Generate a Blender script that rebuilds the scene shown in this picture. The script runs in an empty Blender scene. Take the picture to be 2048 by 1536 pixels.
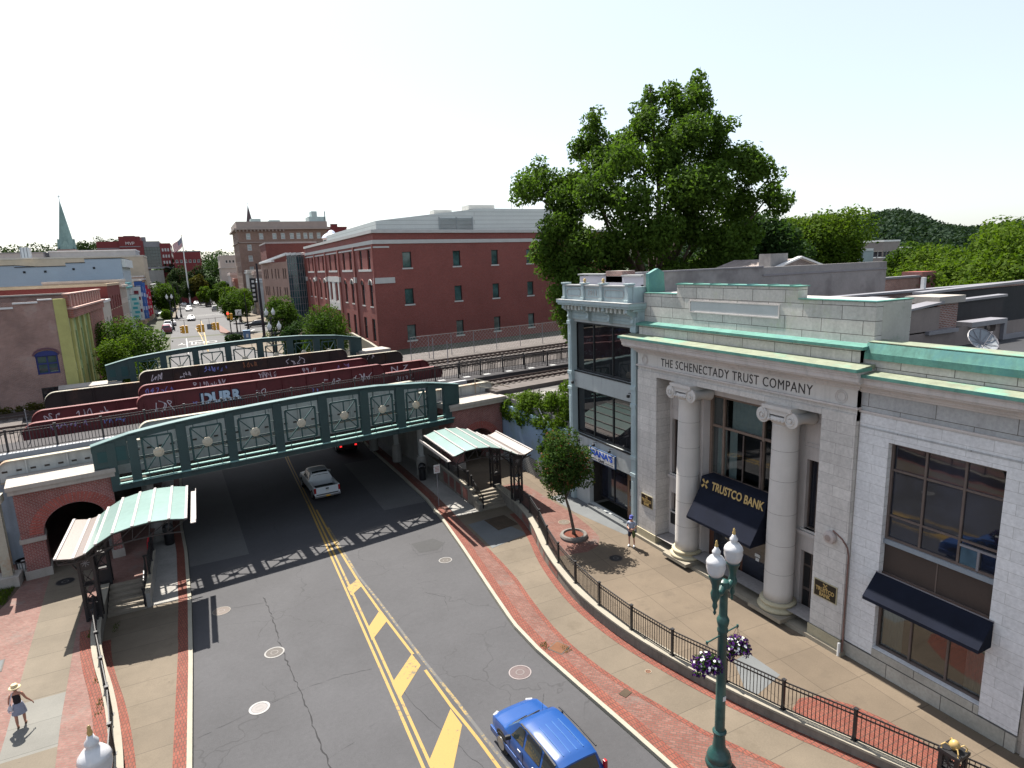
import bpy, math, random
import numpy as np
from mathutils import Vector, Matrix
C = bpy.context.scene.collection
scn = bpy.context.scene
# ---------------------------------------------------------------- camera
CAMZ = 15.5
cd = bpy.data.cameras.new('camera'); cam = bpy.data.objects.new('camera', cd); C.objects.link(cam)
cd.sensor_width = 36.0; cd.lens = 1246.0/2048.0*36.0; cd.clip_end = 6000; cd.clip_start = 0.1
def _camrot():
    f = 1246.0
    n = Vector((238, -6430, -f)); up = -n.normalized()
    d = Vector((388-1024, 768-550, -f)).normalized()
    d = (d - up*d.dot(up)).normalized()
    x = d.cross(up)
    return Matrix((x, d, up))
cam.matrix_world = Matrix.Translation((0, 0, CAMZ)) @ _camrot().to_4x4()
scn.camera = cam
# ---------------------------------------------------------------- world, sun
SUNDIR = Vector((-0.07, 0.67, 1.0)).normalized()
el = math.asin(SUNDIR.z); az = math.atan2(SUNDIR.x, SUNDIR.y)
w = bpy.data.worlds.new('World'); scn.world = w; w.use_nodes = True
nt = w.node_tree; nt.nodes.clear()
sky = nt.nodes.new('ShaderNodeTexSky'); sky.sky_type = 'NISHITA'; sky.sun_disc = False
sky.sun_elevation = el; sky.sun_rotation = az; sky.air_density = 1.0; sky.dust_density = 1.6; sky.ozone_density = 1.0
bg = nt.nodes.new('ShaderNodeBackground'); bg.inputs[1].default_value = 0.08
ow = nt.nodes.new('ShaderNodeOutputWorld')
hz = nt.nodes.new('ShaderNodeMix'); hz.data_type = 'RGBA'; hz.inputs[0].default_value = .5; hz.inputs[7].default_value = (4.5, 4.75, 5.0, 1)
nt.links.new(sky.outputs[0], hz.inputs[6]); nt.links.new(hz.outputs[2], bg.inputs[0]); nt.links.new(bg.outputs[0], ow.inputs[0])
ld = bpy.data.lights.new('sun', 'SUN'); ld.energy = 4.6; ld.angle = math.radians(0.55); ld.color = (1.0, 0.94, 0.85)
sun = bpy.data.objects.new('sun', ld); C.objects.link(sun)
sun.rotation_euler = SUNDIR.to_track_quat('Z', 'Y').to_euler()
vs = scn.view_settings; vs.view_transform = 'Standard'; vs.look = 'None'; vs.gamma = 1; vs.use_curve_mapping = False
vs.exposure = 1.5
random.seed(7); np.random.seed(7)

# ---------------------------------------------------------------- materials
def nodes(name):
    m = bpy.data.materials.new(name); m.use_nodes = True
    t = m.node_tree; t.nodes.clear()
    o = t.nodes.new('ShaderNodeOutputMaterial'); p = t.nodes.new('ShaderNodeBsdfPrincipled')
    t.links.new(p.outputs[0], o.inputs[0])
    return m, t, p, o
def N(t, typ, **kw):
    n = t.nodes.new(typ)
    for k, v in kw.items():
        if hasattr(n, k): setattr(n, k, v)
    return n
def L(t, a, b): t.links.new(a, b)
def mathn(t, op, a, b=None, c=None):
    n = t.nodes.new('ShaderNodeMath'); n.operation = op
    for i, v in enumerate((a, b, c)):
        if v is None: continue
        if isinstance(v, (int, float)): n.inputs[i].default_value = v
        else: t.links.new(v, n.inputs[i])
    return n.outputs[0]
def mixc(t, fac, a, b, bt='MIX'):
    n = t.nodes.new('ShaderNodeMix'); n.data_type = 'RGBA'; n.blend_type = bt
    for i, v in ((0, fac), (6, a), (7, b)):
        if isinstance(v, (int, float)): n.inputs[i].default_value = v
        elif isinstance(v, tuple): n.inputs[i].default_value = (*v[:3], 1)
        else: t.links.new(v, n.inputs[i])
    return n.outputs[2]
def pos(t): return N(t, 'ShaderNodeNewGeometry').outputs['Position']
def objc(t): return N(t, 'ShaderNodeTexCoord').outputs['Object']
def noise(t, vec, scale, detail=4, rough=.6, stretch=None):
    if stretch:
        mp = t.nodes.new('ShaderNodeMapping'); mp.inputs['Scale'].default_value = stretch
        t.links.new(vec, mp.inputs[0]); vec = mp.outputs[0]
    n = t.nodes.new('ShaderNodeTexNoise'); n.inputs['Scale'].default_value = scale
    n.inputs['Detail'].default_value = detail; n.inputs['Roughness'].default_value = rough
    t.links.new(vec, n.inputs['Vector']); return n.outputs[0]
def ramp(t, v, lo, hi, a=0.0, b=1.0):
    n = t.nodes.new('ShaderNodeMapRange'); n.clamp = True
    t.links.new(v, n.inputs[0])
    for i, x in zip((1, 2, 3, 4), (lo, hi, a, b)): n.inputs[i].default_value = x
    return n.outputs[0]
def bump(t, p, h, strength, dist=.02):
    b = t.nodes.new('ShaderNodeBump'); b.inputs['Strength'].default_value = strength; b.inputs['Distance'].default_value = dist
    t.links.new(h, b.inputs['Height']); t.links.new(b.outputs[0], p.inputs['Normal'])
def dk(c, k): return tuple(x*k for x in c[:3])
def M(name, col, rough=.75, var=.18, sc=.8, fine=14, bmp=0.15, metal=0.0, spec=.35, streak=0.0, coords='pos', stain=None):
    m, t, p, o = nodes(name)
    v = pos(t) if coords == 'pos' else objc(t)
    a = noise(t, v, sc, 5); f = noise(t, v, fine, 3)
    k = mathn(t, 'ADD', mathn(t, 'MULTIPLY', ramp(t, a, .3, .7), .6), mathn(t, 'MULTIPLY', ramp(t, f, .25, .75), .4))
    c = mixc(t, k, dk(col, 1-var), tuple(min(1, x*(1+var)) for x in col))
    if streak:
        s = noise(t, v, 2.2, 4, .6, (1.6, 1.6, .12))
        c = mixc(t, ramp(t, s, .5, .72, 0, streak), c, dk(col, .45))
    if stain:
        s = noise(t, v, .5, 6, .7)
        c = mixc(t, ramp(t, s, .52, .64, 0, .75), c, stain)
    L(t, c, p.inputs['Base Color'])
    p.inputs['Roughness'].default_value = rough; p.inputs['Metallic'].default_value = metal
    p.inputs['Specular IOR Level'].default_value = spec
    if bmp: bump(t, p, f, bmp)
    return m
def wall_uv(t, ground=False, rot=0.0, shift=(0, 0)):
    g = N(t, 'ShaderNodeNewGeometry')
    if ground:
        mp = t.nodes.new('ShaderNodeMapping'); mp.inputs['Rotation'].default_value = (0, 0, rot)
        L(t, g.outputs['Position'], mp.inputs[0]); return mp.outputs[0]
    cr = N(t, 'ShaderNodeVectorMath', operation='CROSS_PRODUCT'); L(t, g.outputs['True Normal'], cr.inputs[0]); cr.inputs[1].default_value = (0, 0, 1)
    ab = N(t, 'ShaderNodeVectorMath', operation='NORMALIZE'); L(t, cr.outputs[0], ab.inputs[0])
    d = N(t, 'ShaderNodeVectorMath', operation='DOT_PRODUCT'); L(t, ab.outputs[0], d.inputs[0]); L(t, g.outputs['Position'], d.inputs[1])
    sp = N(t, 'ShaderNodeSeparateXYZ'); L(t, g.outputs['Position'], sp.inputs[0])
    cb = N(t, 'ShaderNodeCombineXYZ'); L(t, d.outputs['Value'], cb.inputs[0]); L(t, sp.outputs[2], cb.inputs[1])
    return cb.outputs[0]
def brick(name, c1, c2, mortar, bw=.22, bh=.075, ms=.012, ground=False, rot=0.0, rough=.85, var=.3, sc=.6, bmp=.35, off=.5, streak=0, spec=.3, patch=None, squash=1.0):
    m, t, p, o = nodes(name)
    if ground: c1, c2, mortar = dk(c1, .38), dk(c2, .38), dk(mortar, .38); patch = dk(patch, .38) if patch else None
    uv = wall_uv(t, ground, rot)
    b = t.nodes.new('ShaderNodeTexBrick'); b.inputs['Scale'].default_value = 1.0
    b.inputs['Brick Width'].default_value = bw; b.inputs['Row Height'].default_value = bh
    b.inputs['Mortar Size'].default_value = ms; b.inputs['Mortar Smooth'].default_value = .15; b.inputs['Bias'].default_value = 0
    b.offset = off
    for i, c in (('Color1', c1), ('Color2', c2), ('Mortar', mortar)): b.inputs[i].default_value = (*c, 1)
    L(t, uv, b.inputs['Vector'])
    v = pos(t); a = noise(t, v, sc, 6, .65); f = noise(t, v, 9, 3)
    c = mixc(t, 1.0, b.outputs[0], mixc(t, ramp(t, a, .3, .72), (1-var,)*3, (1+var*.6,)*3), 'MULTIPLY')
    c = mixc(t, 1.0, c, mixc(t, ramp(t, f, .3, .7), (.88,)*3, (1.1,)*3), 'MULTIPLY')
    if patch:
        c = mixc(t, ramp(t, noise(t, v, .35, 7, .75), .56, .66, 0, .7), c, patch)
    if streak:
        s = noise(t, v, 1.8, 5, .65, (1.5, 1.5, .15))
        c = mixc(t, ramp(t, s, .52, .75, 0, streak), c, dk(c1, .4))
    L(t, c, p.inputs['Base Color']); p.inputs['Roughness'].default_value = rough; p.inputs['Specular IOR Level'].default_value = spec
    h = mathn(t, 'ADD', mathn(t, 'MULTIPLY', b.outputs[1], -1.0), mathn(t, 'MULTIPLY', f, .25))
    bump(t, p, h, bmp, .015)
    return m
def glass(name, tint=(.02, .028, .034), rough=.04, spec=.8):
    m, t, p, o = nodes(name)
    v = pos(t)
    c = mixc(t, ramp(t, noise(t, v, .7, 3), .35, .65), dk(tint, .6), dk(tint, 1.6))
    L(t, c, p.inputs['Base Color']); p.inputs['Roughness'].default_value = rough; p.inputs['Specular IOR Level'].default_value = spec
    bump(t, p, noise(t, v, .9, 2), .035, .05)
    return m
def clearglass(name, tint=(.75, .8, .8), refl=1.0, extra=0.0):
    m = bpy.data.materials.new(name); m.use_nodes = True; t = m.node_tree; t.nodes.clear()
    o = t.nodes.new('ShaderNodeOutputMaterial'); tr = t.nodes.new('ShaderNodeBsdfTransparent'); tr.inputs[0].default_value = (*tint, 1)
    gl = t.nodes.new('ShaderNodeBsdfGlossy'); gl.inputs['Roughness'].default_value = .02
    fr = t.nodes.new('ShaderNodeFresnel'); fr.inputs[0].default_value = 1.5
    mx = t.nodes.new('ShaderNodeMixShader')
    L(t, mathn(t, 'ADD', mathn(t, 'MULTIPLY', fr.outputs[0], refl), extra), mx.inputs[0])
    L(t, tr.outputs[0], mx.inputs[1]); L(t, gl.outputs[0], mx.inputs[2]); L(t, mx.outputs[0], o.inputs[0]); return m
def leafmat(name, c1, c2, c3=None, trans=.35):
    c1 = dk(c1, .45); c2 = dk(c2, .45); c3 = dk(c3, .45) if c3 else None
    m = bpy.data.materials.new(name); m.use_nodes = True; t = m.node_tree; t.nodes.clear()
    o = t.nodes.new('ShaderNodeOutputMaterial'); g = N(t, 'ShaderNodeNewGeometry')
    rnd = g.outputs['Random Per Island']
    big = noise(t, g.outputs['Position'], .35, 3)
    k = mathn(t, 'ADD', mathn(t, 'MULTIPLY', rnd, .55), mathn(t, 'MULTIPLY', ramp(t, big, .3, .7), .45))
    c = mixc(t, k, c1, c2)
    if c3: c = mixc(t, ramp(t, rnd, .9, .93), c, c3)
    d = t.nodes.new('ShaderNodeBsdfPrincipled'); d.inputs['Roughness'].default_value = .75; d.inputs['Specular IOR Level'].default_value = .06
    L(t, c, d.inputs['Base Color'])
    tl = t.nodes.new('ShaderNodeBsdfTranslucent'); L(t, mixc(t, 1.0, c, (1.25, 1.35, .6), 'MULTIPLY'), tl.inputs[0])
    mx = t.nodes.new('ShaderNodeMixShader'); mx.inputs[0].default_value = trans
    L(t, d.outputs[0], mx.inputs[1]); L(t, tl.outputs[0], mx.inputs[2]); L(t, mx.outputs[0], o.inputs[0]); return m
def concrete(name, col, jy=None, jx=None, ox=0, oy=0, rot=0.0, stain=None, jw=.012, var=.14, panel=.1, stripe=None):
    """pavement slab: joints every jy metres along y and jx along x, each panel slightly different"""
    col = dk(col, .33); stain = dk(stain, .33) if stain else None
    m, t, p, o = nodes(name); v = pos(t)
    mp = t.nodes.new('ShaderNodeMapping'); mp.inputs['Rotation'].default_value = (0, 0, rot); mp.inputs['Location'].default_value = (ox, oy, 0)
    L(t, v, mp.inputs[0]); sp = N(t, 'ShaderNodeSeparateXYZ'); L(t, mp.outputs[0], sp.inputs[0])
    a = noise(t, v, .45, 6, .65); f = noise(t, v, 22, 3)
    c = mixc(t, ramp(t, a, .3, .7), dk(col, 1-var), tuple(min(1, x*(1+var)) for x in col))
    c = mixc(t, 1.0, c, mixc(t, ramp(t, f, .3, .7), (.92,)*3, (1.07,)*3), 'MULTIPLY')
    ids = []; js = []
    for out, step in ((sp.outputs[1], jy), (sp.outputs[0], jx)):
        if not step: continue
        q = mathn(t, 'DIVIDE', out, step); ids.append(mathn(t, 'FLOOR', q)); fr = mathn(t, 'FRACT', q)
        js.append(mathn(t, 'LESS_THAN', fr, jw/step*2))
    if ids:
        cb = N(t, 'ShaderNodeCombineXYZ')
        for i, s in enumerate(ids): L(t, s, cb.inputs[i])
        wn = N(t, 'ShaderNodeTexWhiteNoise'); L(t, cb.outputs[0], wn.inputs['Vector'])
        c = mixc(t, 1.0, c, mixc(t, wn.outputs[0], (1-panel,)*3, (1+panel*.6,)*3), 'MULTIPLY')
        j = js[0] if len(js) == 1 else mathn(t, 'MAXIMUM', js[0], js[1])
        c = mixc(t, mathn(t, 'MULTIPLY', j, .6), c, dk(col, .3))
    if stain:
        s = noise(t, v, .8, 7, .7)
        c = mixc(t, ramp(t, s, .55, .68, 0, .55), c, stain)
    sp2 = noise(t, v, 2.8, 2); c = mixc(t, ramp(t, sp2, .76, .78, 0, .5), c, dk(col, .35))
    L(t, c, p.inputs['Base Color']); p.inputs['Roughness'].default_value = .85; p.inputs['Specular IOR Level'].default_value = .25
    bump(t, p, f, .12, .01); return m
def asphalt(name, col, crack=.0, tracks=True):
    col = dk(col, .50)
    m, t, p, o = nodes(name); v = pos(t)
    a = noise(t, v, .25, 5, .6); f = noise(t, v, 45, 2, .7); g2 = noise(t, v, 6, 4)
    c = mixc(t, ramp(t, a, .3, .7), dk(col, .88), dk(col, 1.14))
    c = mixc(t, 1.0, c, mixc(t, ramp(t, f, .25, .75), (.8,)*3, (1.22,)*3), 'MULTIPLY')
    c = mixc(t, 1.0, c, mixc(t, ramp(t, g2, .3, .7), (.94,)*3, (1.06,)*3), 'MULTIPLY')
    if crack:
        vo = t.nodes.new('ShaderNodeTexVoronoi'); vo.feature = 'DISTANCE_TO_EDGE'; vo.inputs['Scale'].default_value = .22
        wv = N(t, 'ShaderNodeVectorMath', operation='ADD'); L(t, v, wv.inputs[0])
        nn = t.nodes.new('ShaderNodeTexNoise'); nn.inputs['Scale'].default_value = 1.2; L(t, v, nn.inputs['Vector']); L(t, nn.outputs['Color'], wv.inputs[1])
        L(t, wv.outputs[0], vo.inputs['Vector'])
        on = ramp(t, noise(t, v, .16, 2), .46, .56)
        k = mathn(t, 'MULTIPLY', ramp(t, vo.outputs[0], .002, .007, 1, 0), on)
        c = mixc(t, mathn(t, 'MULTIPLY', k, crack), c, dk(col, .3))
    L(t, c, p.inputs['Base Color']); p.inputs['Roughness'].default_value = .82; p.inputs['Specular IOR Level'].default_value = .3
    bump(t, p, f, .25, .008); return m
def worn(name, col, under, amt=.5, rough=.7, lo=.52, hi=.6, sc=5):
    col = dk(col, .5); under = dk(under, .5)
    m, t, p, o = nodes(name); v = pos(t)
    n1 = noise(t, v, sc, 7, .75); n2 = noise(t, v, .5, 3)
    k = ramp(t, mathn(t, 'ADD', mathn(t, 'MULTIPLY', n1, .6), mathn(t, 'MULTIPLY', n2, .4)), lo, hi, 0, amt)
    c = mixc(t, k, mixc(t, noise(t, v, 30, 2), dk(col, .85), dk(col, 1.1)), under)
    L(t, c, p.inputs['Base Color']); p.inputs['Roughness'].default_value = rough; return m

stone = brick('limestone_ashlar', (.46, .435, .41), (.53, .505, .475), (.27, .25, .24), 1.35, .42, .007, var=.16, streak=.28, bmp=.12, rough=.8)
stone_big = brick('attic_blocks', (.43, .41, .38), (.50, .48, .44), (.12, .11, .10), 1.7, .52, .014, var=.18, streak=.3, bmp=.2, patch=(.36, .38, .27))
stone_plain = M('limestone_plain', (0.506, 0.483, 0.454), .8, .13, .9, 25, .1, streak=.25)
stone_mold = M('limestone_moulding', (0.483, 0.443, 0.42), .8, .15, .7, 20, .1, streak=.35)
stone_col = M('column_stone', (0.483, 0.457, 0.43), .75, .08, 1.2, 40, .1, streak=.12)
stone_base = M('stained_base_stone', (.36, .32, .22), .85, .22, 1.4, 12, .2, stain=(.24, .2, .11))
granite = M('granite_step', (0.216, 0.192, 0.15), .8, .2, 1.1, 20, .12)
copper = M('green_copper', (.075, .20, .165), .7, .3, 1.4, 10, .15, streak=.55, stain=(.05, .16, .17))
copper_top = M('lichen_copper', (.17, .19, .135), .85, .3, 2.5, 16, .2, stain=(.10, .27, .2))
bronze = M('bronze_frame', (.10, .075, .065), .5, .25, 1.5, 10, .05, spec=.5)
black_metal = M('black_metal', (.012, .012, .014), .45, .3, 2, 20, .05, spec=.5)
dark_glass = glass('dark_glass', (.012, .014, .022), .03, .9)
office_glass = glass('office_glass', (.03, .055, .06), .06, .8)
green_glass = glass('green_glass', (.045, .085, .085), .08, .8)
navy = M('navy_awning', (.006, .008, .016), .9, .3, 1.3, 40, .2, spec=.15)
gold = M('gold_paint', (0.384, 0.264, 0.096), .45, .2, 5, 30, .05, spec=.5)
white_paint = M('white_paint', (0.562, 0.562, 0.555), .5, .06, 1, 15, .03)
curtain = M('white_curtain', (0.558, 0.576, 0.558), .9, .1, 3, 10, .2)
blue_trim = M('bluegrey_trim', (.30, .37, .385), .6, .12, 1.5, 18, .1, streak=.3)
blue_trim_top = M('trim_top', (0.312, 0.318, 0.318), .7, .15, 2, 12, .1)
stucco = M('grey_stucco', (.33, .35, .35), .85, .12, .6, 12, .15, streak=.3)
stucco_brown = M('brown_stucco', (.20, .165, .15), .9, .18, .8, 10, .2, streak=.2)
stucco_party = M('party_wall_render', (.24, .23, .225), .9, .22, .7, 8, .25, stain=(.15, .14, .14))
membrane = M('roof_membrane', (0.021, 0.021, 0.024), .8, .3, .5, 6, .1, streak=.3)
roof_grey = M('roof_grey', (0.05, 0.05, 0.055), .9, .25, .4, 8, .1)
coping_grey = M('coping_metal', (.17, .165, .18), .5, .15, .8, 10, .05, spec=.5)
brick_old = brick('old_brick', (.22, .10, .075), (.30, .15, .115), (.33, .29, .27), .22, .075, .012, var=.35, sc=.35, patch=(.30, .24, .21))
brick_dark = brick('abutment_brick', (.175, .042, .036), (.23, .062, .05), (.27, .21, .2), .22, .075, .012, var=.3, sc=.6)
brick_red = brick('red_building_brick', (.20, .046, .036), (.25, .062, .048), (.20, .12, .11), .22, .075, .009, var=.14, sc=.2, bmp=.15)
brick_chim = brick('chimney_brick', (.16, .055, .04), (.24, .09, .07), (.3, .27, .25), .21, .07, .015, var=.35)
coping_stone = M('coping_stone', (0.293, 0.267, 0.24), .85, .16, .8, 14, .15, streak=.25)
conc_wall = M('weathered_concrete', (0.154, 0.14, 0.119), .9, .3, 1.1, 9, .3, streak=.55)
conc_cap = M('concrete_cap', (0.235, 0.215, 0.175), .85, .13, 1.1, 14, .15)
conc_plain = M('concrete_plain', (0.238, 0.231, 0.217), .9, .2, .7, 10, .2, streak=.3)
green_steel = M('green_steel', (.019, .044, .046), .5, .2, 1.2, 10, .06, spec=.45, streak=.2)
green_light = M('faded_green_steel', (.16, .30, .28), .6, .2, 1.2, 10, .06, spec=.4)
cream_steel = M('cream_girder', (.36, .37, .36), .7, .14, .5, 10, .1, streak=.35)
cream_rust = M('rusty_girder_flange', (0.312, 0.294, 0.24), .8, .2, .6, 9, .2, stain=(.27, .13, .055))
red_steel = M('oxblood_girder', (.088, .011, .015), .6, .3, .8, 10, .1, spec=.4, streak=.3)
red_flange_lit = M('oxblood_flange_lit', (0.126, 0.027, 0.027), .6, .25, .9, 10, .1, spec=.4)  # girder red made lighter: sunlight on the flange tops put into the colour
black_steel = M('black_girder', (.022, .014, .013), .7, .4, .8, 10, .1, stain=(.06, .03, .02))
ballast = M('ballast', (0.088, 0.077, 0.0715), .95, .4, 1.2, 16, .8, stain=(.10, .085, .08))
gravel_pale = M('pale_gravel', (0.11, 0.105, 0.1), .95, .35, 1.0, 18, .8, stain=(.3, .29, .27))
rail_steel = M('rail_steel', (.07, .05, .045), .5, .3, 2, 10, .1, metal=.3)
sleeper = M('sleeper_wood', (.05, .04, .035), .9, .3, 3, 9, .2)
platform_m = M('platform_asphalt', (0.0375, 0.035, 0.0375), .9, .2, .6, 15, .1)
asph = asphalt('asphalt', (.098, .098, .106), .35)
asph_far = asphalt('asphalt_far', (.13, .13, .135), .4)
asph_light = asphalt('concrete_lane', (.17, .17, .17), .2)
yellow = worn("yellow_paint", (.50, .31, .05), (.15, .12, .07), .9, lo=.56, hi=.60)
yellow_worn = worn('worn_yellow_paint', (.42, .28, .06), (.10, .10, .10), 1.0, lo=.42, hi=.5)
white_line = worn('white_road_paint', (.6, .6, .58), (.12, .12, .12), .8)
conc_lower = concrete('lower_walk_concrete', (.36, .295, .22), 1.52, None, 0, .25, stain=(.26, .21, .15))
conc_plaza = concrete('plaza_concrete', (.345, .27, .195), 2.05, 1.75, -.15, .3, .06, stain=(.24, .19, .14))
conc_left = concrete('left_walk_concrete', (.375, .315, .24), 1.62, None, 0, .55, stain=(.3, .25, .19))
conc_new = concrete('new_concrete', (.43, .42, .38), 1.62, None, 0, .55)
conc_grey = concrete('grey_patch_concrete', (.33, .35, .36), None, None)
paver = brick('brick_pavers', (.33, .12, .09), (.42, .20, .16), (.20, .15, .12), .21, .105, .012, True, .78, var=.18, sc=.9, patch=(.30, .25, .22))
paver_b = brick('brick_pavers_border', (.40, .105, .07), (.46, .15, .10), (.16, .09, .07), .105, .21, .012, True, 0.0, var=.2, sc=1.2)
paver_left = brick('left_brick_pavers', (.40, .19, .16), (.48, .27, .23), (.34, .24, .2), .21, .105, .012, True, .35, var=.2, sc=.9, patch=(.34, .30, .27))
kerb_m = M('kerb_stone', (0.25, 0.235, 0.19), .85, .14, 1.5, 14, .15)
grass_m = leafmat('grass_blades', (.06, .13, .015), (.16, .22, .03), None, .3)
soil = M('soil', (0.05, 0.035, 0.0225), .95, .35, 2, 9, .5)
mulch = M('red_mulch', (0.1, 0.0275, 0.015), .95, .4, 5, 25, .8)
lamp_green = M('lamp_green', (.012, .05, .046), .4, .3, 2, 12, .08, spec=.5, stain=(.05, .12, .10))
globe_m = M('acrylic_globe', (0.45, 0.45, 0.465), .12, .12, 2.5, 6, .02, spec=.6)
canopy_glass = M('canopy_frosted_glass', (.20, .285, .265), .2, .1, .5, 4, .02, spec=.6)
canopy_bar = M('canopy_metal', (0.275, 0.253, 0.242), .5, .1, 2, 12, .05, spec=.5)
canopy_mesh = M('canopy_perforated', (.17, .145, .135), .5, .3, 30, 60, .3, metal=.3)
tyre = M('tyre_rubber', (.012, .012, .013), .85, .2, 4, 30, .1)
chrome = M('alloy', (.35, .35, .36), .3, .1, 4, 10, .0, metal=.9)
plastic_blk = M('black_plastic', (.015, .015, .016), .6, .2, 3, 20, .05)
red_lens = M('red_lens', (.25, .006, .008), .25, .1, 4, 10, 0, spec=.6)
bark = M('bark', (.085, .065, .05), .95, .3, 3, 14, .7)
iron = M('cast_iron', (0.065, 0.0575, 0.0525), .7, .25, 5, 30, .3)
rusty = M('rusty_iron', (0.11, 0.045, 0.02), .85, .3, 4, 20, .3)
graf_w = M('graffiti_white', (.50, .46, .50), .7, .2, 3, 10, 0)
graf_b = M('graffiti_blue', (.18, .2, .5), .7, .2, 3, 10, 0)
graf_p = M('graffiti_pale', (.36, .46, .56), .7, .15, 2, 10, 0)
graf_k = M('graffiti_black', (.01, .012, .03), .7, .2, 3, 10, 0)
L_maple = leafmat('maple_leaves', (.05, .11, .025), (.11, .19, .04), (.28, .13, .06), .38)
L_big = leafmat('cottonwood_leaves', (.075, .15, .028), (.16, .27, .045), None, .45)
L_street = leafmat('street_tree_leaves', (.05, .115, .016), (.13, .22, .028), None, .38)
L_bright = leafmat('bright_leaves', (.07, .15, .016), (.18, .27, .03), None, .4)
L_dark = leafmat('dark_leaves', (.03, .075, .024), (.075, .14, .04), None, .35)
L_far = leafmat('far_leaves', (.030, .060, .022), (.065, .105, .035), None, .25)
L_hill = leafmat("hill_leaves", (.022, .052, .030), (.055, .098, .050), None, .2)
HA = [38, 44, 48.7, 52.4, 54.5, 55.9, 57.5, 58.8, 60.1, 61.1, 62.9, 65.3, 76]
HZ = [30, 40, 45.4, 45.9, 45.2, 47.4, 49.6, 45.2, 38.1, 33.7, 32.1, 34.4, 38]
HB = [(91, 93.4, 62.5, 66, 15.4, (.3, .35, .36)), (123, 128, 80, 86, 17, (.22, .19, .18)), (144, 148, 86, 92, 15.6, (.28, .24, .22))]
L_yel = leafmat('yellowing_leaves', (.10, .10, .02), (.17, .15, .03), None, .3)
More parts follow.
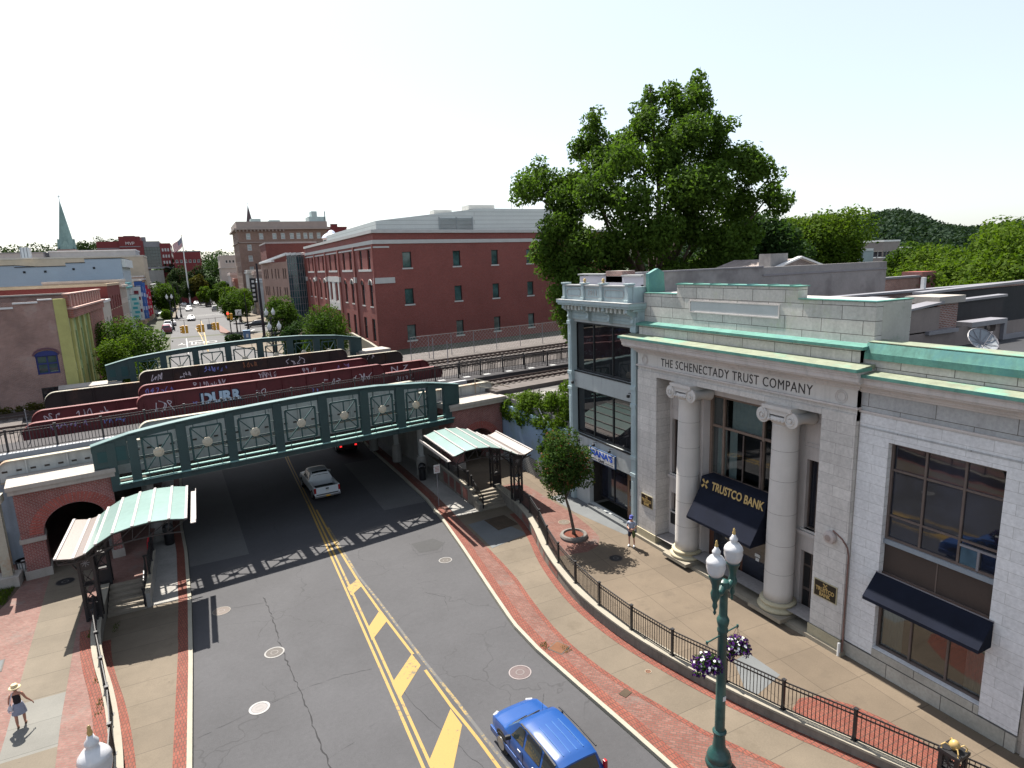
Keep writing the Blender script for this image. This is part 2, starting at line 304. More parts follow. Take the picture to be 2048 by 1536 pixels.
# ---------------------------------------------------------------- helpers
def wl(o):
    v = Vector((0, 0, 0))
    while o is not None: v += o.location; o = o.parent
    return v
class MB:
    def __init__(s, T=None): s.v = []; s.f = []; s.T = T
    def add(s, vs, fs):
        n = len(s.v)
        for q in vs:
            q = Vector(q)
            s.v.append(s.T @ q if s.T is not None else q)
        s.f += [tuple(i+n for i in f) for f in fs]; return s
    def quad(s, a, b, c, d): return s.add([a, b, c, d], [(0, 1, 2, 3)])
    def poly(s, pts): return s.add(pts, [tuple(range(len(pts)))])
    def box(s, x0, x1, y0, y1, z0, z1):
        return s.add([(x0, y0, z0), (x1, y0, z0), (x1, y1, z0), (x0, y1, z0), (x0, y0, z1), (x1, y0, z1), (x1, y1, z1), (x0, y1, z1)],
                     [(0, 3, 2, 1), (4, 5, 6, 7), (0, 1, 5, 4), (1, 2, 6, 5), (2, 3, 7, 6), (3, 0, 4, 7)])
    def obox(s, c, sx, sy, sz, rz=0.0):
        T = Matrix.Translation(c) @ Matrix.Rotation(rz, 4, 'Z'); h = (sx/2, sy/2, sz/2)
        vs = [T @ Vector((a*h[0], b*h[1], d*h[2])) for d in (-1, 1) for a, b in ((-1, -1), (1, -1), (1, 1), (-1, 1))]
        return s.add(vs, [(0, 3, 2, 1), (4, 5, 6, 7), (0, 1, 5, 4), (1, 2, 6, 5), (2, 3, 7, 6), (3, 0, 4, 7)])
    def beam(s, p, q, w, h=None, up=(0, 0, 1)):
        h = h or w; p = Vector(p); q = Vector(q); d = (q-p).normalized(); u = Vector(up)
        if abs(d.dot(u)) > .98: u = Vector((1, 0, 0))
        a = d.cross(u).normalized()*w/2; b = a.cross(d).normalized()*h/2
        vs = [p-a-b, p+a-b, p+a+b, p-a+b, q-a-b, q+a-b, q+a+b, q-a+b]
        return s.add(vs, [(0, 3, 2, 1), (4, 5, 6, 7), (0, 1, 5, 4), (1, 2, 6, 5), (2, 3, 7, 6), (3, 0, 4, 7)])
    def tube(s, pts, r, n=8, cap=True):
        pts = [Vector(p) for p in pts]; rs = r if isinstance(r, (list, tuple)) else [r]*len(pts)
        vs = []; ref = None
        for i, p in enumerate(pts):
            d = (pts[min(i+1, len(pts)-1)]-pts[max(i-1, 0)]).normalized()
            if ref is None: ref = Vector((0, 0, 1)) if abs(d.z) < .9 else Vector((1, 0, 0))
            a = d.cross(ref).normalized(); b = a.cross(d).normalized(); ref = b
            vs += [p + (a*math.cos(t)+b*math.sin(t))*rs[i] for t in [2*math.pi*k/n for k in range(n)]]
        fs = [(i*n+k, i*n+(k+1) % n, (i+1)*n+(k+1) % n, (i+1)*n+k) for i in range(len(pts)-1) for k in range(n)]
        if cap: fs += [tuple(range(n))[::-1], tuple((len(pts)-1)*n+k for k in range(n))]
        return s.add(vs, fs)
    def lathe(s, c, prof, n=20, axis='z'):
        vs = []
        for r, h in prof:
            for k in range(n):
                a = 2*math.pi*k/n; x, y = r*math.cos(a), r*math.sin(a)
                vs.append((c[0]+x, c[1]+y, c[2]+h) if axis == 'z' else ((c[0]+h, c[1]+x, c[2]+y) if axis == 'x' else (c[0]+x, c[1]+h, c[2]+y)))
        fs = [(i*n+k, i*n+(k+1) % n, (i+1)*n+(k+1) % n, (i+1)*n+k) for i in range(len(prof)-1) for k in range(n)]
        fs += [tuple(range(n))[::-1], tuple((len(prof)-1)*n+k for k in range(n))]
        return s.add(vs, fs)
    def prism(s, poly, z0, z1):
        n = len(poly)
        a = [(*p[:2], z0 if not callable(z0) else z0(p)) for p in poly]; b = [(*p[:2], z1 if not callable(z1) else z1(p)) for p in poly]
        return s.add(a+b, [tuple(range(n))[::-1], tuple(range(n, 2*n))]+[(i, (i+1) % n, n+(i+1) % n, n+i) for i in range(n)])
    def extr(s, poly, d):
        """closed 3-D polygon swept along vector d"""
        n = len(poly); d = Vector(d); a = [Vector(p) for p in poly]; b = [p+d for p in a]
        return s.add(a+b, [tuple(range(n))[::-1], tuple(range(n, 2*n))]+[(i, (i+1) % n, n+(i+1) % n, n+i) for i in range(n)])
    def strip(s, A, B):
        A = [tuple(p) for p in A]; B = [tuple(p) for p in B]; n = len(A)
        return s.add(A+B, [(i, i+1, n+i+1, n+i) for i in range(n-1)])
    def build(s, name, mat, parent=None, smooth=False, bevel=0.0, fix=True):
        me = bpy.data.meshes.new(name); off = wl(parent)
        me.from_pydata([tuple(q-off) for q in s.v], [], s.f)
        if fix:
            import bmesh
            bm = bmesh.new(); bm.from_mesh(me); bmesh.ops.recalc_face_normals(bm, faces=bm.faces); bm.to_mesh(me); bm.free()
        if smooth:
            me.shade_smooth()
            if smooth != 'all': me.set_sharp_from_angle(angle=math.radians(38))
        me.materials.append(mat)
        o = bpy.data.objects.new(name, me); C.objects.link(o); o.parent = parent
        if bevel:
            b = o.modifiers.new('bevel', 'BEVEL'); b.width = bevel; b.segments = 2; b.limit_method = 'ANGLE'; b.angle_limit = math.radians(40)
        return o
def tag(o, label=None, cat=None, group=None, kind=None):
    if label: o['label'] = label
    if cat: o['category'] = cat
    if group: o['group'] = group
    if kind: o['kind'] = kind
    return o
def thing(name, label, cat, loc=(0, 0, 0), group=None):
    o = bpy.data.objects.new(name, None); o.empty_display_size = .2; C.objects.link(o); o.location = loc
    return tag(o, label, cat, group)
def struct(o): o['kind'] = 'structure'; return o
def copy_tree(o, parent=None):
    c = o.copy(); C.objects.link(c)
    if parent is not None: c.parent = parent
    for ch in list(o.children): copy_tree(ch, c)
    return c
def text(name, body, size, mat, parent, org, X, Y, extr=.01, off=0.0, align='CENTER', width=None, squash=1.0, space=1.0):
    cu = bpy.data.curves.new(name, 'FONT'); cu.body = body; cu.size = size; cu.extrude = extr; cu.offset = off
    cu.align_x = align; cu.align_y = 'CENTER'; cu.resolution_u = 3; cu.space_character = space; cu.space_line = .85
    ob = bpy.data.objects.new(name, cu); C.objects.link(ob)
    dg = bpy.context.evaluated_depsgraph_get(); me = bpy.data.meshes.new_from_object(ob.evaluated_get(dg))
    bpy.data.objects.remove(ob)
    X = Vector(X).normalized(); Y = Vector(Y).normalized(); Z = X.cross(Y)
    R = Matrix((X, Y, Z)).transposed().to_4x4()
    k = 1.0
    if width:
        xs = [v.co.x for v in me.vertices]; k = width/(max(xs)-min(xs))
    T = Matrix.Translation(Vector(org)-wl(parent)) @ R @ Matrix.Diagonal((k, squash, 1, 1))
    me.transform(T); me.materials.clear(); me.materials.append(mat)
    o = bpy.data.objects.new(name, me); C.objects.link(o); o.parent = parent; return o
def lerp(pts, y):
    ys = [p[1] for p in pts]; xs = [p[0] for p in pts]
    return float(np.interp(y, ys, xs))
def zr(y): return float(np.interp(y, [-50, 8, 46, 56, 64, 90, 130, 1000], [-.40, -.40, -1.15, -1.4, -1.4, 1.8, 4.3, 4.6]))
# facade on plane through O along T (horizontal unit), holes (a0,a1,b0,b1) with reveals of given depth; outward normal Nn
def facade(mb, O, T, wdt, z0, z1, holes, depth=.25):
    O = Vector(O); T = Vector(T); Nn = Vector((T.y, -T.x, 0))
    As = sorted({0.0, float(wdt)} | {h[0] for h in holes} | {h[1] for h in holes})
    Bs = sorted({float(z0), float(z1)} | {h[2] for h in holes} | {h[3] for h in holes})
    P = lambda a, b, d=0: tuple(O + T*a + Vector((0, 0, b)) - Nn*d)
    for i in range(len(As)-1):
        for j in range(len(Bs)-1):
            ca, cb = (As[i]+As[i+1])/2, (Bs[j]+Bs[j+1])/2
            if any(h[0] < ca < h[1] and h[2] < cb < h[3] for h in holes): continue
            mb.quad(P(As[i], Bs[j]), P(As[i+1], Bs[j]), P(As[i+1], Bs[j+1]), P(As[i], Bs[j+1]))
    for a0, a1, b0, b1 in holes:
        mb.quad(P(a0, b0), P(a0, b1), P(a0, b1, depth), P(a0, b0, depth)); mb.quad(P(a1, b0), P(a1, b1), P(a1, b1, depth), P(a1, b0, depth))
        mb.quad(P(a0, b0), P(a1, b0), P(a1, b0, depth), P(a0, b0, depth)); mb.quad(P(a0, b1), P(a1, b1), P(a1, b1, depth), P(a0, b1, depth))
    return mb
def window(par, O, T, h, depth=.2, fw=.07, vm=(), hm=(), frame=None, pane=None, name='window', sill=None, sillm=None, head=None, fd=.07):
    O = Vector(O); T = Vector(T); Nn = Vector((T.y, -T.x, 0)); a0, a1, b0, b1 = h
    fb = MB(); P = lambda a, b, d: O + T*a + Vector((0, 0, b)) - Nn*d
    def bar(aa0, aa1, bb0, bb1, d0=depth-fd, d1=depth+.01):
        q = [P(aa0, bb0, d0), P(aa1, bb0, d0), P(aa1, bb1, d0), P(aa0, bb1, d0)]; fb.extr(q, -Nn*(d1-d0))
    bar(a0, a0+fw, b0, b1); bar(a1-fw, a1, b0, b1); bar(a0+fw, a1-fw, b0, b0+fw); bar(a0+fw, a1-fw, b1-fw, b1)
    for v in vm: bar(a0+(a1-a0)*v-fw*.4, a0+(a1-a0)*v+fw*.4, b0+fw, b1-fw, depth-fd*.8)
    for v in hm: bar(a0+fw, a1-fw, b0+(b1-b0)*v-fw*.4, b0+(b1-b0)*v+fw*.4, depth-fd*.7)
    o = fb.build(name, frame or black_metal, par)
    MB().quad(P(a0, b0, depth), P(a1, b0, depth), P(a1, b1, depth), P(a0, b1, depth)).build('pane', pane or dark_glass, o, fix=False)
    if sill:
        sb = MB(); sb.extr([P(a0-.12, b0-sill, -.06), P(a1+.12, b0-sill, -.06), P(a1+.12, b0, -.06), P(a0-.12, b0, -.06)], -Nn*(.06+depth*.6))
        sb.build('sill', sillm or stone_plain, o)
    if head:
        sb = MB(); sb.extr([P(a0-.1, b1, -.04), P(a1+.1, b1, -.04), P(a1+.1, b1+head, -.04), P(a0-.1, b1+head, -.04)], -Nn*.1); sb.build('lintel', sillm or stone_plain, o)
    return o
def offset_line(pts, d):
    out = []
    for i, p in enumerate(pts):
        a = Vector(pts[max(0, i-1)][:2]); b = Vector(pts[min(len(pts)-1, i+1)][:2]); t = (b-a).normalized(); n = Vector((t.y, -t.x))
        out.append((p[0]+n.x*d, p[1]+n.y*d))
    return out
def resample(pts, step):
    out = []; L0 = 0
    P = [Vector(p) for p in pts]
    for i in range(len(P)-1):
        n = max(1, int(round((P[i+1]-P[i]).length/step)))
        out += [tuple(P[i].lerp(P[i+1], k/n)) for k in range(n)]
    out.append(tuple(P[-1])); return out
def smooth_line(pts, step=.6):
    """Catmull-Rom through 2-D points"""
    P = [Vector(p) for p in pts]; P = [P[0]*2-P[1]]+P+[P[-1]*2-P[-2]]; out = []
    for i in range(1, len(P)-2):
        n = max(1, int((P[i+1]-P[i]).length/step))
        for k in range(n):
            t = k/n; a, b, c, d = P[i-1], P[i], P[i+1], P[i+2]
            out.append(tuple(.5*((2*b)+(c-a)*t+(2*a-5*b+4*c-d)*t*t+(-a+3*b-3*c+d)*t**3)))
    out.append(tuple(P[-2])); return out
# ---- foliage
def leaf_object(name, mat, parent, centers, radii, n, size, seed, squash=.85, shell=.55, flat=.5):
    rg = np.random.RandomState(seed); cs = np.array(centers, float); rs = np.array(radii, float)
    wgt = rs**2; wgt /= wgt.sum(); idx = rg.choice(len(cs), n, p=wgt)
    d = rg.normal(size=(n, 3)); d /= np.linalg.norm(d, axis=1)[:, None]
    rad = shell + (1-shell)*rg.rand(n)**.6; rad *= np.where(rg.rand(n) < .12, 1.18, 1.0)
    P = cs[idx] + d*(rs[idx]*rad)[:, None]*np.array([1, 1, squash])
    nn = d*.6 + rg.normal(size=(n, 3))*.7 + np.array([0, 0, flat]); nn /= np.linalg.norm(nn, axis=1)[:, None]
    a = np.cross(nn, rg.normal(size=(n, 3))); a /= np.linalg.norm(a, axis=1)[:, None]; b = np.cross(nn, a)
    sz = size*(.6+.8*rg.rand(n))[:, None]
    off = np.array(wl(parent)); P = P-off
    V = np.empty((n, 4, 3)); V[:, 0] = P-a*sz; V[:, 1] = P-b*sz*.55; V[:, 2] = P+a*sz; V[:, 3] = P+b*sz*.55
    me = bpy.data.meshes.new(name); me.vertices.add(4*n); me.vertices.foreach_set('co', V.reshape(-1)); me.loops.add(4*n)
    me.loops.foreach_set('vertex_index', np.arange(4*n)); me.polygons.add(n); me.polygons.foreach_set('loop_start', np.arange(n)*4)
    me.polygons.foreach_set('loop_total', np.full(n, 4)); me.update(calc_edges=True); me.materials.append(mat)
    o = bpy.data.objects.new(name, me); C.objects.link(o); o.parent = parent; return o
def tree(name, label, base, height, crown_r, crown_z0, seed, n=5000, size=.16, mat=None, blobs=26, tr=.18, group=None, squash=1.0, extra=None, wob=.32, blobr=.34, cat='tree', trunk_lean=(0, 0)):
    rg = random.Random(seed); x, y, z = base
    root = thing(name, label, cat, base, group)
    cz = z+(crown_z0+height)/2; rz = (height-crown_z0)/2; cs = []; rs = []
    cx, cy = x+trunk_lean[0], y+trunk_lean[1]
    for i in range(blobs):
        h = 1-2*(i+.5)/blobs; a = i*2.39996+rg.uniform(-.4, .4); rr = math.sqrt(max(0, 1-h*h))
        k = rg.uniform(1-wob*1.3, 1+wob*.25)*.74
        cs.append((cx+crown_r*rr*math.cos(a)*k, cy+crown_r*rr*math.sin(a)*k, cz+rz*h*k*1.04)); rs.append(crown_r*blobr*rg.uniform(.7, 1.25))
    for i in range(blobs//3):
        cs.append((cx+rg.uniform(-.4, .4)*crown_r, cy+rg.uniform(-.4, .4)*crown_r, cz+rg.uniform(-.5, .5)*rz)); rs.append(crown_r*blobr*1.1)
    if extra:
        for e in extra: cs.append(e[:3]); rs.append(e[3])
    t = MB(); top = (cx, cy, z+crown_z0+(height-crown_z0)*.45)
    mid = (x+(cx-x)*.5+rg.uniform(-.05, .05)*height*.2, y+(cy-y)*.5, z+crown_z0*.7)
    t.tube([(x, y, z-.05), (x, y, z+.3), mid, (cx, cy, z+crown_z0*1.02), top], [tr*1.5, tr*1.05, tr*.9, tr*.75, tr*.3], 9)
    for c in cs[::2]:
        st = Vector((cx, cy, z+crown_z0*.9+rg.uniform(0, .35)*(height-crown_z0))); e = Vector(c); m = st.lerp(e, .5)+Vector((0, 0, -.05*height*rg.random()))
        t.tube([st, m, e], [tr*.5, tr*.3, tr*.08], 5, False)
    t.build('trunk', bark, root, smooth='all')
    leaf_object('crown', mat or L_street, root, cs, rs, n, size, seed, squash)
    return root
# ================================================================ GROUND, ROADS, PAVEMENTS
LK = [(-2.0, -30), (-1.97, 20), (-1.98, 28), (-2.07, 34), (-2.18, 36.7), (-2.32, 40.6), (-2.67, 45.4), (-3.0, 60), (-4.2, 90), (-5.0, 121), (-5.6, 155)]
RK = [(12.4, -30), (12.2, 6), (11.75, 12), (11.5, 15.5), (11.28, 18), (11.05, 21), (11.05, 23.2), (11.4, 26.2), (11.75, 29), (12.1, 31.8), (12.65, 36.8), (13.0, 41), (13.05, 48), (13.0, 62), (12.4, 90)]
UU = Vector((.987, .160, 0)).normalized(); VV = Vector((-UU.y, UU.x, 0)); TR = Matrix.Translation((-5.4, 39.64, 0)) @ Matrix((UU, VV, (0, 0, 1))).transposed().to_4x4()
def TS(s, t, z=0): return tuple(TR @ Vector((s, t, z)))
def gz(x, y):
    if y < 62: return -2.7
    e = max(0.0, min(1.0, (abs(x-4.5)-14)/3.0)); base = 4.9 if y < 1200 else 4.9
    k = min(1, max(0, (y-62)/4))
    r = zr(y)-.05
    return (-2.7)*(1-k) + k*(r*(1-e)+max(r, base-.4)*e)
xs = [-2500, -800, -300, -120, -60, -30, -20, -14, -12.6, -10, -5, 0, 5, 10, 15, 18.4, 19.5, 21.4, 24, 30, 60, 120, 300, 800, 2500]
ys = [-600, -100, 0, 40, 61.9, 63, 64, 65, 66, 70, 75, 80, 85, 90, 95, 100, 110, 120, 130, 150, 200, 300, 500, 900, 1600, 3200]
g = MB(); vs_ = [(x, y, gz(x, y)) for y in ys for x in xs]; nx = len(xs)
g.add(vs_, [(j*nx+i, j*nx+i+1, (j+1)*nx+i+1, (j+1)*nx+i) for j in range(len(ys)-1) for i in range(nx-1)])
ground_m = M('far_ground', (.06, .065, .045), .95, .35, .05, 3, .2, stain=(.07, .07, .065))
struct(g.build('ground', ground_m))
# road
yy = sorted(set([float(v) for v in np.arange(-30, 156, 1.0)]))
A = [(lerp(LK, y)+.02, y, zr(y)) for y in yy if y <= 92]; B = [(lerp(RK, y)-.02, y, zr(y)) for y in yy if y <= 92]
struct(MB().strip(A, B).build('road', asph))
FL = [(-4.2, 91.5), (-5.0, 121), (-5.6, 155), (-5.9, 200), (-6.5, 300), (-8, 470)]
FR = [(12.6, 91.5), (13.5, 104), (22, 128), (22, 148), (9, 152), (7.6, 200), (6.6, 300), (5, 470)]
fy = [91.5, 95, 100, 110, 120, 128, 134, 141, 148, 152, 160, 180, 200, 240, 300, 380, 470]
struct(MB().strip([(lerp(FL, y), y, zr(y)+.004) for y in fy], [(lerp(FR, y), y, zr(y)+.004) for y in fy]).build('far_road', asph_far))
# kerbs
def kerb(name, K, side, y1):
    ys2 = [y for y in yy if y <= y1]
    m = MB(); a = [(lerp(K, y), y) for y in ys2]; b = [(lerp(K, y)+side*.17, y) for y in ys2]
    m.strip([(p[0], p[1], zr(p[1])-.05) for p in a], [(p[0], p[1], zr(p[1])+.15) for p in a])
    m.strip([(p[0], p[1], zr(p[1])+.15) for p in a], [(q[0], q[1], zr(q[1])+.155) for q in b])
    struct(m.build(name, kerb_m))
kerb('right_kerb', RK, 1, 91); kerb('left_kerb', LK, -1, 91)
RW = smooth_line([(19.2, 3), (18.3, 6.3), (17.8, 8.5), (16.95, 10.8), (16.15, 12.9), (15.5, 14.9), (14.95, 17.2), (14.6, 19.3), (14.48, 21.4), (14.55, 23.5), (14.95, 26), (15.5, 28.3), (16.3, 30.8), (16.85, 33), (17.15, 35.2), (17.4, 38.3)], .5)
LW = smooth_line([(-3.3, 2), (-3.5, 12), (-3.75, 18), (-3.92, 21.3), (-4.32, 24.2), (-4.72, 26.3), (-5.12, 28), (-5.5, 30), (-5.72, 32.2), (-5.8, 36)], .5)
# lower walks
def band(name, ya, yb, fa, fb, mat, dz, step=.5):
    ys3 = list(np.arange(ya, yb, step))+[yb]
    return struct(MB().strip([(fa(y), y, zr(y)+dz) for y in ys3], [(fb(y), y, zr(y)+dz) for y in ys3]).build(name, mat))
rw = lambda y: lerp(sorted(RW, key=lambda p: p[1]), y) if y < 38.3 else 17.4
lw = lambda y: lerp(sorted(LW, key=lambda p: p[1]), y) if y < 36 else -4.0
rk = lambda y: lerp(RK, y)+.17
lk = lambda y: lerp(LK, y)-.17
band('right_lower_pavement', -10, 36.6, rk, lambda y: max(rw(y), 15), conc_lower, .152)
band('right_lower_pavement_underpass', 36.6, 90, rk, lambda y: 18.5 if y > 43.3 else 15.7, conc_plain, .152)
band('left_lower_pavement', -10, 34, lambda y: lw(y), lk, conc_lower, .152)
band('left_lower_pavement_underpass', 34, 90, lambda y: -4.1 if y < 39 else -6.5, lk, conc_plain, .152)
RB = [(17, 6), (14.9, 11), (13.7, 14), (12.98, 16.7), (12.66, 18.4), (12.48, 20.2), (12.5, 21.8), (12.64, 23.4), (12.86, 25), (13.15, 26.8), (13.3, 28.8), (13.4, 30.8), (13.55, 35), (13.75, 38), (13.9, 42), (13.9, 60)]
rb = lambda y: lerp(RB, y)
band('right_brick_band', 6, 60, rk, rb, paver, .157)
band('right_brick_border_kerb', 6, 60, rk, lambda y: rk(y)+min(.42, max(.1, (rb(y)-rk(y))*.5)), paver_b, .162)
band('right_brick_border_walk', 6, 31, lambda y: rb(y)-.22, rb, paver_b, .162)
band('right_brick_border_wall', 8, 35, lambda y: rw(y)-.36, lambda y: rw(y)+.02, paver_b, .162)
band('left_brick_band', -10, 60, lambda y: -2.56 if y < 30 else lk(y)-.42, lk, paver_b, .157)
band('left_brick_border_wall', 4, 31.5, lambda y: lw(y), lambda y: lw(y)+.34, paver_b, .157)
struct(MB().poly([(13.75, 34.9, zr(34.9)+.161), (15.5, 35.1, zr(35)+.161), (16.3, 31.6, zr(31.6)+.161), (13.6, 30.9, zr(30.9)+.161)]).build('pale_slab', conc_grey))
struct(MB().poly([(14.9, 35, zr(35)+.166), (16.4, 35.1, zr(35.1)+.166), (16.5, 33.2, zr(33)+.166), (15.0, 33.0, zr(33)+.166)]).build('bare_soil_patch', soil))
# plaza (right, upper level)
RWi = offset_line(RW, .12)
pl = [(p[0]+.0, p[1]) for p in RWi]
struct(MB().strip([(p[0], p[1], 0) for p in pl], [(21.3, p[1], 0) for p in pl]).build('right_upper_pavement', conc_plaza))
struct(MB().poly([(15.75, 38.3, 0), (20.9, 38.3, 0), (20.9, 62, 0), (15.75, 62, 0)]).build('right_upper_landing', conc_plaza))
struct(MB().poly([(17.4, 38.3, .0), (15.75, 38.3, 0), (15.75, 38.32, -2), (17.4, 38.32, -2)]).build('landing_riser', conc_plain))
def patch(name, pts, z, mat): return struct(MB().poly([(p[0], p[1], z) for p in pts]).build(name, mat))
patch('plaza_brick_patch', [(19.35, 36.5), (19.4, 31.1), (19.2, 29.1), (18.9, 27.7), (18.2, 26.8), (17.3, 26.5), (16.3, 26.7), (15.4, 26.9), (16.2, 29.4), (17.0, 32), (17.35, 35), (17.6, 38.2), (19.2, 38.2)], .004, paver)
patch('plaza_brick_fan', [(16.55, 12.1), (16.75, 12.9), (17.4, 13.15), (18.1, 12.9), (18.7, 12), (19.0, 11), (19.1, 9.6), (19.2, 6), (18.45, 6.2), (17.95, 8.4), (17.1, 10.8)], .004, paver_b)
patch('plaza_grey_patch', [(17.85, 15.9), (17.85, 14.35), (16.3, 14.0), (16.1, 14.4), (17, 15.8)], .004, conc_grey)
patch('cafe_front_slab', [(19.6, 34.5), (21.1, 34.5), (21.1, 27.2), (20.3, 27.2), (19.6, 31.5)], .006, conc_grey)
# left upper level
LWi = offset_line(LW, -.12)
struct(MB().strip([(-90, p[1], 0) for p in LWi], [(p[0], p[1], 0) for p in LWi]).build('left_upper_brick_pavement', paver_left))
struct(MB().poly([(-90, 36, 0), (-4.05, 36, 0), (-4.05, 62, 0), (-90, 62, 0)]).build('left_upper_landing', paver_left))
def L_(y): return float(np.interp(y, [0, 24, 28.4, 33.2, 38.8, 60], [-7.55, -7.65, -7.99, -8.33, -8.76, -9.4]))
def R_(y): return float(np.interp(y, [0, 22.5, 25.1, 28.9, 31.7, 35.8, 60], [-5.7, -5.89, -6.14, -6.39, -6.61, -6.69, -6.0]))
ys4 = [0, 10, 20, 22.5, 23.6]; q = lambda ys_, z: MB().strip([(L_(y), y, z) for y in ys_], [(R_(y), y, z) for y in ys_])
struct(q(ys4, .004).build('left_walk_near', conc_left)); struct(q([23.6, 25, 26.9], .004).build('left_walk_pale_panels', conc_new))
struct(q([26.9, 28, 30, 32, 34, 36, 38, 39.5, 50, 60], .004).build('left_walk_far', conc_left))
ysb = [p for p in LWi if 5 < p[1] < 31.8]
struct(MB().strip([(p[0]-.62, p[1], .008) for p in ysb], [(p[0]-.02, p[1], .008) for p in ysb]).build('left_upper_brick_border', paver_b))
# grass verge left
struct(MB().poly([(-30, 41, .006), (-9.95, 40.4, .006), (-9.9, 38.4, .006), (-10.1, 36.6, .006), (-10.35, 35.4, .006), (-30, 35.4, .006)]).build('verge_soil', soil))
def blades(name, label, poly_x, poly_y, z, n, size, seed, mat, zfun=None):
    rg = np.random.RandomState(seed); x = rg.uniform(*poly_x, n); y = rg.uniform(*poly_y, n)
    me = bpy.data.meshes.new(name); a = rg.uniform(0, 6.28, n); h = size*rg.uniform(.5, 1.3, n); V = np.empty((n, 3, 3)); w_ = size*.12
    zz = np.full(n, z) if zfun is None else np.array([zfun(v) for v in y])
    V[:, 0] = np.stack([x-np.cos(a)*w_, y-np.sin(a)*w_, zz], 1); V[:, 1] = np.stack([x+np.cos(a)*w_, y+np.sin(a)*w_, zz], 1)
    V[:, 2] = np.stack([x+rg.normal(0, .3, n)*h, y+rg.normal(0, .3, n)*h, zz+h], 1)
    me.vertices.add(3*n); me.vertices.foreach_set('co', V.reshape(-1)); me.loops.add(3*n); me.loops.foreach_set('vertex_index', np.arange(3*n))
    me.polygons.add(n); me.polygons.foreach_set('loop_start', np.arange(n)*3); me.polygons.foreach_set('loop_total', np.full(n, 3)); me.update(calc_edges=True)
    me.materials.append(mat); o = bpy.data.objects.new(name, me); C.objects.link(o); return tag(o, label, 'grass', kind='stuff')
blades('grass', 'patch of green grass beside the left brick pavement below the railway', (-13, -10.15), (36.3, 40.2), 0, 5000, .16, 3, grass_m)
for i, (x, y, n) in enumerate([(-4.55, 22.5, 90), (-4.95, 25.2, 60), (-5.25, 27.4, 70), (-5.95, 31.2, 90), (-5.25, 32.6, 50), (-4.15, 19.8, 160)]):
    rg = np.random.RandomState(i)
    o = blades('weeds', 'weeds sprouting from the brick joints along the left wall', (x-.12, x+.12), (y-.5, y+.5), 0 if i != 4 else zr(32.6)+.15, n, .11, i, grass_m); o['group'] = 'weeds along the left retaining wall'; o['category'] = 'weeds'
for i, (x, y) in enumerate([(11.45, 20.95), (12.1, 20.3)]):
    o = blades('weeds', 'weeds growing round the rusty cover in the right brick band', (x-.16, x+.16), (y-.25, y+.25), zr(20.6)+.15, 90, .10, i+9, grass_m); o['group'] = 'weeds round the rusty cover'; o['category'] = 'weeds'
# carriageway slabs in the underpass
def rpoly(name, pts, mat, dz=.004, n=1):
    return struct(MB().poly([(x, y, zr(y)+dz) for x, y in pts]).build(name, mat))
def rstrip(name, ys_, fa, fb, mat, dz=.004): return struct(MB().strip([(fa(y), y, zr(y)+dz) for y in ys_], [(fb(y), y, zr(y)+dz) for y in ys_]).build(name, mat))
yu = [38.3, 40, 43, 46, 50, 54, 56, 60, 64, 70, 78]
rstrip('left_concrete_lane', yu, lambda y: lerp(LK, y)+.05, lambda y: np.interp(y, [38, 60], [1.0, .1]), asph_light)
rstrip('right_concrete_lane', [40.8, 43, 46, 50, 54], lambda y: 9.9, lambda y: lerp(RK, y)-.05, asph_light)
# markings ---------------------------------------------------------------
def line(name, pts, w_, mat, dz=.006):
    P = resample(pts, .8); a = offset_line(P, w_/2); b = offset_line(P, -w_/2)
    return MB().strip([(x, y, zr(y)+dz) for x, y in a], [(x, y, zr(y)+dz) for x, y in b])
def mark(name, mbs, mat):
    m = MB()
    for k in mbs: m.add(k.v, k.f)
    return struct(m.build(name, mat))
mark('yellow_lines', [line('', [(4.75, 5), (4.81, 17.3), (4.92, 21.3), (5.17, 32.5), (5.41, 44), (5.6, 60), (6, 80)], .11, 0),
                      line('', [(5.0, 5), (5.05, 17.3), (5.15, 21.3), (5.40, 32.3), (5.6, 44), (5.8, 60), (6.2, 80)], .11, 0),
                      line('', [(7.0, 15.5), (6.87, 17.7), (6.77, 18.8), (6.68, 19.6), (6.54, 22.2)], .12, 0), line('', [(6.44, 23.5), (6.12, 27.8), (5.92, 31.5), (5.78, 38), (5.78, 43.6)], .12, 0),
                      line('', [(7.35, 14.6), (7.6, 12)], .13, 0)], yellow)
mark('worn_yellow_lines', [line('', [(7.3, 15.2), (7.1, 17.6), (6.96, 19.7), (6.68, 23), (6.32, 28.8), (6.05, 32), (5.9, 40)], .12, 0)], yellow_worn)
mark('yellow_hatching', [MB().poly([(x, y, zr(y)+.0065) for x, y in b]) for b in (
    [(5.24, 31.0), (5.24, 30.0), (5.97, 30.75), (5.92, 31.6)], [(5.22, 26.5), (5.16, 25.45), (6.16, 26.65), (6.06, 27.7)],
    [(5.10, 22.05), (5.08, 20.95), (6.48, 22.6), (6.40, 23.55)], [(5.04, 17.45), (5.3, 16.3), (5.6, 16.7), (6.66, 18.5), (6.6, 19.5)], [(5.0, 12.6), (5.0, 11.6), (6.9, 14), (6.9, 15)])], yellow)
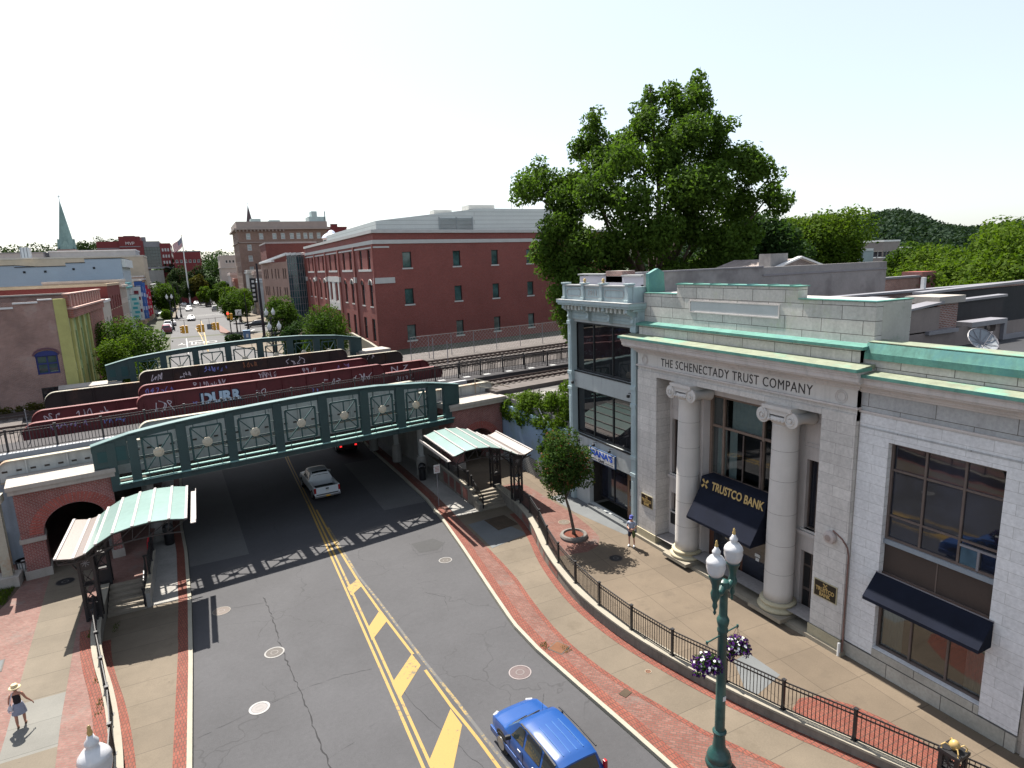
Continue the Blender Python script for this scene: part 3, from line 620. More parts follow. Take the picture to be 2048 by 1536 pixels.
# far markings
def fl(pts, w_): return line('', pts, w_, 0, .012)
mark('far_white_markings', [fl([(-2.6, 128), (-2.3, 112)], .18), fl([(-2.4, 116), (1.3, 117)], .45), fl([(-6, 192), (9, 196)], .5), fl([(-6, 196), (9, 200)], .5), fl([(8.6, 132), (9.6, 136)], .4),
                            fl([(-2.2, 124.2), (0, 124.4)], .5), fl([(-1.9, 120.5), (-.3, 120.7)], .35)], white_line)
mark('far_yellow_markings', [fl([(.6, 112), (.5, 130), (.4, 150), (.2, 172)], .18), fl([(.6, 112), (-.1, 128), (-1.0, 150)], .16)]+[fl([(-.1-.05*i, 130+i*4), (.45, 131.5+i*4)], .2) for i in range(6)], yellow)
text('lane_word', 'ONLY', 2.4, white_line, None, (-.8, 122.2, zr(122)+.03), (-1, 0, 0), (0, -1, -.06), .002, squash=1.3)['kind'] = 'structure'
# far pavements, island, plaza
def far_pave(name, pts, h, mat):
    return struct(MB().prism(pts, lambda p: zr(p[1])-.1, lambda p: zr(p[1])+h).build(name, mat))
far_pave('far_right_pavement', [(3.6, 121.5), (5.2, 114.5), (8.2, 108), (15.5, 98), (21, 92), (21, 127), (16, 127.5), (9, 127), (5, 125)], .14, conc_lower)
far_pave('far_island', [(2.8, 156), (3.3, 133), (4.2, 130.5), (5.0, 132), (3.6, 156)], .14, paver_left)
far_pave('far_left_pavement', [(-5.0, 121), (-5.6, 155), (-5.9, 200), (-6.5, 300), (-11, 300), (-11, 92), (-4.3, 92)], .13, conc_lower)
far_pave('far_right_pavement_beyond', [(9.4, 152), (8, 200), (7, 300), (22, 300), (24, 150)], .13, conc_lower)
# cracks in the asphalt
def crack(pts, w_=.035, seed=1):
    rg = random.Random(seed); P = resample(pts, .22); P = [(x+rg.uniform(-.05, .05), y+rg.uniform(-.03, .03)) for x, y in P]
    m = MB(); W = [w_*rg.uniform(.3, 1.2) for _ in P]; a = []; b = []
    for (x, y), w2 in zip(P, W): a.append((x-w2/2, y-w2/3, zr(y)+.0045)); b.append((x+w2/2, y+w2/3, zr(y)+.0045))
    return m.strip(a, b)
crack_m = M('crack_dark', (.018, .018, .02), .9, .2)  # near-black colour for the thin crack strips
mark('asphalt_cracks', [crack([(1.25, 32.2), (1.5, 29), (1.45, 27.6), (1.55, 26.4), (1.8, 23.4), (2.0, 20.3), (2.12, 18.6), (2.3, 15)], .05, 1),
     crack([(1.55, 27.3), (3, 28.1), (4.8, 29.1)], .018, 2), crack([(-1.8, 22.6), (-.1, 23.1)], .03, 3), crack([(.75, 23.3), (1.8, 23.5), (3.5, 23.6), (4.6, 23.4)], .02, 4), crack([(2, 19.2), (3.0, 19.6), (4.3, 20.4)], .018, 5),
     crack([(-.3, 31.9), (1.2, 31.6)], .015, 6), crack([(10.0, 20.6), (11.1, 21.3)], .02, 7), crack([(5.2, 22), (5.6, 20), (6.2, 17.5), (6.6, 16)], .02, 8), crack([(7.6, 19.2), (9.2, 20)], .015, 11), crack([(9.4, 18.6), (9.5, 16.9)], .02, 12),
     crack([(7.0, 28.6), (8.6, 29.4), (9.6, 29.2)], .014, 9), crack([(9, 26), (9.3, 27.4), (8.6, 28.3)], .018, 10), crack([(-.6, 35), (1, 35.6), (1.1, 34)], .015, 13), crack([(1.4, 35.2), (-1.8, 34.8)], .012, 14), crack([(9.7, 34.6), (9.65, 32.6), (11.0, 32.4), (11.7, 33.6)], .02, 15)], crack_m)
rpoly('asphalt_repair_patch', [(9.8, 34.4), (9.85, 32.9), (10.9, 32.7), (11.6, 33.4), (11.2, 34.4)], asphalt('patch_asphalt', (.075, .076, .08)), .004)
struct(MB().poly([(12.25, 20.75, zr(20.7)+.168), (11.75, 21.0, zr(21)+.168), (11.55, 20.3, zr(20.3)+.168), (12.05, 20.05, zr(20)+.168)]).build('rusty_cover_base', rusty))
# manholes and covers
def manhole(x, y, z, r, label, ring=.07, mat=iron, col=None, name='manhole_cover', group=None, slope=True):
    t = thing(name, label, 'manhole cover', (x, y, z), group)
    sl = (zr(y+.5)-zr(y-.5)) if slope else 0
    def disc(nm, r0, r1, dz, m_, par, n=32):
        mb = MB()
        pa = [(x+r1*math.cos(a), y+r1*math.sin(a), z+dz+sl*r1*math.sin(a)) for a in [2*math.pi*i/n for i in range(n)]]
        if r0 <= 0: mb.poly(pa)
        else:
            pb = [(x+r0*math.cos(a), y+r0*math.sin(a), z+dz+sl*r0*math.sin(a)) for a in [2*math.pi*i/n for i in range(n)]]
            for i in range(n): mb.quad(pa[i], pa[(i+1) % n], pb[(i+1) % n], pb[i])
        return mb.build(nm, m_, par)
    disc('frame', r-ring, r, .012, M('cover_rim', col or (.17, .165, .16), .6, .2), t); c = disc('lid', 0, r-ring-.01, .009, mat, t)
    disc('tread_ring', r*.32, r*.38, .013, M('rim2', (.14, .13, .125), .6, .2), c)
    for k in range(8):
        pass
    return t
manhole(1.2, 26.75, zr(26.75), .42, 'round grey manhole lid with a centre ring at the big asphalt crack')
manhole(.29, 23.2, zr(23.2), .38, 'pale smooth manhole lid with a wide light rim, nearest the camera on the left lane', .09, M('pale_lid', (.13, .12, .12), .5, .1), (.2, .2, .2))
manhole(-.74, 31.88, zr(31.88), .42, 'brownish manhole lid by the left canopy shadow', .04, M('brown_lid', (.10, .08, .07), .7, .2), (.16, .14, .12))
manhole(9.82, 20.1, zr(20.1), .46, 'large reddish grey manhole lid in the right lane ahead of the blue car', .05, M('reddish_lid', (.09, .065, .065), .7, .3), (.2, .17, .17))
manhole(10.81, 31.2, zr(31.2), .38, 'grey manhole lid in broken asphalt near the right kerb', .06)
manhole(18.15, 25.1, .006, .36, 'dark manhole lid in the tree shadow on the upper plaza', .03, plastic_blk, (.05, .04, .04), slope=False)
manhole(18.25, 30.5, .006, .36, 'brownish manhole lid set in the plaza bricks beside the small tree', .03, M('sand_lid', (.1, .08, .06), .8, .2), (.2, .16, .12), slope=False)
manhole(-7.9, 37.6, .008, .42, 'dark oval manhole lid in the left walk near the brick arch', .03, plastic_blk, (.05, .05, .05), slope=False)
manhole(14.1, 17.4, zr(17.4)+.155, .13, 'small reddish drain cap in the right lower walk', .02, rusty, (.25, .2, .15))
t = thing('utility_cover', 'square rusty utility cover set in the right brick band with weeds round it', 'utility cover', (11.9, 20.5, zr(20.5)+.16))
MB().obox((11.9, 20.52, zr(20.5)+.175), .62, .62, .02, .45).build('plate', rusty, t)
MB().obox((11.9, 20.52, zr(20.5)+.168), .70, .70, .02, .45).build('frame', iron, t)
t = thing('utility_cover', 'grey square utility cover in the left bricks near the lady', 'utility cover', (-9.3, 30.2, .01))
MB().obox((-9.3, 30.2, .012), .7, .9, .016, .1).build('plate', conc_grey, t); MB().obox((-9.3, 30.2, .006), .8, 1.0, .016, .1).build('frame', iron, t)
t = thing('tree_stump_hole', 'broken brick hole with dirt in the right kerb bricks ahead of the lamp post', 'pavement damage', (12.6, 16.9, zr(16.9)+.16))
MB().obox((12.55, 16.8, zr(16.8)+.17), .4, .32, .015, .3).build('dirt', soil, t)
# retaining walls ---------------------------------------------------------
def ret_wall(name, line_, side, label, wallm, capm, zb, ztop=.1, thick=.3, y0=-99, y1=99):
    P = [p for p in line_ if y0 <= p[1] <= y1]; t = thing(name, label, 'retaining wall', (P[0][0], P[0][1], 0))
    a = P; b = offset_line(P, side*thick)
    m = MB(); n = len(a)
    for i in range(n-1):
        p, q2, r, s_ = a[i], a[i+1], b[i+1], b[i]
        m.quad((*p, zr(p[1])+zb), (*q2, zr(q2[1])+zb), (*q2, ztop-.08), (*p, ztop-.08)); m.quad((*s_, -.05), (*r, -.05), (*r, ztop-.08), (*s_, ztop-.08))
    m.build('wall_face', wallm, t)
    a2 = offset_line(P, -side*.05); b2 = offset_line(P, side*(thick+.03)); m = MB()
    for i in range(n-1):
        p, q2, r, s_ = a2[i], a2[i+1], b2[i+1], b2[i]
        m.quad((*p, ztop-.08), (*q2, ztop-.08), (*q2, ztop), (*p, ztop)); m.quad((*p, ztop), (*q2, ztop), (*r, ztop), (*s_, ztop)); m.quad((*s_, ztop-.08), (*r, ztop-.08), (*r, ztop), (*s_, ztop)); m.quad((*p, ztop-.08), (*q2, ztop-.08), (*r, ztop-.08), (*s_, ztop-.08))
    m.build('cap', capm, t); return t
rwt = ret_wall('retaining_wall', RW, 1, 'long curved concrete wall with pale cap under the right black fence', conc_wall, conc_cap, .1)
lwt = ret_wall('retaining_wall', LW, -1, 'curved concrete wall with pale cap under the left black fence', conc_wall, conc_cap, .1)
# decorative red panels on the taller end of the right wall
m = MB(); P = [p for p in RW if 25.0 < p[1] < 34.6]
for i in range(0, len(P)-3, 4):
    p, q2 = Vector((*P[i], 0)), Vector((*P[i+3], 0)); d = (q2-p).normalized(); n_ = Vector((-d.y, d.x, 0))*.012; zb = zr(p.y)+.27
    e = p+d*.12; g2 = q2-d*.12
    m.quad((e.x+n_.x, e.y+n_.y, zb), (g2.x+n_.x, g2.y+n_.y, zb), (g2.x+n_.x, g2.y+n_.y, -.09), (e.x+n_.x, e.y+n_.y, -.09))
m.build('tile_panels', M('red_relief_panels', (.17, .075, .06), .8, .5, 6, 12, .2, stain=(.25, .22, .2)), rwt)
# fences ---------------------------------------------------------------------
def fence(label, posts, zb, h=1.08, pk=.125, pw=.09, name='metal_fence', group=None, mat=black_metal, dbl=True, picket=.02, ball=False, zf=None):
    t = thing(name, label, 'fence', (*posts[0][:2], zb), group); Z0 = zf or (lambda p: zb)
    for p in posts:
        z = Z0(p); m = MB(); m.box(p[0]-pw/2, p[0]+pw/2, p[1]-pw/2, p[1]+pw/2, z, z+h+.05); m.box(p[0]-pw*.7, p[0]+pw*.7, p[1]-pw*.7, p[1]+pw*.7, z+h+.05, z+h+.08)
        m.box(p[0]-pw*.9, p[0]+pw*.9, p[1]-pw*.9, p[1]+pw*.9, z, z+.015)
        m.build('post', mat, t)
    for a, b in zip(posts[:-1], posts[1:]):
        A = Vector((a[0], a[1], Z0(a))); B = Vector((b[0], b[1], Z0(b))); d = (B-A).normalized(); A2 = A+d*pw/2; B2 = B-d*pw/2; m = MB(); up = Vector((0, 0, 1))
        rails = (.07, h-.17, h-.02) if dbl else (.07, h-.02)
        for r in rails: m.beam(A2+up*r, B2+up*r, .035, .04)
        L2 = (B2-A2).length; n = max(1, int(L2/pk))
        for i in range(1, n): q3 = A2+d*(L2*i/n); m.beam(q3+up*.08, q3+up*(h-.03), picket, picket, up=d)
        m.build('fence_panel', mat, t)
    return t
RP = [(19.3, 4.4), (18.6, 6.6), (17.95, 8.65), (17.14, 10.9), (16.34, 12.97), (15.72, 14.98), (15.08, 17.15), (14.78, 19.35), (14.70, 21.6), (14.84, 23.84), (15.2, 26.05), (15.76, 28.2), (16.5, 30.4), (17.1, 32.7), (17.3, 34.4)]
fence('black picket fence curving along the right upper plaza wall', RP, .1)
LP = [(-3.72, 10), (-3.8, 13), (-3.88, 16), (-4.0, 19), (-4.2, 22.1), (-4.5, 24.35), (-4.92, 26.5), (-5.35, 28.7), (-5.72, 30.8), (-5.86, 32.2)]
fence('black picket fence along the left upper walk wall', LP, .1)
# ================================================================ BANK
# facade faces -x; tangent T runs from +y to -y so outward normal = (T.y,-T.x)=(-1,0)
TY = (0, -1, 0)
bank = thing('bank_building', 'pale limestone bank with two Ionic columns, carved lettering and green copper ledges', 'bank', (20.85, 20, 0))
XF = 20.85; YL = 26.76; YR = 14.1
m = MB()
facade(m, (XF, YL, 0), TY, YL-YR, .6, 9.4, [(YL-25.2, YL-15.5, .6, 9.4)], .95)
m.box(XF, XF+1.2, YR, YL, 9.4, 9.62); m.box(XF+.04, XF+1.2, YR, YL, 9.62, 9.9)
m.box(XF+.02, XF+1.3, YR-.0, YR+.02, 0, 12)
m.box(XF+.0, XF+1.2, YR, 15.5, .6, .62); m.box(XF+1.0, XF+1.3, YL-.02, YL, 0, 12)
m.build('wall', stone, bank)
for a_, b_ in ((25.15, YL), (YR, 15.55)): MB().box(XF-.05, XF+1, a_, b_, .0, .6).build('base_course', stone_base, bank)
# recess back wall with narrow windows, central bay, side door
XB = 21.8; hb = lambda y0, y1, z0, z1: (25.2-y1, 25.2-y0, z0, z1)
holes = [hb(24.42, 25.02, 4.1, 7.12), hb(24.42, 25.02, 1.95, 3.0), hb(16.0, 16.75, 4.05, 7.1), hb(16.0, 16.8, .2, 3.05), hb(18.35, 22.45, .2, 8.9)]
m = MB(); facade(m, (XB, 25.2, 0), TY, 9.7, .15, 9.4, holes, .3)
m.box(XB-.28, XB, 22.45, 22.75, .15, 9.4); m.box(XB-.28, XB, 18.0, 18.35, .15, 9.4)
m.box(XB-.12, XB, 24.2, 25.2, 3.85, 4.0); m.box(XB-.12, XB, 15.5, 17.1, 3.8, 3.95)
m.build('recess_wall', stone_mold, bank)
m = MB()
for y0, y1 in ((24.3, 25.1), (15.85, 16.95)):
    z0, z1 = 7.6, 8.9
    for a, b, c, d in ((y0, y1, z0, z0+.06), (y0, y1, z1-.06, z1), (y0, y0+.06, z0+.06, z1-.06), (y1-.06, y1, z0+.06, z1-.06), (y0+.16, y1-.16, z0+.18, z0+.22), (y0+.16, y1-.16, z1-.22, z1-.18)): m.box(XB-.03, XB, a, b, c, d)
m.build('panel_moulding', stone_mold, bank)
for h in (holes[0], holes[1], holes[2]): window(bank, (XB, 25.2, 0), TY, h, .25, .06, (.5,), (), bronze, dark_glass, sill=.08)
sd = MB(); sd.box(XB+.2, XB+.26, 16.0, 16.8, .2, 3.05); sdo = sd.build('side_door', bronze, bank)
m = MB(); [m.box(XB+.17, XB+.2, 16.08+i*.38, 16.36+i*.38, a, b) for i in (0, 1) for a, b in ((.35, 1.2), (1.35, 2.3), (2.4, 2.9))]; m.build('door_panel', plastic_blk, sdo)
MB().box(XB-.02, XB+.02, 24.35, 25.05, 1.2, 1.85).build('night_deposit_box', black_metal, bank)
# central bay: bronze window over door
ow_ = (25.2-22.45, 25.2-18.35, 4.75, 8.9)
wo = window(bank, (XB, 25.2, 0), TY, ow_, .28, .14, (.21, .79), (.62,), M('bronze_brown', (.16, .115, .09), .6, .25, 2, 12, .1), clearglass('bank_glass', (.55, .62, .62), 1.5, .05), name='window', fd=.12)
m = MB(); m.box(XB+.2, XB+.3, 18.35, 22.45, 4.4, 4.75); m.box(XB+.13, XB+.24, 19.2, 19.3, 4.9, 7.2); m.beam((XB+.22, 20.35, 4.9), (XB+.22, 20.35, 7.2), .05); m.build('mullion', bronze, wo)
m = MB(); P = []
def drape(y0, y1, z0, z1, x, pinch=0.0):
    n = 26; a = []; b = []
    for i in range(n+1):
        y = y0+(y1-y0)*i/n; dx = .035*math.sin(i*1.9)
        a.append((x+dx, y, z0)); b.append((x+dx*.5, y, z1))
    m.strip(a, b)
drape(19.5, 21.3, 7.3, 8.75, XB+.5); drape(21.65, 22.2, 4.8, 7.2, XB+.5); drape(21.0, 21.45, 4.8, 7.2, XB+.52); drape(18.6, 18.9, 5.2, 7.2, XB+.55)
m.build('curtain', curtain, wo, smooth='all', fix=False)
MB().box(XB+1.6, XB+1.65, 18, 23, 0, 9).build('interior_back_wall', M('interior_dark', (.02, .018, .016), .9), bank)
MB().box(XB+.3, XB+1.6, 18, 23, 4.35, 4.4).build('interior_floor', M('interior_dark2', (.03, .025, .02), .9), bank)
wood = M('dark_wood', (.075, .03, .018), .5, .3, 1.2, 14, .1, spec=.4)
m = MB(); m.box(XB+.3, XB+.38, 18.35, 22.45, .2, 4.35); dr = m.build('entrance_door', wood, bank)
m = MB(); m.box(XB+.26, XB+.3, 18.7, 20.2, .3, 2.5); m.box(XB+.26, XB+.3, 20.4, 22.1, .3, 2.5); m.box(XB+.26, XB+.3, 18.7, 22.1, 2.7, 4.2); m.build('door_glass', dark_glass, dr)
m = MB(); m.box(XB+.24, XB+.26, 19.15, 19.45, 1.55, 1.7); m.box(XB+.24, XB+.26, 19.2, 19.4, 1.35, 1.5); m.build('door_sticker', white_paint, dr)
# step
m = MB(); m.box(20.68, XB+.3, 13.95, YL, .0, .17); m.build('entrance_step', granite, bank)
# columns
def column(y):
    x = 21.15; r = .60
    m = MB(); prof = [(r, .75), (r*1.0, 1.2)]+[(r*(1-.14*((z-1.2)/7.3)**1.6), z) for z in np.linspace(1.6, 8.5, 12)]+[(r*.9, 8.55), (r*.9, 8.62)]
    m.lathe((x, y, 0), prof, 32); c = m.build('column', stone_col, bank, smooth='all')
    m = MB()
    for z in (2.05, 3.35, 4.75, 6.2, 7.5):
        rr = r*(1-.14*max(0, (z-1.2)/7.3)**1.6)+.003; m.lathe((x, y, 0), [(rr, z), (rr, z+.012)], 32)
    m.build('drum_joint', M('joint', (.14, .12, .11), .9), c)
    m = MB(); m.lathe((x, y, 0), [(.66, .33), (.80, .34), (.85, .42), (.80, .50), (.70, .52), (.68, .60), (.74, .62), (.76, .68), (.72, .75), (.61, .76)], 32); m.build('base', stone_base, c, smooth='all')
    m = MB(); m.box(x-.86, x+.86, y-.86, y+.86, .17, .34); m.build('plinth', granite, c)
    m = MB(); m.box(x-.66, x+.66, y-.72, y+.72, 9.24, 9.40); m.lathe((x, y, 0), [(.52, 8.6), (.62, 8.72), (.68, 8.85), (.62, 8.95)], 28)
    for sy in (-1, 1):
        cy = y+sy*.70; m.lathe((x, cy, 8.93), [(.20, -.62), (.33, -.60), (.33, -.52), (.24, -.3), (.22, 0), (.24, .3), (.33, .52), (.33, .60), (.20, .62)], 22, 'x')
    m.box(x-.58, x+.58, y-.72, y+.72, 9.02, 9.24)
    cp = m.build('capital', stone_col, c, smooth=True)
    m = MB()
    for sy in (-1, 1):
        pts = []
        for i in range(46):
            a = i*.32; rr = .31*math.exp(-i*.045); pts.append((x-.635, y+sy*.70-sy*rr*math.sin(a), 8.93+rr*math.cos(a)))
        m.tube(pts, .028, 5); m.lathe((x-.64, y+sy*.70, 8.93), [(.07, -.04), (.07, .02)], 12, 'x')
    for i in range(5): m.lathe((x-.60, y-.36+i*.18, 8.82), [(.03, -.1), (.075, -.04), (.075, .03)], 10, 'x')
    m.build('volute', stone_col, cp, smooth=True)
column(23.05); column(17.33)
# entablature, attic
EM = lambda name, mat_, boxes: [MB(), ][0]
m = MB(); m.box(XF+.02, XF+.9, YR, YL, 9.9, 10.56); m.build('frieze', stone_plain, bank)
m = MB(); m.box(XF-.08, XF+.8, YR-.08, YL+.05, 9.84, 9.92)
for i, (o, z0, z1) in enumerate([(.06, 10.56, 10.66), (.16, 10.66, 10.78), (.30, 10.78, 10.90), (.62, 10.90, 10.98), (.70, 10.98, 11.14), (.74, 11.14, 11.24), (.80, 11.24, 11.34), (.86, 11.34, 11.40)]):
    m.box(XF-o, XF+.8, YR-min(o, .45), YL+min(o, .5), z0, z1)
m.build('cornice', stone_mold, bank, bevel=.012)
m = MB(); m.extr([(XF-.90, YR-.5, 11.40), (XF-.90, YR-.5, 11.47), (XF+.1, YR-.5, 11.56), (XF+.1, YR-.5, 11.40)], (0, YL-YR+1.05, 0)); m.build('cornice_flashing', copper_top, bank)
m = MB(); m.box(XF-.925, XF-.90, YR-.52, YL+.56, 11.36, 11.475); m.box(XF-.9, XF-.1, YR-.525, YR-.5, 11.36, 11.475); m.build('cornice_edge', copper, bank)
m = MB(); m.box(XF+.02, XF+1.5, YR, YL-.1, 11.5, 12.04); m.build('attic_base', stone_big, bank)
m = MB(); m.extr([(XF-.16, YR-.18, 12.04), (XF-.16, YR-.18, 12.15), (XF+.6, YR-.18, 12.2), (XF+.6, YR-.18, 12.04)], (0, YL-YR+.15, 0)); m.build('attic_ledge', copper, bank)
XA = 21.38
m = MB(); m.box(XA, XA+2.05, YR-.1, YL+.15, 12.12, 13.68); m.box(XA, XA+.55, 17.27, 24.32, 13.68, 14.16); m.build('attic', stone_big, bank)
m = MB()
for a, b, c, d in ((18.1, 23.4, 13.38, 13.44), (18.1, 23.4, 12.84, 12.90), (18.1, 18.16, 12.9, 13.38), (23.34, 23.4, 12.9, 13.38)): m.box(XA-.035, XA, a, b, c, d)
m.build('attic_panel_frame', stone_mold, bank)
MB().box(XA-.006, XA, 18.16, 23.34, 12.9, 13.38).build('attic_panel', M('panel_stone', (.40, .41, .41), .8, .12, 1.2, 20, .1), bank)
m = MB(); m.box(XA-.06, XA+.62, 17.2, 24.38, 14.16, 14.21)
for y in np.arange(17.6, 24.4, 1.1): m.box(XA-.03, XA+.6, y, y+.06, 14.21, 14.245)
m.box(XA-.05, XA+.4, YR-.14, 17.2, 13.68, 13.72); m.box(XA-.05, XA+.4, 24.38, YL+.1, 13.68, 13.72); m.box(XA+.42, XA+2.1, YR-.14, YR+.15, 13.68, 13.72); m.build('attic_coping', copper, bank)
MB().box(XA+.4, XA+2.02, YR-.105, YR-.10, 12.1, 13.6).build('stained_return', M('stained_stucco', (.36, .35, .31), .9, .15, .9, 9, .15, stain=(.17, .23, .17)), bank)
# carved name and roundels
text('lettering', 'THE SCHENECTADY TRUST COMPANY', .52, M('carved_letter', (.045, .04, .038), .9, .1), bank, (XF+.012, 20.42, 10.22), (0, -1, 0), (0, 0, 1), .006, 0.0, width=8.9, squash=1.12, space=1.12)
for y in (26.15, 14.75):
    m = MB()
    for r in (.24, .17):
        m.tube([(XF+.01, y+r*math.cos(a), 10.22+r*math.sin(a)) for a in np.linspace(0, 6.283, 25)], .014, 5)
    m.build('roundel', stone_mold, bank)
# right wing
XR = 21.02; Y0 = 8.25; Y1 = 14.05
m = MB(); facade(m, (XR, Y1, 0), TY, Y1-Y0, .6, 9.75, [(Y1-12.95, Y1-9.35, .92, 8.86)], .3); m.build('wing_wall', brick('wing_ashlar', (.56, .56, .565), (.60, .60, .605), (.33, .32, .31), 1.5, .36, .006, var=.10, streak=.15, bmp=.1, rough=.8), bank)
m = MB(); m.box(XR-.05, XR+.4, Y0, Y1, .0, .58); m.box(XR-.025, XR+.4, 9.35, 12.95, .58, .9); m.build('wing_base', brick('wing_base_stone', (.33, .32, .28), (.37, .35, .31), (.10, .09, .08), 1.9, .58, .014, var=.2, streak=.25), bank)
m = MB(); m.box(XR+.05, XR+.3, Y1, YR, 0, 12); m.build('joint_strip', stone_mold, bank)
m = MB(); m.box(XR+.0, XR+.6, 1.5, Y0-.12, 0, 12); m.box(XR+.06, XR+.6, Y0-.12, Y0, 0, 11.0); m.build('wing_continuation', brick('wing2', (.36, .32, .28), (.40, .36, .31), (.20, .19, .18), 1.5, .42, .008, var=.12, streak=.2), bank)
m = MB(); m.box(XR+.02, XR+.7, 1.5, Y1, 9.82, 10.5); m.box(XR-.02, XR+.7, 1.5, Y1, 9.2, 9.26)
m.build('wing_frieze', brick('wing_frieze_blocks', (.34, .345, .345), (.38, .385, .385), (.12, .11, .1), 2.3, 2.0, .012, var=.12, streak=.3), bank)
m = MB()
for i, (o, z0, z1) in enumerate([(.06, 9.76, 9.84), (.06, 10.5, 10.6), (.16, 10.6, 10.72), (.3, 10.72, 10.82), (.52, 10.82, 10.9), (.60, 10.9, 11.1), (.68, 11.1, 11.2)]): m.box(XR-o, XR+.5, 1.5, YR-.0, z0, z1)
m.build('wing_cornice', stone_mold, bank, bevel=.01)
m = MB(); m.extr([(XR-.72, 1.5, 11.2), (XR-.72, 1.5, 11.26), (XR+.3, 1.5, 11.36), (XR+.3, 1.5, 11.2)], (0, 12.55, 0)); m.build('wing_flashing', copper_top, bank)
m = MB(); m.box(XR-.745, XR-.72, 1.5, YR-.03, 11.16, 11.27); m.build('wing_flashing_edge', copper, bank)
m = MB(); m.box(XR+.0, XR+.6, 1.5, YR-.01, 11.25, 11.72); m.build('wing_attic', stone_big, bank)
m = MB(); m.box(XR-.12, XR+.4, 1.5, YR-.1, 11.72, 11.95); m.extr([(XR-.10, 1.5, 11.95), (XR+.02, 1.5, 12.28), (XR+.6, 1.5, 12.30), (XR+.6, 1.5, 11.95)], (0, YR-1.6, 0)); m.build('wing_fascia', copper, bank)
m = MB(); m.box(XR+.02, XR+.9, 1.5, YR-.12, 12.30, 12.33); m.build('wing_coping', copper_top, bank)
O = (XR, Y1, 0); hw = lambda y0, y1, z0, z1: (Y1-y1, Y1-y0, z0, z1)
wo = window(bank, O, TY, hw(9.35, 12.95, 5.25, 8.86), .28, .09, (.33, .67), (.25, .72), bronze, dark_glass)
m = MB(); m.box(XR+.2, XR+.27, 9.45, 10.5, 5.95, 6.02); m.box(XR+.2, XR+.27, 9.9, 9.97, 5.3, 5.95); m.build('casement', coping_grey, wo); MB().box(XR+.255, XR+.262, 9.98, 10.48, 5.34, 5.94).build('casement_pane', glass('blue_pane', (.06, .10, .13)), wo)
MB().box(XR+.14, XR+.32, 9.35, 12.95, 5.08, 5.25).build('window_sill', M('bluegrey_sill', (.2, .23, .26), .5, .2), wo)
m = MB(); m.box(XR+.26, XR+.3, 9.35, 12.95, 3.95, 5.08); pn = m.build('spandrel_panel', M('brown_panel', (.045, .033, .028), .55, .15, 1, 9, .03), bank); MB().box(XR+.24, XR+.26, 11.1, 11.14, 3.95, 5.08).build('panel_joint', bronze, pn)
wl2 = window(bank, O, TY, hw(9.35, 12.95, .92, 3.95), .28, .08, (.33, .67), (), bronze, clearglass('shop_glass', (.45, .5, .48), 1.3, .10))
m = MB(); drape(12.15, 12.9, .95, 3.9, XR+.45); drape(9.45, 10.05, .95, 3.9, XR+.45); m.build('curtain', M('grey_curtain', (.35, .37, .35), .9, .1), wl2, smooth='all', fix=False)
MB().box(XR+2.6, XR+2.65, 9, 13.4, .5, 4.2).build('room_back_wall', M('room_wall', (.22, .17, .13), .9), bank)
MB().box(XR+.32, XR+2.6, 9, 13.4, .85, .9).build('room_floor', M('room_floor', (.2, .15, .12), .9), bank)
# roof
m = MB(); m.box(XR+.7, 34, 1.5, YL, 11.5, 11.6); m.build('roof', membrane, bank)
# pipe, alarm bell
m = MB(); m.tube([(20.8, 13.98, .1), (20.8, 13.98, 4.2), (20.8, 14.05, 4.5), (20.82, 14.3, 4.75), (20.82, 14.7, 4.95)], .03, 8); m.build('conduit', M('rusty_pipe', (.16, .09, .075), .8, .3), bank)
m = MB(); m.tube([(20.72, 14.06, .0), (20.72, 14.06, .55)], .06, 8); m.build('vent_pipe', white_paint, bank)
t = thing('alarm_bell', 'round grey alarm bell on the stone pier above the black plaque', 'alarm bell', (20.8, 14.77, 4.66))
MB().lathe((20.80, 14.77, 4.66), [(.24, .04), (.25, -.05), (.22, -.14), (.12, -.17), (.02, -.18)], 24, 'x').build('gong', M('bell_grey', (.38, .33, .31), .5, .15), t, smooth=True)
MB().lathe((20.80, 14.77, 4.66), [(.13, -.175), (.11, -.19)], 18, 'x').build('badge', M('bell_badge', (.25, .2, .18), .5, .15), t)
# bank plaques
def emblem(par, x, y, z, r, mat):
    m = MB()
    for k in range(4):
        a = math.radians(45+90*k)
        for da in (-.32, 0, .32):
            p = (x, y+math.cos(a+da)*r*.25*-1, z+math.sin(a+da)*r*.25); q3 = (x, y-math.cos(a+da*.55)*r, z+math.sin(a+da*.55)*r); m.beam(p, q3, r*.10, .008, up=(1, 0, 0))
    for s1 in (-1, 1):
        m.beam((x, y-r*.45, z+s1*r*.45), (x, y+r*.45, z-s1*r*.45), r*.11, .010, up=(1, 0, 0))
    return m.build('emblem', mat, par)
def plaque(y0, y1, z0, z1, label, x=20.845):
    t = thing('wall_plaque', label, 'plaque', (x, (y0+y1)/2, z0), 'black bank plaques')
    yc = (y0+y1)/2; W = y1-y0; H_ = z1-z0
    MB().box(x-.03, x, y0, y1, z0, z1).build('border', M('brass', (.34, .30, .19), .4, .1, spec=.6), t)
    MB().box(x-.04, x-.03, y0+.04, y1-.04, z0+.04, z1-.04).build('plate', M('black_plate', (.012, .01, .008), .3, .2), t)
    emblem(t, x-.045, yc, z0+H_*.76, H_*.17, gold)
    text('lettering', 'TRUSTCO\nBANK', .2, gold, t, (x-.045, yc, z0+H_*.36), (0, -1, 0), (0, 0, 1), .004, .006, width=W*.80, squash=1.15)
plaque(25.42, 26.38, 2.02, 2.73, 'black bank plaque on the stone pier beside the cafe, behind the man', 20.845)
plaque(14.36, 15.37, 1.97, 2.70, 'black bank plaque low on the stone pier right of the columns', 20.845)
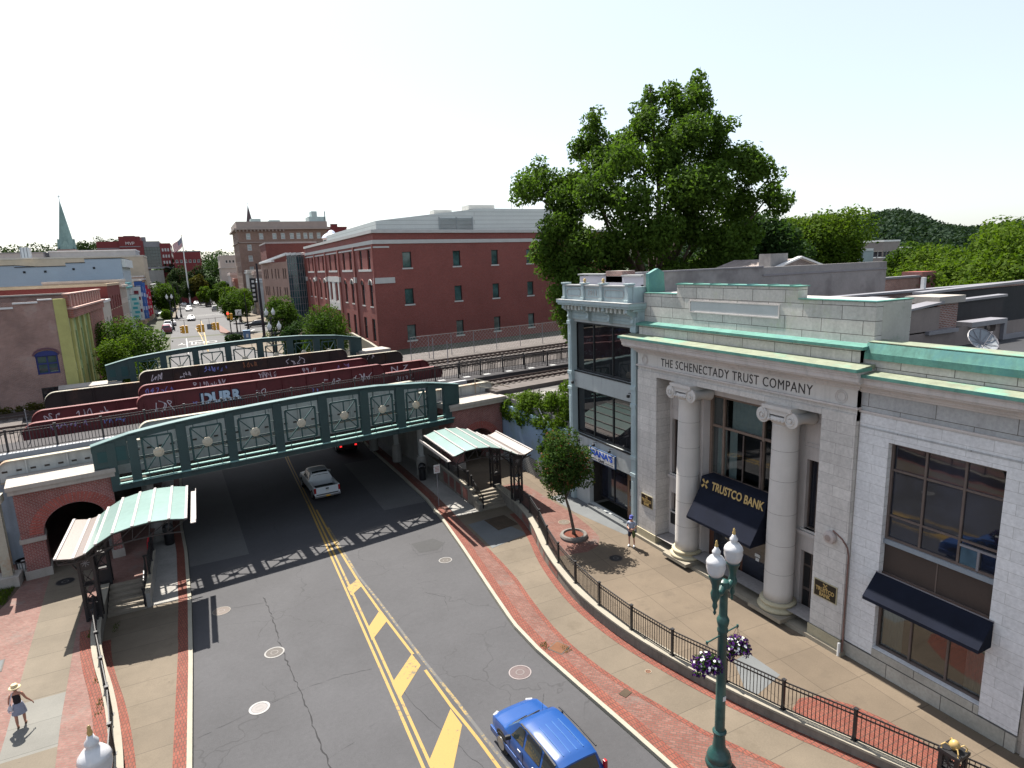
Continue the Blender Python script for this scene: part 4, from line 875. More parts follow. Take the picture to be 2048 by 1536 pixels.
# awnings
t = thing('awning', 'black fabric awning lettered TRUSTCO BANK between the two columns', 'awning', (20.9, 19.85, 3))
m = MB(); a0, a1 = 17.98, 21.92
m.poly([(20.98, a1, 5.0), (20.98, a0, 5.0), (20.84, a0, 4.38), (20.84, a1, 4.38)]); m.poly([(20.84, a1, 4.38), (20.84, a0, 4.38), (20.05, a0, 3.14), (20.05, a1, 3.14)])
m.poly([(20.05, a1, 3.14), (20.05, a0, 3.14), (20.05, a0, 3.02), (20.05, a1, 3.02)])
for y in (a0, a1): m.poly([(20.98, y, 5.0), (20.84, y, 4.38), (20.05, y, 3.14), (20.05, y, 3.02), (21.75, y, 3.02), (21.75, y, 5.0)])
m.poly([(20.98, a1, 5.0), (20.98, a0, 5.0), (21.75, a0, 5.02), (21.75, a1, 5.02)]); m.build('canopy', navy, t, fix=False)
nx_ = Vector((.14, 0, .62)).normalized()
text('lettering', 'TRUSTCO BANK', .5, gold, t, (20.895, 19.62, 4.70), (0, -1, 0), nx_, .004, .012, width=3.1, squash=1.08)
m = MB()
for k in range(4):
    a = math.radians(45+90*k)
    for da in (-.35, 0, .35): 
        f_ = lambda r, aa: (20.895+math.sin(aa)*r*.226, 21.60-math.cos(aa)*r, 4.70+math.sin(aa)*r)
        m.beam(f_(.06, a+da), f_(.25, a+da*.5), .035, .01, up=(1, 0, 0))
m.build('emblem', gold, t)
t = thing('awning', 'plain black fabric awning over the wide street-level window of the bank wing', 'awning', (20.9, 11.1, 3.2))
m = MB(); a0, a1 = 9.2, 13.0
m.poly([(20.99, a1, 3.98), (20.99, a0, 3.98), (20.28, a0, 3.22), (20.28, a1, 3.22)]); m.poly([(20.28, a1, 3.22), (20.28, a0, 3.22), (20.28, a0, 3.1), (20.28, a1, 3.1)])
for y in (a0, a1): m.poly([(20.99, y, 3.98), (20.28, y, 3.22), (20.28, y, 3.1), (20.99, y, 3.1)])
m.build('canopy', navy, t, fix=False); m = MB(); m.beam((20.98, a0, 3.99), (20.98, a1, 3.99), .03); m.build('top_rail', coping_grey, t)

# ================================================================ CAFE BUILDING
cafe = thing('cafe_building', 'narrow three-storey blue-grey building with ornate 1911 cornice beside the bank', 'building', (21.1, 30.3, 0))
XN = 21.05; ya, yb = 27.45, 33.75
O = (XN, yb, 0); hn = lambda y0, y1, z0, z1: (yb-y1, yb-y0, z0, z1)
h3 = hn(27.62, 33.62, 8.66, 11.78); h2 = hn(27.62, 33.62, 4.56, 7.6); h1 = hn(27.6, 31.9, .2, 3.3)
m = MB(); facade(m, O, TY, yb-ya, 0, 12.0, [h3, h2, h1], .3); m.build('wall', stucco, cafe)
for h in (h3, h2):
    wo = window(cafe, O, TY, h, .26, .12, (.34, .67), (), black_metal, glass('cafe_glass', (.012, .012, .014), .03, 1.0))
    m = MB(); m.box(XN-.03, XN+.1, ya+.12, yb-.08, h[2]-.06, h[2]); m.build('sill', black_metal, wo)
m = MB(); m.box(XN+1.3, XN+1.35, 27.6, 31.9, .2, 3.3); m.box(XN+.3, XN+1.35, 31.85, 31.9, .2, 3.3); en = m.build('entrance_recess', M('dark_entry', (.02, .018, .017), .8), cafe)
m = MB(); m.box(XN+.62, XN+.68, 27.65, 28.75, .2, 2.9); d_ = m.build('door', M('brown_door', (.17, .10, .06), .6, .3), cafe); m = MB(); m.box(XN+.6, XN+.62, 27.85, 28.55, 1.0, 2.6); m.build('door_glass', dark_glass, d_); m = MB(); m.box(XN+.58, XN+.6, 28.1, 28.4, 1.7, 2.1); m.build('notice', white_paint, d_)
window(cafe, O, TY, hn(28.9, 31.8, .5, 3.1), .85, .08, (.5,), (), black_metal, dark_glass, name='shop_window')
MB().box(20.75, 21.4, 27.5, 31.9, 0, .17).build('step', conc_grey, cafe)
for y in (27.12, 33.66):
    m = MB(); m.box(XN-.22, XN+.2, y-.2, y+.2, 0, 12.4)
    for z in (0.4, 3.4, 4.4, 7.4, 8.4, 11.6): m.box(XN-.27, XN+.2, y-.24, y+.24, z, z+.22)
    for z in (.9, 4.8, 8.8): m.box(XN-.245, XN-.22, y-.08, y+.08, z, z+2.2)
    m.build('pilaster', blue_trim, cafe, bevel=.015)
CX = XN; y0c, y1c = 26.85, 33.95
m = MB(); m.box(CX-.1, CX+.6, y0c, y1c, 11.95, 12.75)
for z in (12.08, 12.3, 12.5): m.box(CX-.14, CX, y0c, y1c, z, z+.04)
m.box(CX-.45, CX+.6, y0c-.05, y1c+.05, 12.72, 12.86); m.box(CX-.80, CX+.6, y0c-.12, y1c+.1, 12.86, 12.98); m.box(CX-.88, CX+.6, y0c-.16, y1c+.14, 12.98, 13.16); m.build('cornice', blue_trim, cafe, bevel=.012)
m = MB(); m.box(CX-.90, CX+.3, y0c-.18, y1c+.16, 13.16, 13.19); m.build('cornice_top', blue_trim_top, cafe)
m = MB()
for y in np.linspace(27.4, 33.5, 16): m.box(CX-.62, CX-.46, y-.09, y+.09, 12.58, 12.86)
m.build('dentils', M('dentil_pale', (.40, .42, .40), .6, .15), cafe)
for y in (27.15, 29.3, 31.45, 33.6):
    m = MB(); pts = []
    for a, b in ((0, 12.86), (-.7, 12.86), (-.72, 12.66), (-.52, 12.5), (-.34, 12.44), (-.30, 12.25), (-.36, 12.1), (-.28, 11.96), (-.12, 11.9), (0, 11.95)): pts.append((CX+a-.0, y-.11, b))
    m.extr(pts, (0, .22, 0)); m.build('bracket', blue_trim, cafe, bevel=.01)
m = MB(); m.box(CX-.52, CX-.30, 27.1, 33.7, 13.19, 14.02); m.box(CX-.30, CX+1.0, 27.0, 27.22, 13.19, 14.02); m.build('parapet', blue_trim, cafe)
m = MB(); m.box(CX-.60, CX-.24, 27.05, 33.75, 14.02, 14.10); m.box(CX-.52, CX+1.2, 31.7, 33.7, 13.98, 14.06); m.box(CX-.3, CX+1.2, 27.1, 31.7, 13.9, 13.97); m.build('parapet_cap', blue_trim_top, cafe)
for y in (27.2, 29.6, 31.5, 33.6): m = MB(); m.box(CX-.62, CX-.2, y-.13, y+.13, 13.19, 14.14); m.box(CX-.68, CX-.16, y-.17, y+.17, 13.19, 13.34); m.box(CX-.68, CX-.16, y-.19, y+.19, 14.12, 14.22); m.build('parapet_post', blue_trim, cafe, bevel=.012)
m = MB()
for y0, y1 in ((27.55, 29.3), (31.8, 33.3)):
    z0, z1 = 13.42, 13.84
    m.tube([(CX-.53, y0+.1, z0), (CX-.53, y1-.1, z0), (CX-.53, y1, z0+.1), (CX-.53, y1, z1-.1), (CX-.53, y1-.1, z1), (CX-.53, y0+.1, z1), (CX-.53, y0, z1-.1), (CX-.53, y0, z0+.1), (CX-.53, y0+.1, z0)], .03, 5)
m.tube([(CX-.53, y, z) for y, z in ((29.85, 13.36), (31.25, 13.36), (31.25, 13.9), (29.85, 13.9), (29.85, 13.36))], .025, 5)
m.build('raised_panel', blue_trim_top, cafe)
text('date', '1911', .42, blue_trim_top, cafe, (CX-.53, 30.55, 13.63), (0, -1, 0), (0, 0, 1), .02, .01, width=.85)
for y in (29.6, 31.5): MB().lathe((CX-.42, y, 14.22), [(.10, 0), (.04, .06), (.10, .12), (.08, .2), (.02, .26)], 10).build('finial', gold, cafe, smooth=True)
# body and roof parapets behind
m = MB(); m.box(XN+.6, 42, 27.0, 27.3, 11.0, 14.72); m.box(XN+.6, 30.2, 27.3, 27.5, 14.0, 14.1); m.build('party_wall', stucco_party, cafe)
m = MB(); m.box(XN+.55, 30.3, 26.95, 27.35, 14.72, 14.80); m.box(30.3, 42, 26.95, 27.35, 14.2, 14.3); m.build('party_wall_coping', coping_grey, cafe)
m = MB(); m.box(XN+.3, XN+.6, 27.3, 33.7, 12, 13.5); m.box(XN+.3, 42, 33.6, 33.9, 0, 14.0); m.box(XN+.5, 42, 27.3, 33.6, 13.3, 13.4); m.build('rear_body', M('side_wall_dark', (.16, .15, .15), .9, .2), cafe)
m = MB(); m.box(XN+.6, XN+.9, 27.3, 33.6, 13.4, 14.55); m.box(XN+.9, 30, 33.3, 33.6, 13.4, 14.55); m.build('roof_parapet', M('lavender_stucco', (.36, .35, .39), .9, .1), cafe)
m = MB(); m.box(XN+.5, XN+1.0, 27.35, 29.2, 14.55, 14.63); m.box(XN+.5, XN+1.0, 30.8, 33.7, 14.62, 14.70); m.box(XN+1, 30.1, 33.25, 33.7, 14.55, 14.63); m.build('roof_coping', blue_trim_top, cafe)
MB().box(XN+.6, XN+1.5, 29.2, 30.8, 14.2, 14.85).build('chimney', brick_chim, cafe)
m = MB(); m.extr([(XN+.5, 26.72, 13.7), (XN+.5, 26.72, 14.7), (XN+1.1, 26.72, 14.95), (XN+1.5, 26.72, 14.75), (XN+1.6, 26.72, 13.7)], (0, .25, 0)); m.build('copper_flashing', copper, cafe)
# sign and lights
t = thing('shop_sign', "white sign reading NANA'S CAFE in blue and black over the cafe entrance", 'sign', (20.9, 30.3, 3.4))
ys0, ys1, zs0, zs1 = 28.9, 31.72, 3.28, 4.10
MB().box(20.86, 20.98, ys0, ys1, zs0, zs1).build('frame', M('navy_frame', (.02, .05, .12), .5, .1), t); MB().box(20.85, 20.86, ys0+.05, ys1-.05, zs0+.05, zs1-.05).build('face', white_paint, t)
text('lettering', "NANA'S", .5, M('sign_blue', (.01, .07, .42), .5, .1), t, (20.845, 30.3, 3.80), (0, -1, 0), (0, 0, 1), .004, .022, width=2.35, squash=.98)
text('lettering', 'CAFE', .2, plastic_blk, t, (20.845, 30.3, 3.44), (0, -1, 0), (0, 0, 1), .004, .008, width=.62)
m = MB(); m.box(20.842, 20.85, 29.05, 29.9, 3.43, 3.46); m.box(20.842, 20.85, 30.7, 31.5, 3.43, 3.46); m.build('rule', plastic_blk, t)
def spot(y, z, label):
    t = thing('wall_light', label, 'wall light', (21.0, y, z), 'small lamps on the cafe front')
    m = MB(); m.beam((21.04, y, z+.1), (20.75, y, z+.18), .05); m.build('arm', chrome, t); m = MB(); m.box(20.7, 20.85, y-.07, y+.07, z-.08, z+.08); m.build('lamp_head', black_metal, t, bevel=.02)
spot(29.35, 4.3, 'small black floodlight above the right half of the cafe sign'); spot(31.0, 4.3, 'small black floodlight above the left half of the cafe sign')
spot(32.7, 4.2, 'small black floodlight left of the cafe sign above the young tree'); spot(27.5, 8.0, 'tall black wall lamp between the upper cafe windows by the bank'); spot(33.3, 7.9, 'black wall lamp at the left edge between the upper cafe windows')

# ================================================================ ROOFTOPS TO THE RIGHT
def simple(name, label, cat, parts, group=None):
    b = parts[0][2]; t = thing(name, label, cat, (b[0], b[2], b[4]), group)
    for nm, mt, bx in parts: MB().box(*bx).build(nm, mt, t)
    return t
t = thing('row_building', 'brown stucco building with metal coping, chimney notch and dark openings behind the bank wing', 'building', (23.5, 14.2, 8))
m = MB(); facade(m, (23.45, 14.2, 0), (1, 0, 0), 12, 8, 12.35, [(5.35, 6.2, 12.0, 12.35)], .2); m.box(23.45, 25.6, 14.2, 14.6, 12.3, 13.25); m.build('wall', stucco_brown, t)
m = MB(); m.extr([(23.4, 14.1, 13.2), (25.7, 14.1, 13.38), (25.7, 14.1, 13.46), (23.4, 14.1, 13.28)], (0, .6, 0)); m.box(27.6, 30.0, 14.05, 14.7, 12.3, 12.5); m.box(24.75, 26.7, 14.05, 14.6, 12.22, 12.36); m.box(30.0, 30.2, 14.05, 14.7, 11.6, 12.5); m.box(30.2, 36, 14.05, 14.7, 11.6, 11.8); m.build('coping', coping_grey, t)
m = MB(); m.box(24.9, 33.0, 15.6, 15.7, 11, 13.1); m.box(30.5, 40, 17.8, 18.0, 11, 13.35); m.build('dark_wall', membrane, t)
m = MB(); m.extr([(24.8, 15.5, 13.1), (33.1, 15.5, 13.2), (33.1, 15.5, 13.3), (24.8, 15.5, 13.2)], (0, .4, 0)); m.extr([(30.4, 17.7, 13.35), (40, 17.7, 13.5), (40, 17.7, 13.62), (30.4, 17.7, 13.47)], (0, .5, 0)); m.build('upper_coping', coping_grey, t)
MB().box(23.5, 45, 14.5, 26.9, 10.9, 11.0).build('roof', membrane, t)
t = thing('chimney', 'square dark brick chimney with stone cap on the roof behind the satellite dish', 'chimney', (26.6, 14.7, 11.5))
MB().box(25.65, 27.05, 14.35, 15.4, 11.5, 13.35).build('stack', brick_chim, t); MB().box(25.5, 27.25, 14.2, 15.55, 13.35, 13.62).build('cap', coping_stone, t)
t = thing('satellite_dish', 'grey mesh satellite dish on the bank roof behind the green coping', 'satellite dish', (25.0, 12.4, 11.6))
c = Vector((25.0, 12.35, 12.15)); ax = Vector((-.25, -.62, .62)).normalized(); u_ = ax.cross(Vector((0, 0, 1))).normalized(); w_ = ax.cross(u_)
m = MB(); ring = []
for rr, dp in ((.02, 0), (.25, .03), (.5, .1), (.72, .2)):
    ring.append([c+(u_*math.cos(a)+w_*math.sin(a))*rr*.72+ax*(dp*.8-.1) for a in [2*math.pi*k/20 for k in range(20)]])
m2 = MB()
for i in range(3):
    for k in range(20): m2.quad(ring[i][k], ring[i][(k+1) % 20], ring[i+1][(k+1) % 20], ring[i+1][k])
m2.build('reflector', M('dish_mesh', (.22, .24, .26), .6, .15), t, fix=False)
m = MB(); m.tube([tuple(p) for p in ring[3]]+[tuple(ring[3][0])], .022, 5)
for k in range(0, 20, 2): m.tube([tuple(ring[0][k]), tuple(ring[3][k])], .012, 4)
m.build('rim', coping_grey, t); m = MB(); m.tube([tuple(c-ax*.1), (25.15, 12.7, 11.6)], .05, 6); m.tube([tuple(ring[3][3]), tuple(c+ax*.55)], .015, 4); m.tube([tuple(ring[3][12]), tuple(c+ax*.55)], .015, 4); m.build('mast', coping_grey, t)
t = thing('air_conditioner', 'grey air conditioner unit in the brick wall beyond the bank parapet', 'air conditioner', (31.5, 22, 12))
MB().box(31.3, 33.0, 20.9, 21.9, 11.4, 13.0).build('casing', coping_grey, t); MB().box(31.45, 32.1, 20.88, 20.9, 11.6, 12.9).build('grille', membrane, t); MB().box(32.2, 32.85, 20.88, 20.9, 11.6, 12.9).build('grille', membrane, t)
t = thing('row_building', 'long low red brick parapet with grey coping behind the stepped bank attic', 'building', (30, 22.3, 10))
MB().box(26.0, 50, 22.3, 22.7, 9, 13.0).build('wall', brick_chim, t); MB().box(25.9, 48, 22.2, 22.8, 13.0, 13.12).build('coping', coping_grey, t); MB().box(48.2, 54, 23, 23.4, 9, 12.6).build('low_wall', brick_chim, t); MB().box(38.5, 38.7, 22.4, 22.6, 13.1, 13.8).build('vent_pipe', white_paint, t)
t = thing('row_building', 'old brick gable with white roof edge and chimney behind the bank roof', 'building', (38, 31, 10))
m = MB(); m.extr([(34.6, 31, 9), (42.6, 31, 9), (42.6, 31, 13.9), (38.3, 31, 15.1), (34.6, 31, 14.1)], (0, 6, 0)); m.build('wall', brick('gable_brick', (.16, .115, .10), (.24, .19, .17), (.28, .26, .25), .22, .075, .012, var=.35, patch=(.3, .28, .27)), t)
m = MB(); m.beam((34.3, 30.9, 14.1), (38.3, 30.9, 15.2), .35, .12); m.beam((38.3, 30.9, 15.2), (42.9, 30.9, 13.9), .35, .12); m.build('roof_edge', white_paint, t)
MB().box(35.7, 37.4, 31.2, 32.2, 13.5, 15.5).build('chimney', stucco_party, t)
t = thing('row_building', 'grey rendered parapet and small brick block left of the yellow-green trees', 'building', (43, 30, 10))
MB().box(42.7, 44.6, 30, 31, 9, 13.6).build('wall', stucco_party, t); MB().box(44.6, 50.2, 29.6, 29.9, 9, 13.3).build('brick_wall', brick_old, t); MB().box(44.5, 50.3, 29.5, 30, 13.3, 13.45).build('coping', coping_grey, t); MB().box(50.2, 52, 29.4, 31, 9, 13.7).build('brick_end', brick_dark, t)
t = thing('row_building', 'dark stepped rendered wall behind the bank attic under the big trees', 'building', (33, 29, 10))
MB().box(30.4, 36.5, 28.6, 29, 9, 14.25).build('wall', stucco_brown, t); MB().box(30.3, 36.6, 28.5, 29.1, 14.25, 14.35).build('coping', membrane, t)
# ================================================================ RAILWAY BRIDGE
def truss(label, t0, dz, s0, s1, grp='green lattice bridge fascias'):
    root = thing('bridge_truss', label, 'bridge truss', TS(s0, t0, 3.8+dz), grp); L_ = s1-s0; k = L_/22.45
    X = lambda s: s0+s*k
    top = [(-.74, 6.55), (.6, 6.85), (1.23, 6.98), (3.47, 7.2), (6.2, 7.38), (9.1, 7.5), (12.3, 7.58), (15.9, 7.5), (19.8, 7.18), (22.48, 6.7)]
    ztop = lambda s: float(np.interp(s, [p[0] for p in top], [p[1] for p in top]))+dz
    m = MB(TR); ps = list(np.linspace(-.74, 22.48, 26))
    for a, b in zip(ps[:-1], ps[1:]):
        m.extr([(X(a), t0-.16, ztop(a)-.36), (X(b), t0-.16, ztop(b)-.36), (X(b), t0-.16, ztop(b)), (X(a), t0-.16, ztop(a))], (TR.to_3x3().inverted() @ VV)*.32)
    m.build('top_chord', green_steel, root, bevel=0)
    m = MB(TR)
    for a, b in zip(ps[:-1], ps[1:]):
        m.add([(X(a), t0-.30, ztop(a)), (X(b), t0-.30, ztop(b)), (X(b), t0+.30, ztop(b)), (X(a), t0+.30, ztop(a)), (X(a), t0-.30, ztop(a)+.05), (X(b), t0-.30, ztop(b)+.05), (X(b), t0+.30, ztop(b)+.05), (X(a), t0+.30, ztop(a)+.05)],
              [(0, 3, 2, 1), (4, 5, 6, 7), (0, 1, 5, 4), (2, 3, 7, 6)])
    m.build('top_flange', M('truss_top_flange', (.07, .13, .13), .5, .2, 1, 9, .05), root)
    m = MB(TR); m.box(X(0), X(21.9), t0-.16, t0+.16, 3.84+dz, 4.12+dz); m.build('bottom_chord', green_steel, root)
    m = MB(TR); m.box(X(.3), X(21.9), t0-.34, t0-.16, 4.22+dz, 4.28+dz); m.box(X(.3), X(21.9), t0+.02, t0+.2, 4.42+dz, 4.48+dz); m.build('pipe_rails', green_light, root)
    posts = [(-.02, .32), (1.0, 1.4), (3.45, 3.9), (6.12, 6.55), (8.94, 9.38), (11.84, 12.32), (14.68, 15.2), (17.34, 17.9), (19.86, 20.44), (21.2, 22.1)]
    for a, b in posts[:-1]:
        m = MB(TR); m.box(X(a), X(b), t0-.2, t0+.2, 3.9+dz, ztop((a+b)/2)-.1); m.box(X(a)-.04, X(b)+.04, t0-.23, t0-.2, 3.86+dz, ztop((a+b)/2)-.12); m.build('post', green_steel, root)
    m = MB(TR); m.box(X(-.72), X(.05), t0-.2, t0+.2, 5.26+dz, ztop(-.5)-.02); m.box(X(.05), X(.95), t0-.18, t0+.18, 5.3+dz, ztop(.5)-.05); m.build('end_block', green_steel, root)
    m = MB(TR); m.box(X(-.5), X(-.05), t0-.215, t0-.2, 5.6+dz, 6.2+dz); m.box(X(.12), X(.85), t0-.20, t0-.18, 5.55+dz, 6.35+dz); m.build('end_recess', M('green_recess', (.014, .05, .052), .6), root)
    m = MB(TR); m.box(X(21.2), X(22.45), t0-.2, t0+.2, 5.25+dz, ztop(22)-.02); m.box(X(21.2), X(21.75), t0-.2, t0+.2, 3.9+dz, 5.3+dz); m.build('end_block', green_steel, root)
    for i in range(1, len(posts)-2):
        a = posts[i][1]; b = posts[i+1][0]; c = (a+b)/2; w2 = (b-a)*.5-.28; zc = (4.45+ztop(c)-dz-.55)/2+dz+.12; h2 = min(.98, (ztop(c)-dz-.55-4.55)/2)
        P = lambda x, z: (X(x), t0-.05, z)
        m = MB(TR); bw = .10
        for p, q in ((P(c-w2, zc-h2), P(c-w2, zc+h2)), (P(c+w2, zc-h2), P(c+w2, zc+h2)), (P(c-w2, zc-h2), P(c+w2, zc-h2)), (P(c-w2, zc+h2), P(c+w2, zc+h2))): m.beam(p, q, bw, bw)
        for p, q in ((P(c-w2, zc-h2), P(c+w2, zc+h2)), (P(c-w2, zc+h2), P(c+w2, zc-h2)), (P(c, zc-h2), P(c, zc+h2))): m.beam(p, q, .09, .06)
        for xx, z0, z1 in ((c-w2*.8, zc+h2, ztop(c)-.3), (c+w2*.8, zc+h2, ztop(c)-.3), (c-w2*.8, zc-h2, 4.1+dz), (c+w2*.8, zc-h2, 4.1+dz)): m.beam(P(xx, z0), P(xx, z1), .04, .04)
        for zz in (zc-h2*.5, zc+h2*.5):
            m.beam(P(c-w2, zz), P(a-.05, zz), .04, .04); m.beam(P(c+w2, zz), P(b+.05, zz), .04, .04)
        pn = m.build('lattice_panel', M('panel_steel', (.022, .055, .055), .55, .2), root)
        m = MB(TR); m.lathe((X(c), t0-.12, zc), [(.02, -.05), (.16, -.045), (.2, -.02), (.28, 0), (.28, .06)], 16, 'y'); m.build('medallion', M('medallion', (.42, .38, .30), .6, .2, 2, 10, .1, stain=(.4, .24, .12)), pn)
    # railing and mesh behind
    m = MB(TR); m.box(X(.4), X(21.6), t0+.24, t0+.28, 5.42+dz, 5.50+dz); m.build('hand_rail', green_steel, root)
    return root
truss('long green lattice truss with round medallions on the near side of the railway bridge', 0.0, 0, -.0, 22.45)
truss('distant green lattice truss behind the black girder, on the far side of the bridge', 21.0, 1.85, 2.05, 23.6)
# graffiti -----------------------------------------------------------------
def scribble(seed, s0, s1, z0, z1, strokes=6, t=0, w_=.025):
    rg = random.Random(seed); m = MB(TR); n = max(1, int((s1-s0)/((z1-z0)*.55)))
    for i in range(n):
        cx = s0+(s1-s0)*(i+.5)/n; hw = (s1-s0)/n*.45; pts = []; k = rg.choice([3, 4, 5])
        for j in range(k+1):
            pts.append((cx+rg.uniform(-1, 1)*hw, (z0+z1)/2+rg.uniform(-1, 1)*(z1-z0)*.5))
        sm = smooth_line(pts, .08)
        for a, b in zip(sm[:-1], sm[1:]):
            if a == b: continue
            d = Vector((b[0]-a[0], b[1]-a[1])).normalized()*w_; nx2, nz2 = -d.y, d.x
            m.quad((a[0]-nx2, t, a[1]-nz2), (b[0]-nx2, t, b[1]-nz2), (b[0]+nx2, t, b[1]+nz2), (a[0]+nx2, t, a[1]+nz2))
    return m
def girder(label, t0, slo, s1a, s1b, shi, zlo, zhi, zb, web, flange, r=.6, grp='plate girders of the railway bridge', graf=(), fw=.42, stiff=True, rl=.75):
    root = thing('bridge_girder', label, 'bridge girder', TS(slo, t0, zb), grp)
    P = []
    def arc(cx, cz, rr, a0, a1, n=7):
        for i in range(n+1):
            a = math.radians(a0+(a1-a0)*i/n); P.append((cx+rr*math.cos(a), cz+rr*math.sin(a)))
    arc(slo+rl, zlo-rl, rl, 180, 90); P.append((s1a, zlo)); arc(s1a+r, zhi-r, r, 180, 90); arc(s1b-r, zhi-r, r, 90, 0); P.append((s1b, zlo)); arc(shi-rl, zlo-rl, rl, 90, 0)
    m = MB(TR); poly = [(p[0], t0-.03, p[1]) for p in P]+[(shi, t0-.03, zb), (slo, t0-.03, zb)]
    m.extr(poly, VV*.06) if False else m.add([(a, t0-.03, b) for a, _, b in poly]+[(a, t0+.03, b) for a, _, b in poly], [tuple(range(len(poly))), tuple(range(len(poly), 2*len(poly)))[::-1]])
    m.build('web', web, root)
    m = MB(TR)
    for a, b in zip(P[:-1], P[1:]):
        if (Vector(a)-Vector(b)).length < 1e-4: continue
        m.add([(a[0], t0-fw/2, a[1]), (b[0], t0-fw/2, b[1]), (b[0], t0+fw/2, b[1]), (a[0], t0+fw/2, a[1]), (a[0], t0-fw/2, a[1]-.05), (b[0], t0-fw/2, b[1]-.05), (b[0], t0+fw/2, b[1]-.05), (a[0], t0+fw/2, a[1]-.05)],
              [(0, 1, 2, 3), (7, 6, 5, 4), (0, 4, 5, 1), (3, 2, 6, 7)])
    m.box(slo, shi, t0-fw/2, t0+fw/2, zb-.05, zb); m.build('top_flange', flange, root)
    if stiff:
        m = MB(TR)
        for s in np.arange(slo+1.2, shi-.5, 1.85):
            zt = zlo if (s < s1a+.05 or s > s1b-.05) else zhi-.12*(1 if s1a+r < s < s1b-r else 4)
            m.box(s-.03, s+.03, t0-.16, t0-.03, zb, zt-.06); m.box(s-.03, s+.03, t0+.03, t0+.16, zb, zt-.06)
        m.build('stiffener', web, root)
    for g_ in graf:
        if g_[0] == 's':
            _, sd, a, b, c, d, mt = g_; scribble(sd, a, b, c, d, t=t0-.045).build('graffiti', mt, root, fix=False)
    return root
gw, gb, gp = graf_w, graf_b, M('graffiti_violet', (.3, .2, .42), .7)
girder('cream plate girder with rust-edged top close behind the near green truss', 2.2, -4.9, 1.75, 20.2, 27.0, 6.05, 7.05, 4.9, cream_steel, cream_rust, .6, rl=.45)
m = MB(TR); m.box(.2, 21.6, 2.0, 2.4, 3.85, 4.9); struct(m.build('edge_beam', cream_steel)); m = MB(TR); m.box(.1, 21.8, .3, 1.9, 4.15, 4.22); struct(m.build('inspection_walkway', brick('grating', (.20, .155, .08), (.17, .13, .07), (.04, .035, .03), .16, .16, .05, True, .2, off=0)))
G1 = [('s', 11, 3.0, 4.6, 6.2, 7.1, gw), ('s', 12, 5.6, 6.0, 6.3, 7.0, gb), ('s', 13, 9.9, 10.7, 6.3, 6.9, gw), ('s', 15, 15.2, 16.6, 6.35, 7.0, gw), ('s', 16, 17.4, 19.3, 6.3, 7.2, gw), ('s', 17, 14.1, 14.7, 6.0, 6.5, gb), ('s', 18, -2.6, -.6, 6.05, 6.5, gp), ('s', 19, .3, 1.6, 6.0, 6.4, gb), ('s', 20, 21.4, 23.2, 5.9, 6.4, gw)]
g1 = girder('long dark red girder with the big pale DURR graffiti, nearest red one', 8.5, -4.0, 2.3, 20.4, 25.9, 6.78, 7.62, 5.2, red_steel, red_flange_lit, graf=G1)
text('graffiti', 'DURR', 1.15, graf_k, g1, TS(7.55, 8.44, 6.72), UU, (0, 0, 1), .004, .10, width=2.95, squash=.95)
text('graffiti', 'DURR', 1.05, graf_p, g1, TS(7.55, 8.42, 6.75), UU, (0, 0, 1), .004, .055, width=2.7, squash=.95)
G2 = [('s', 21, -3.0, -1.9, 6.1, 6.7, gw), ('s', 22, -1.2, -.2, 6.1, 6.7, gw), ('s', 23, .2, .8, 6.2, 6.7, gw), ('s', 24, 3.1, 5.0, 7.05, 7.55, gb), ('s', 25, 6.3, 8.6, 7.1, 7.6, gw), ('s', 26, 11.0, 12.4, 7.2, 7.7, gw), ('s', 27, 14.2, 15.6, 7.1, 7.6, gw), ('s', 28, 17.4, 18.6, 7.1, 7.6, gp), ('s', 29, 20.8, 21.4, 6.5, 7.0, gw)]
g2 = girder('second dark red girder tagged with small white scribbles, behind the DURR one', 11.5, -3.6, 2.7, 20.2, 26.2, 7.02, 7.85, 5.2, red_steel, red_flange_lit, graf=G2)
text('graffiti', "N Z", .8, gw, g2, TS(23.2, 11.42, 6.45), UU, (0, 0, 1), .003, .0, width=1.7)
G3 = [('s', 31, 4.0, 5.0, 7.3, 8.0, gw), ('s', 32, 6.1, 7.0, 7.3, 7.8, gw), ('s', 33, 7.9, 9.8, 7.45, 8.0, gb), ('s', 34, 11, 12.2, 7.5, 8, M('graffiti_rust', (.25, .1, .05), .7)), ('s', 35, 14.6, 16.4, 7.3, 8.0, gw), ('s', 36, 22.2, 23, 6.9, 7.4, gw)]
girder('black girder with a white upper edge in front of the far green truss', 16.5, -2.9, 3.25, 20.3, 26.0, 7.42, 8.2, 5.2, black_steel, cream_rust, graf=G3, fw=.34)
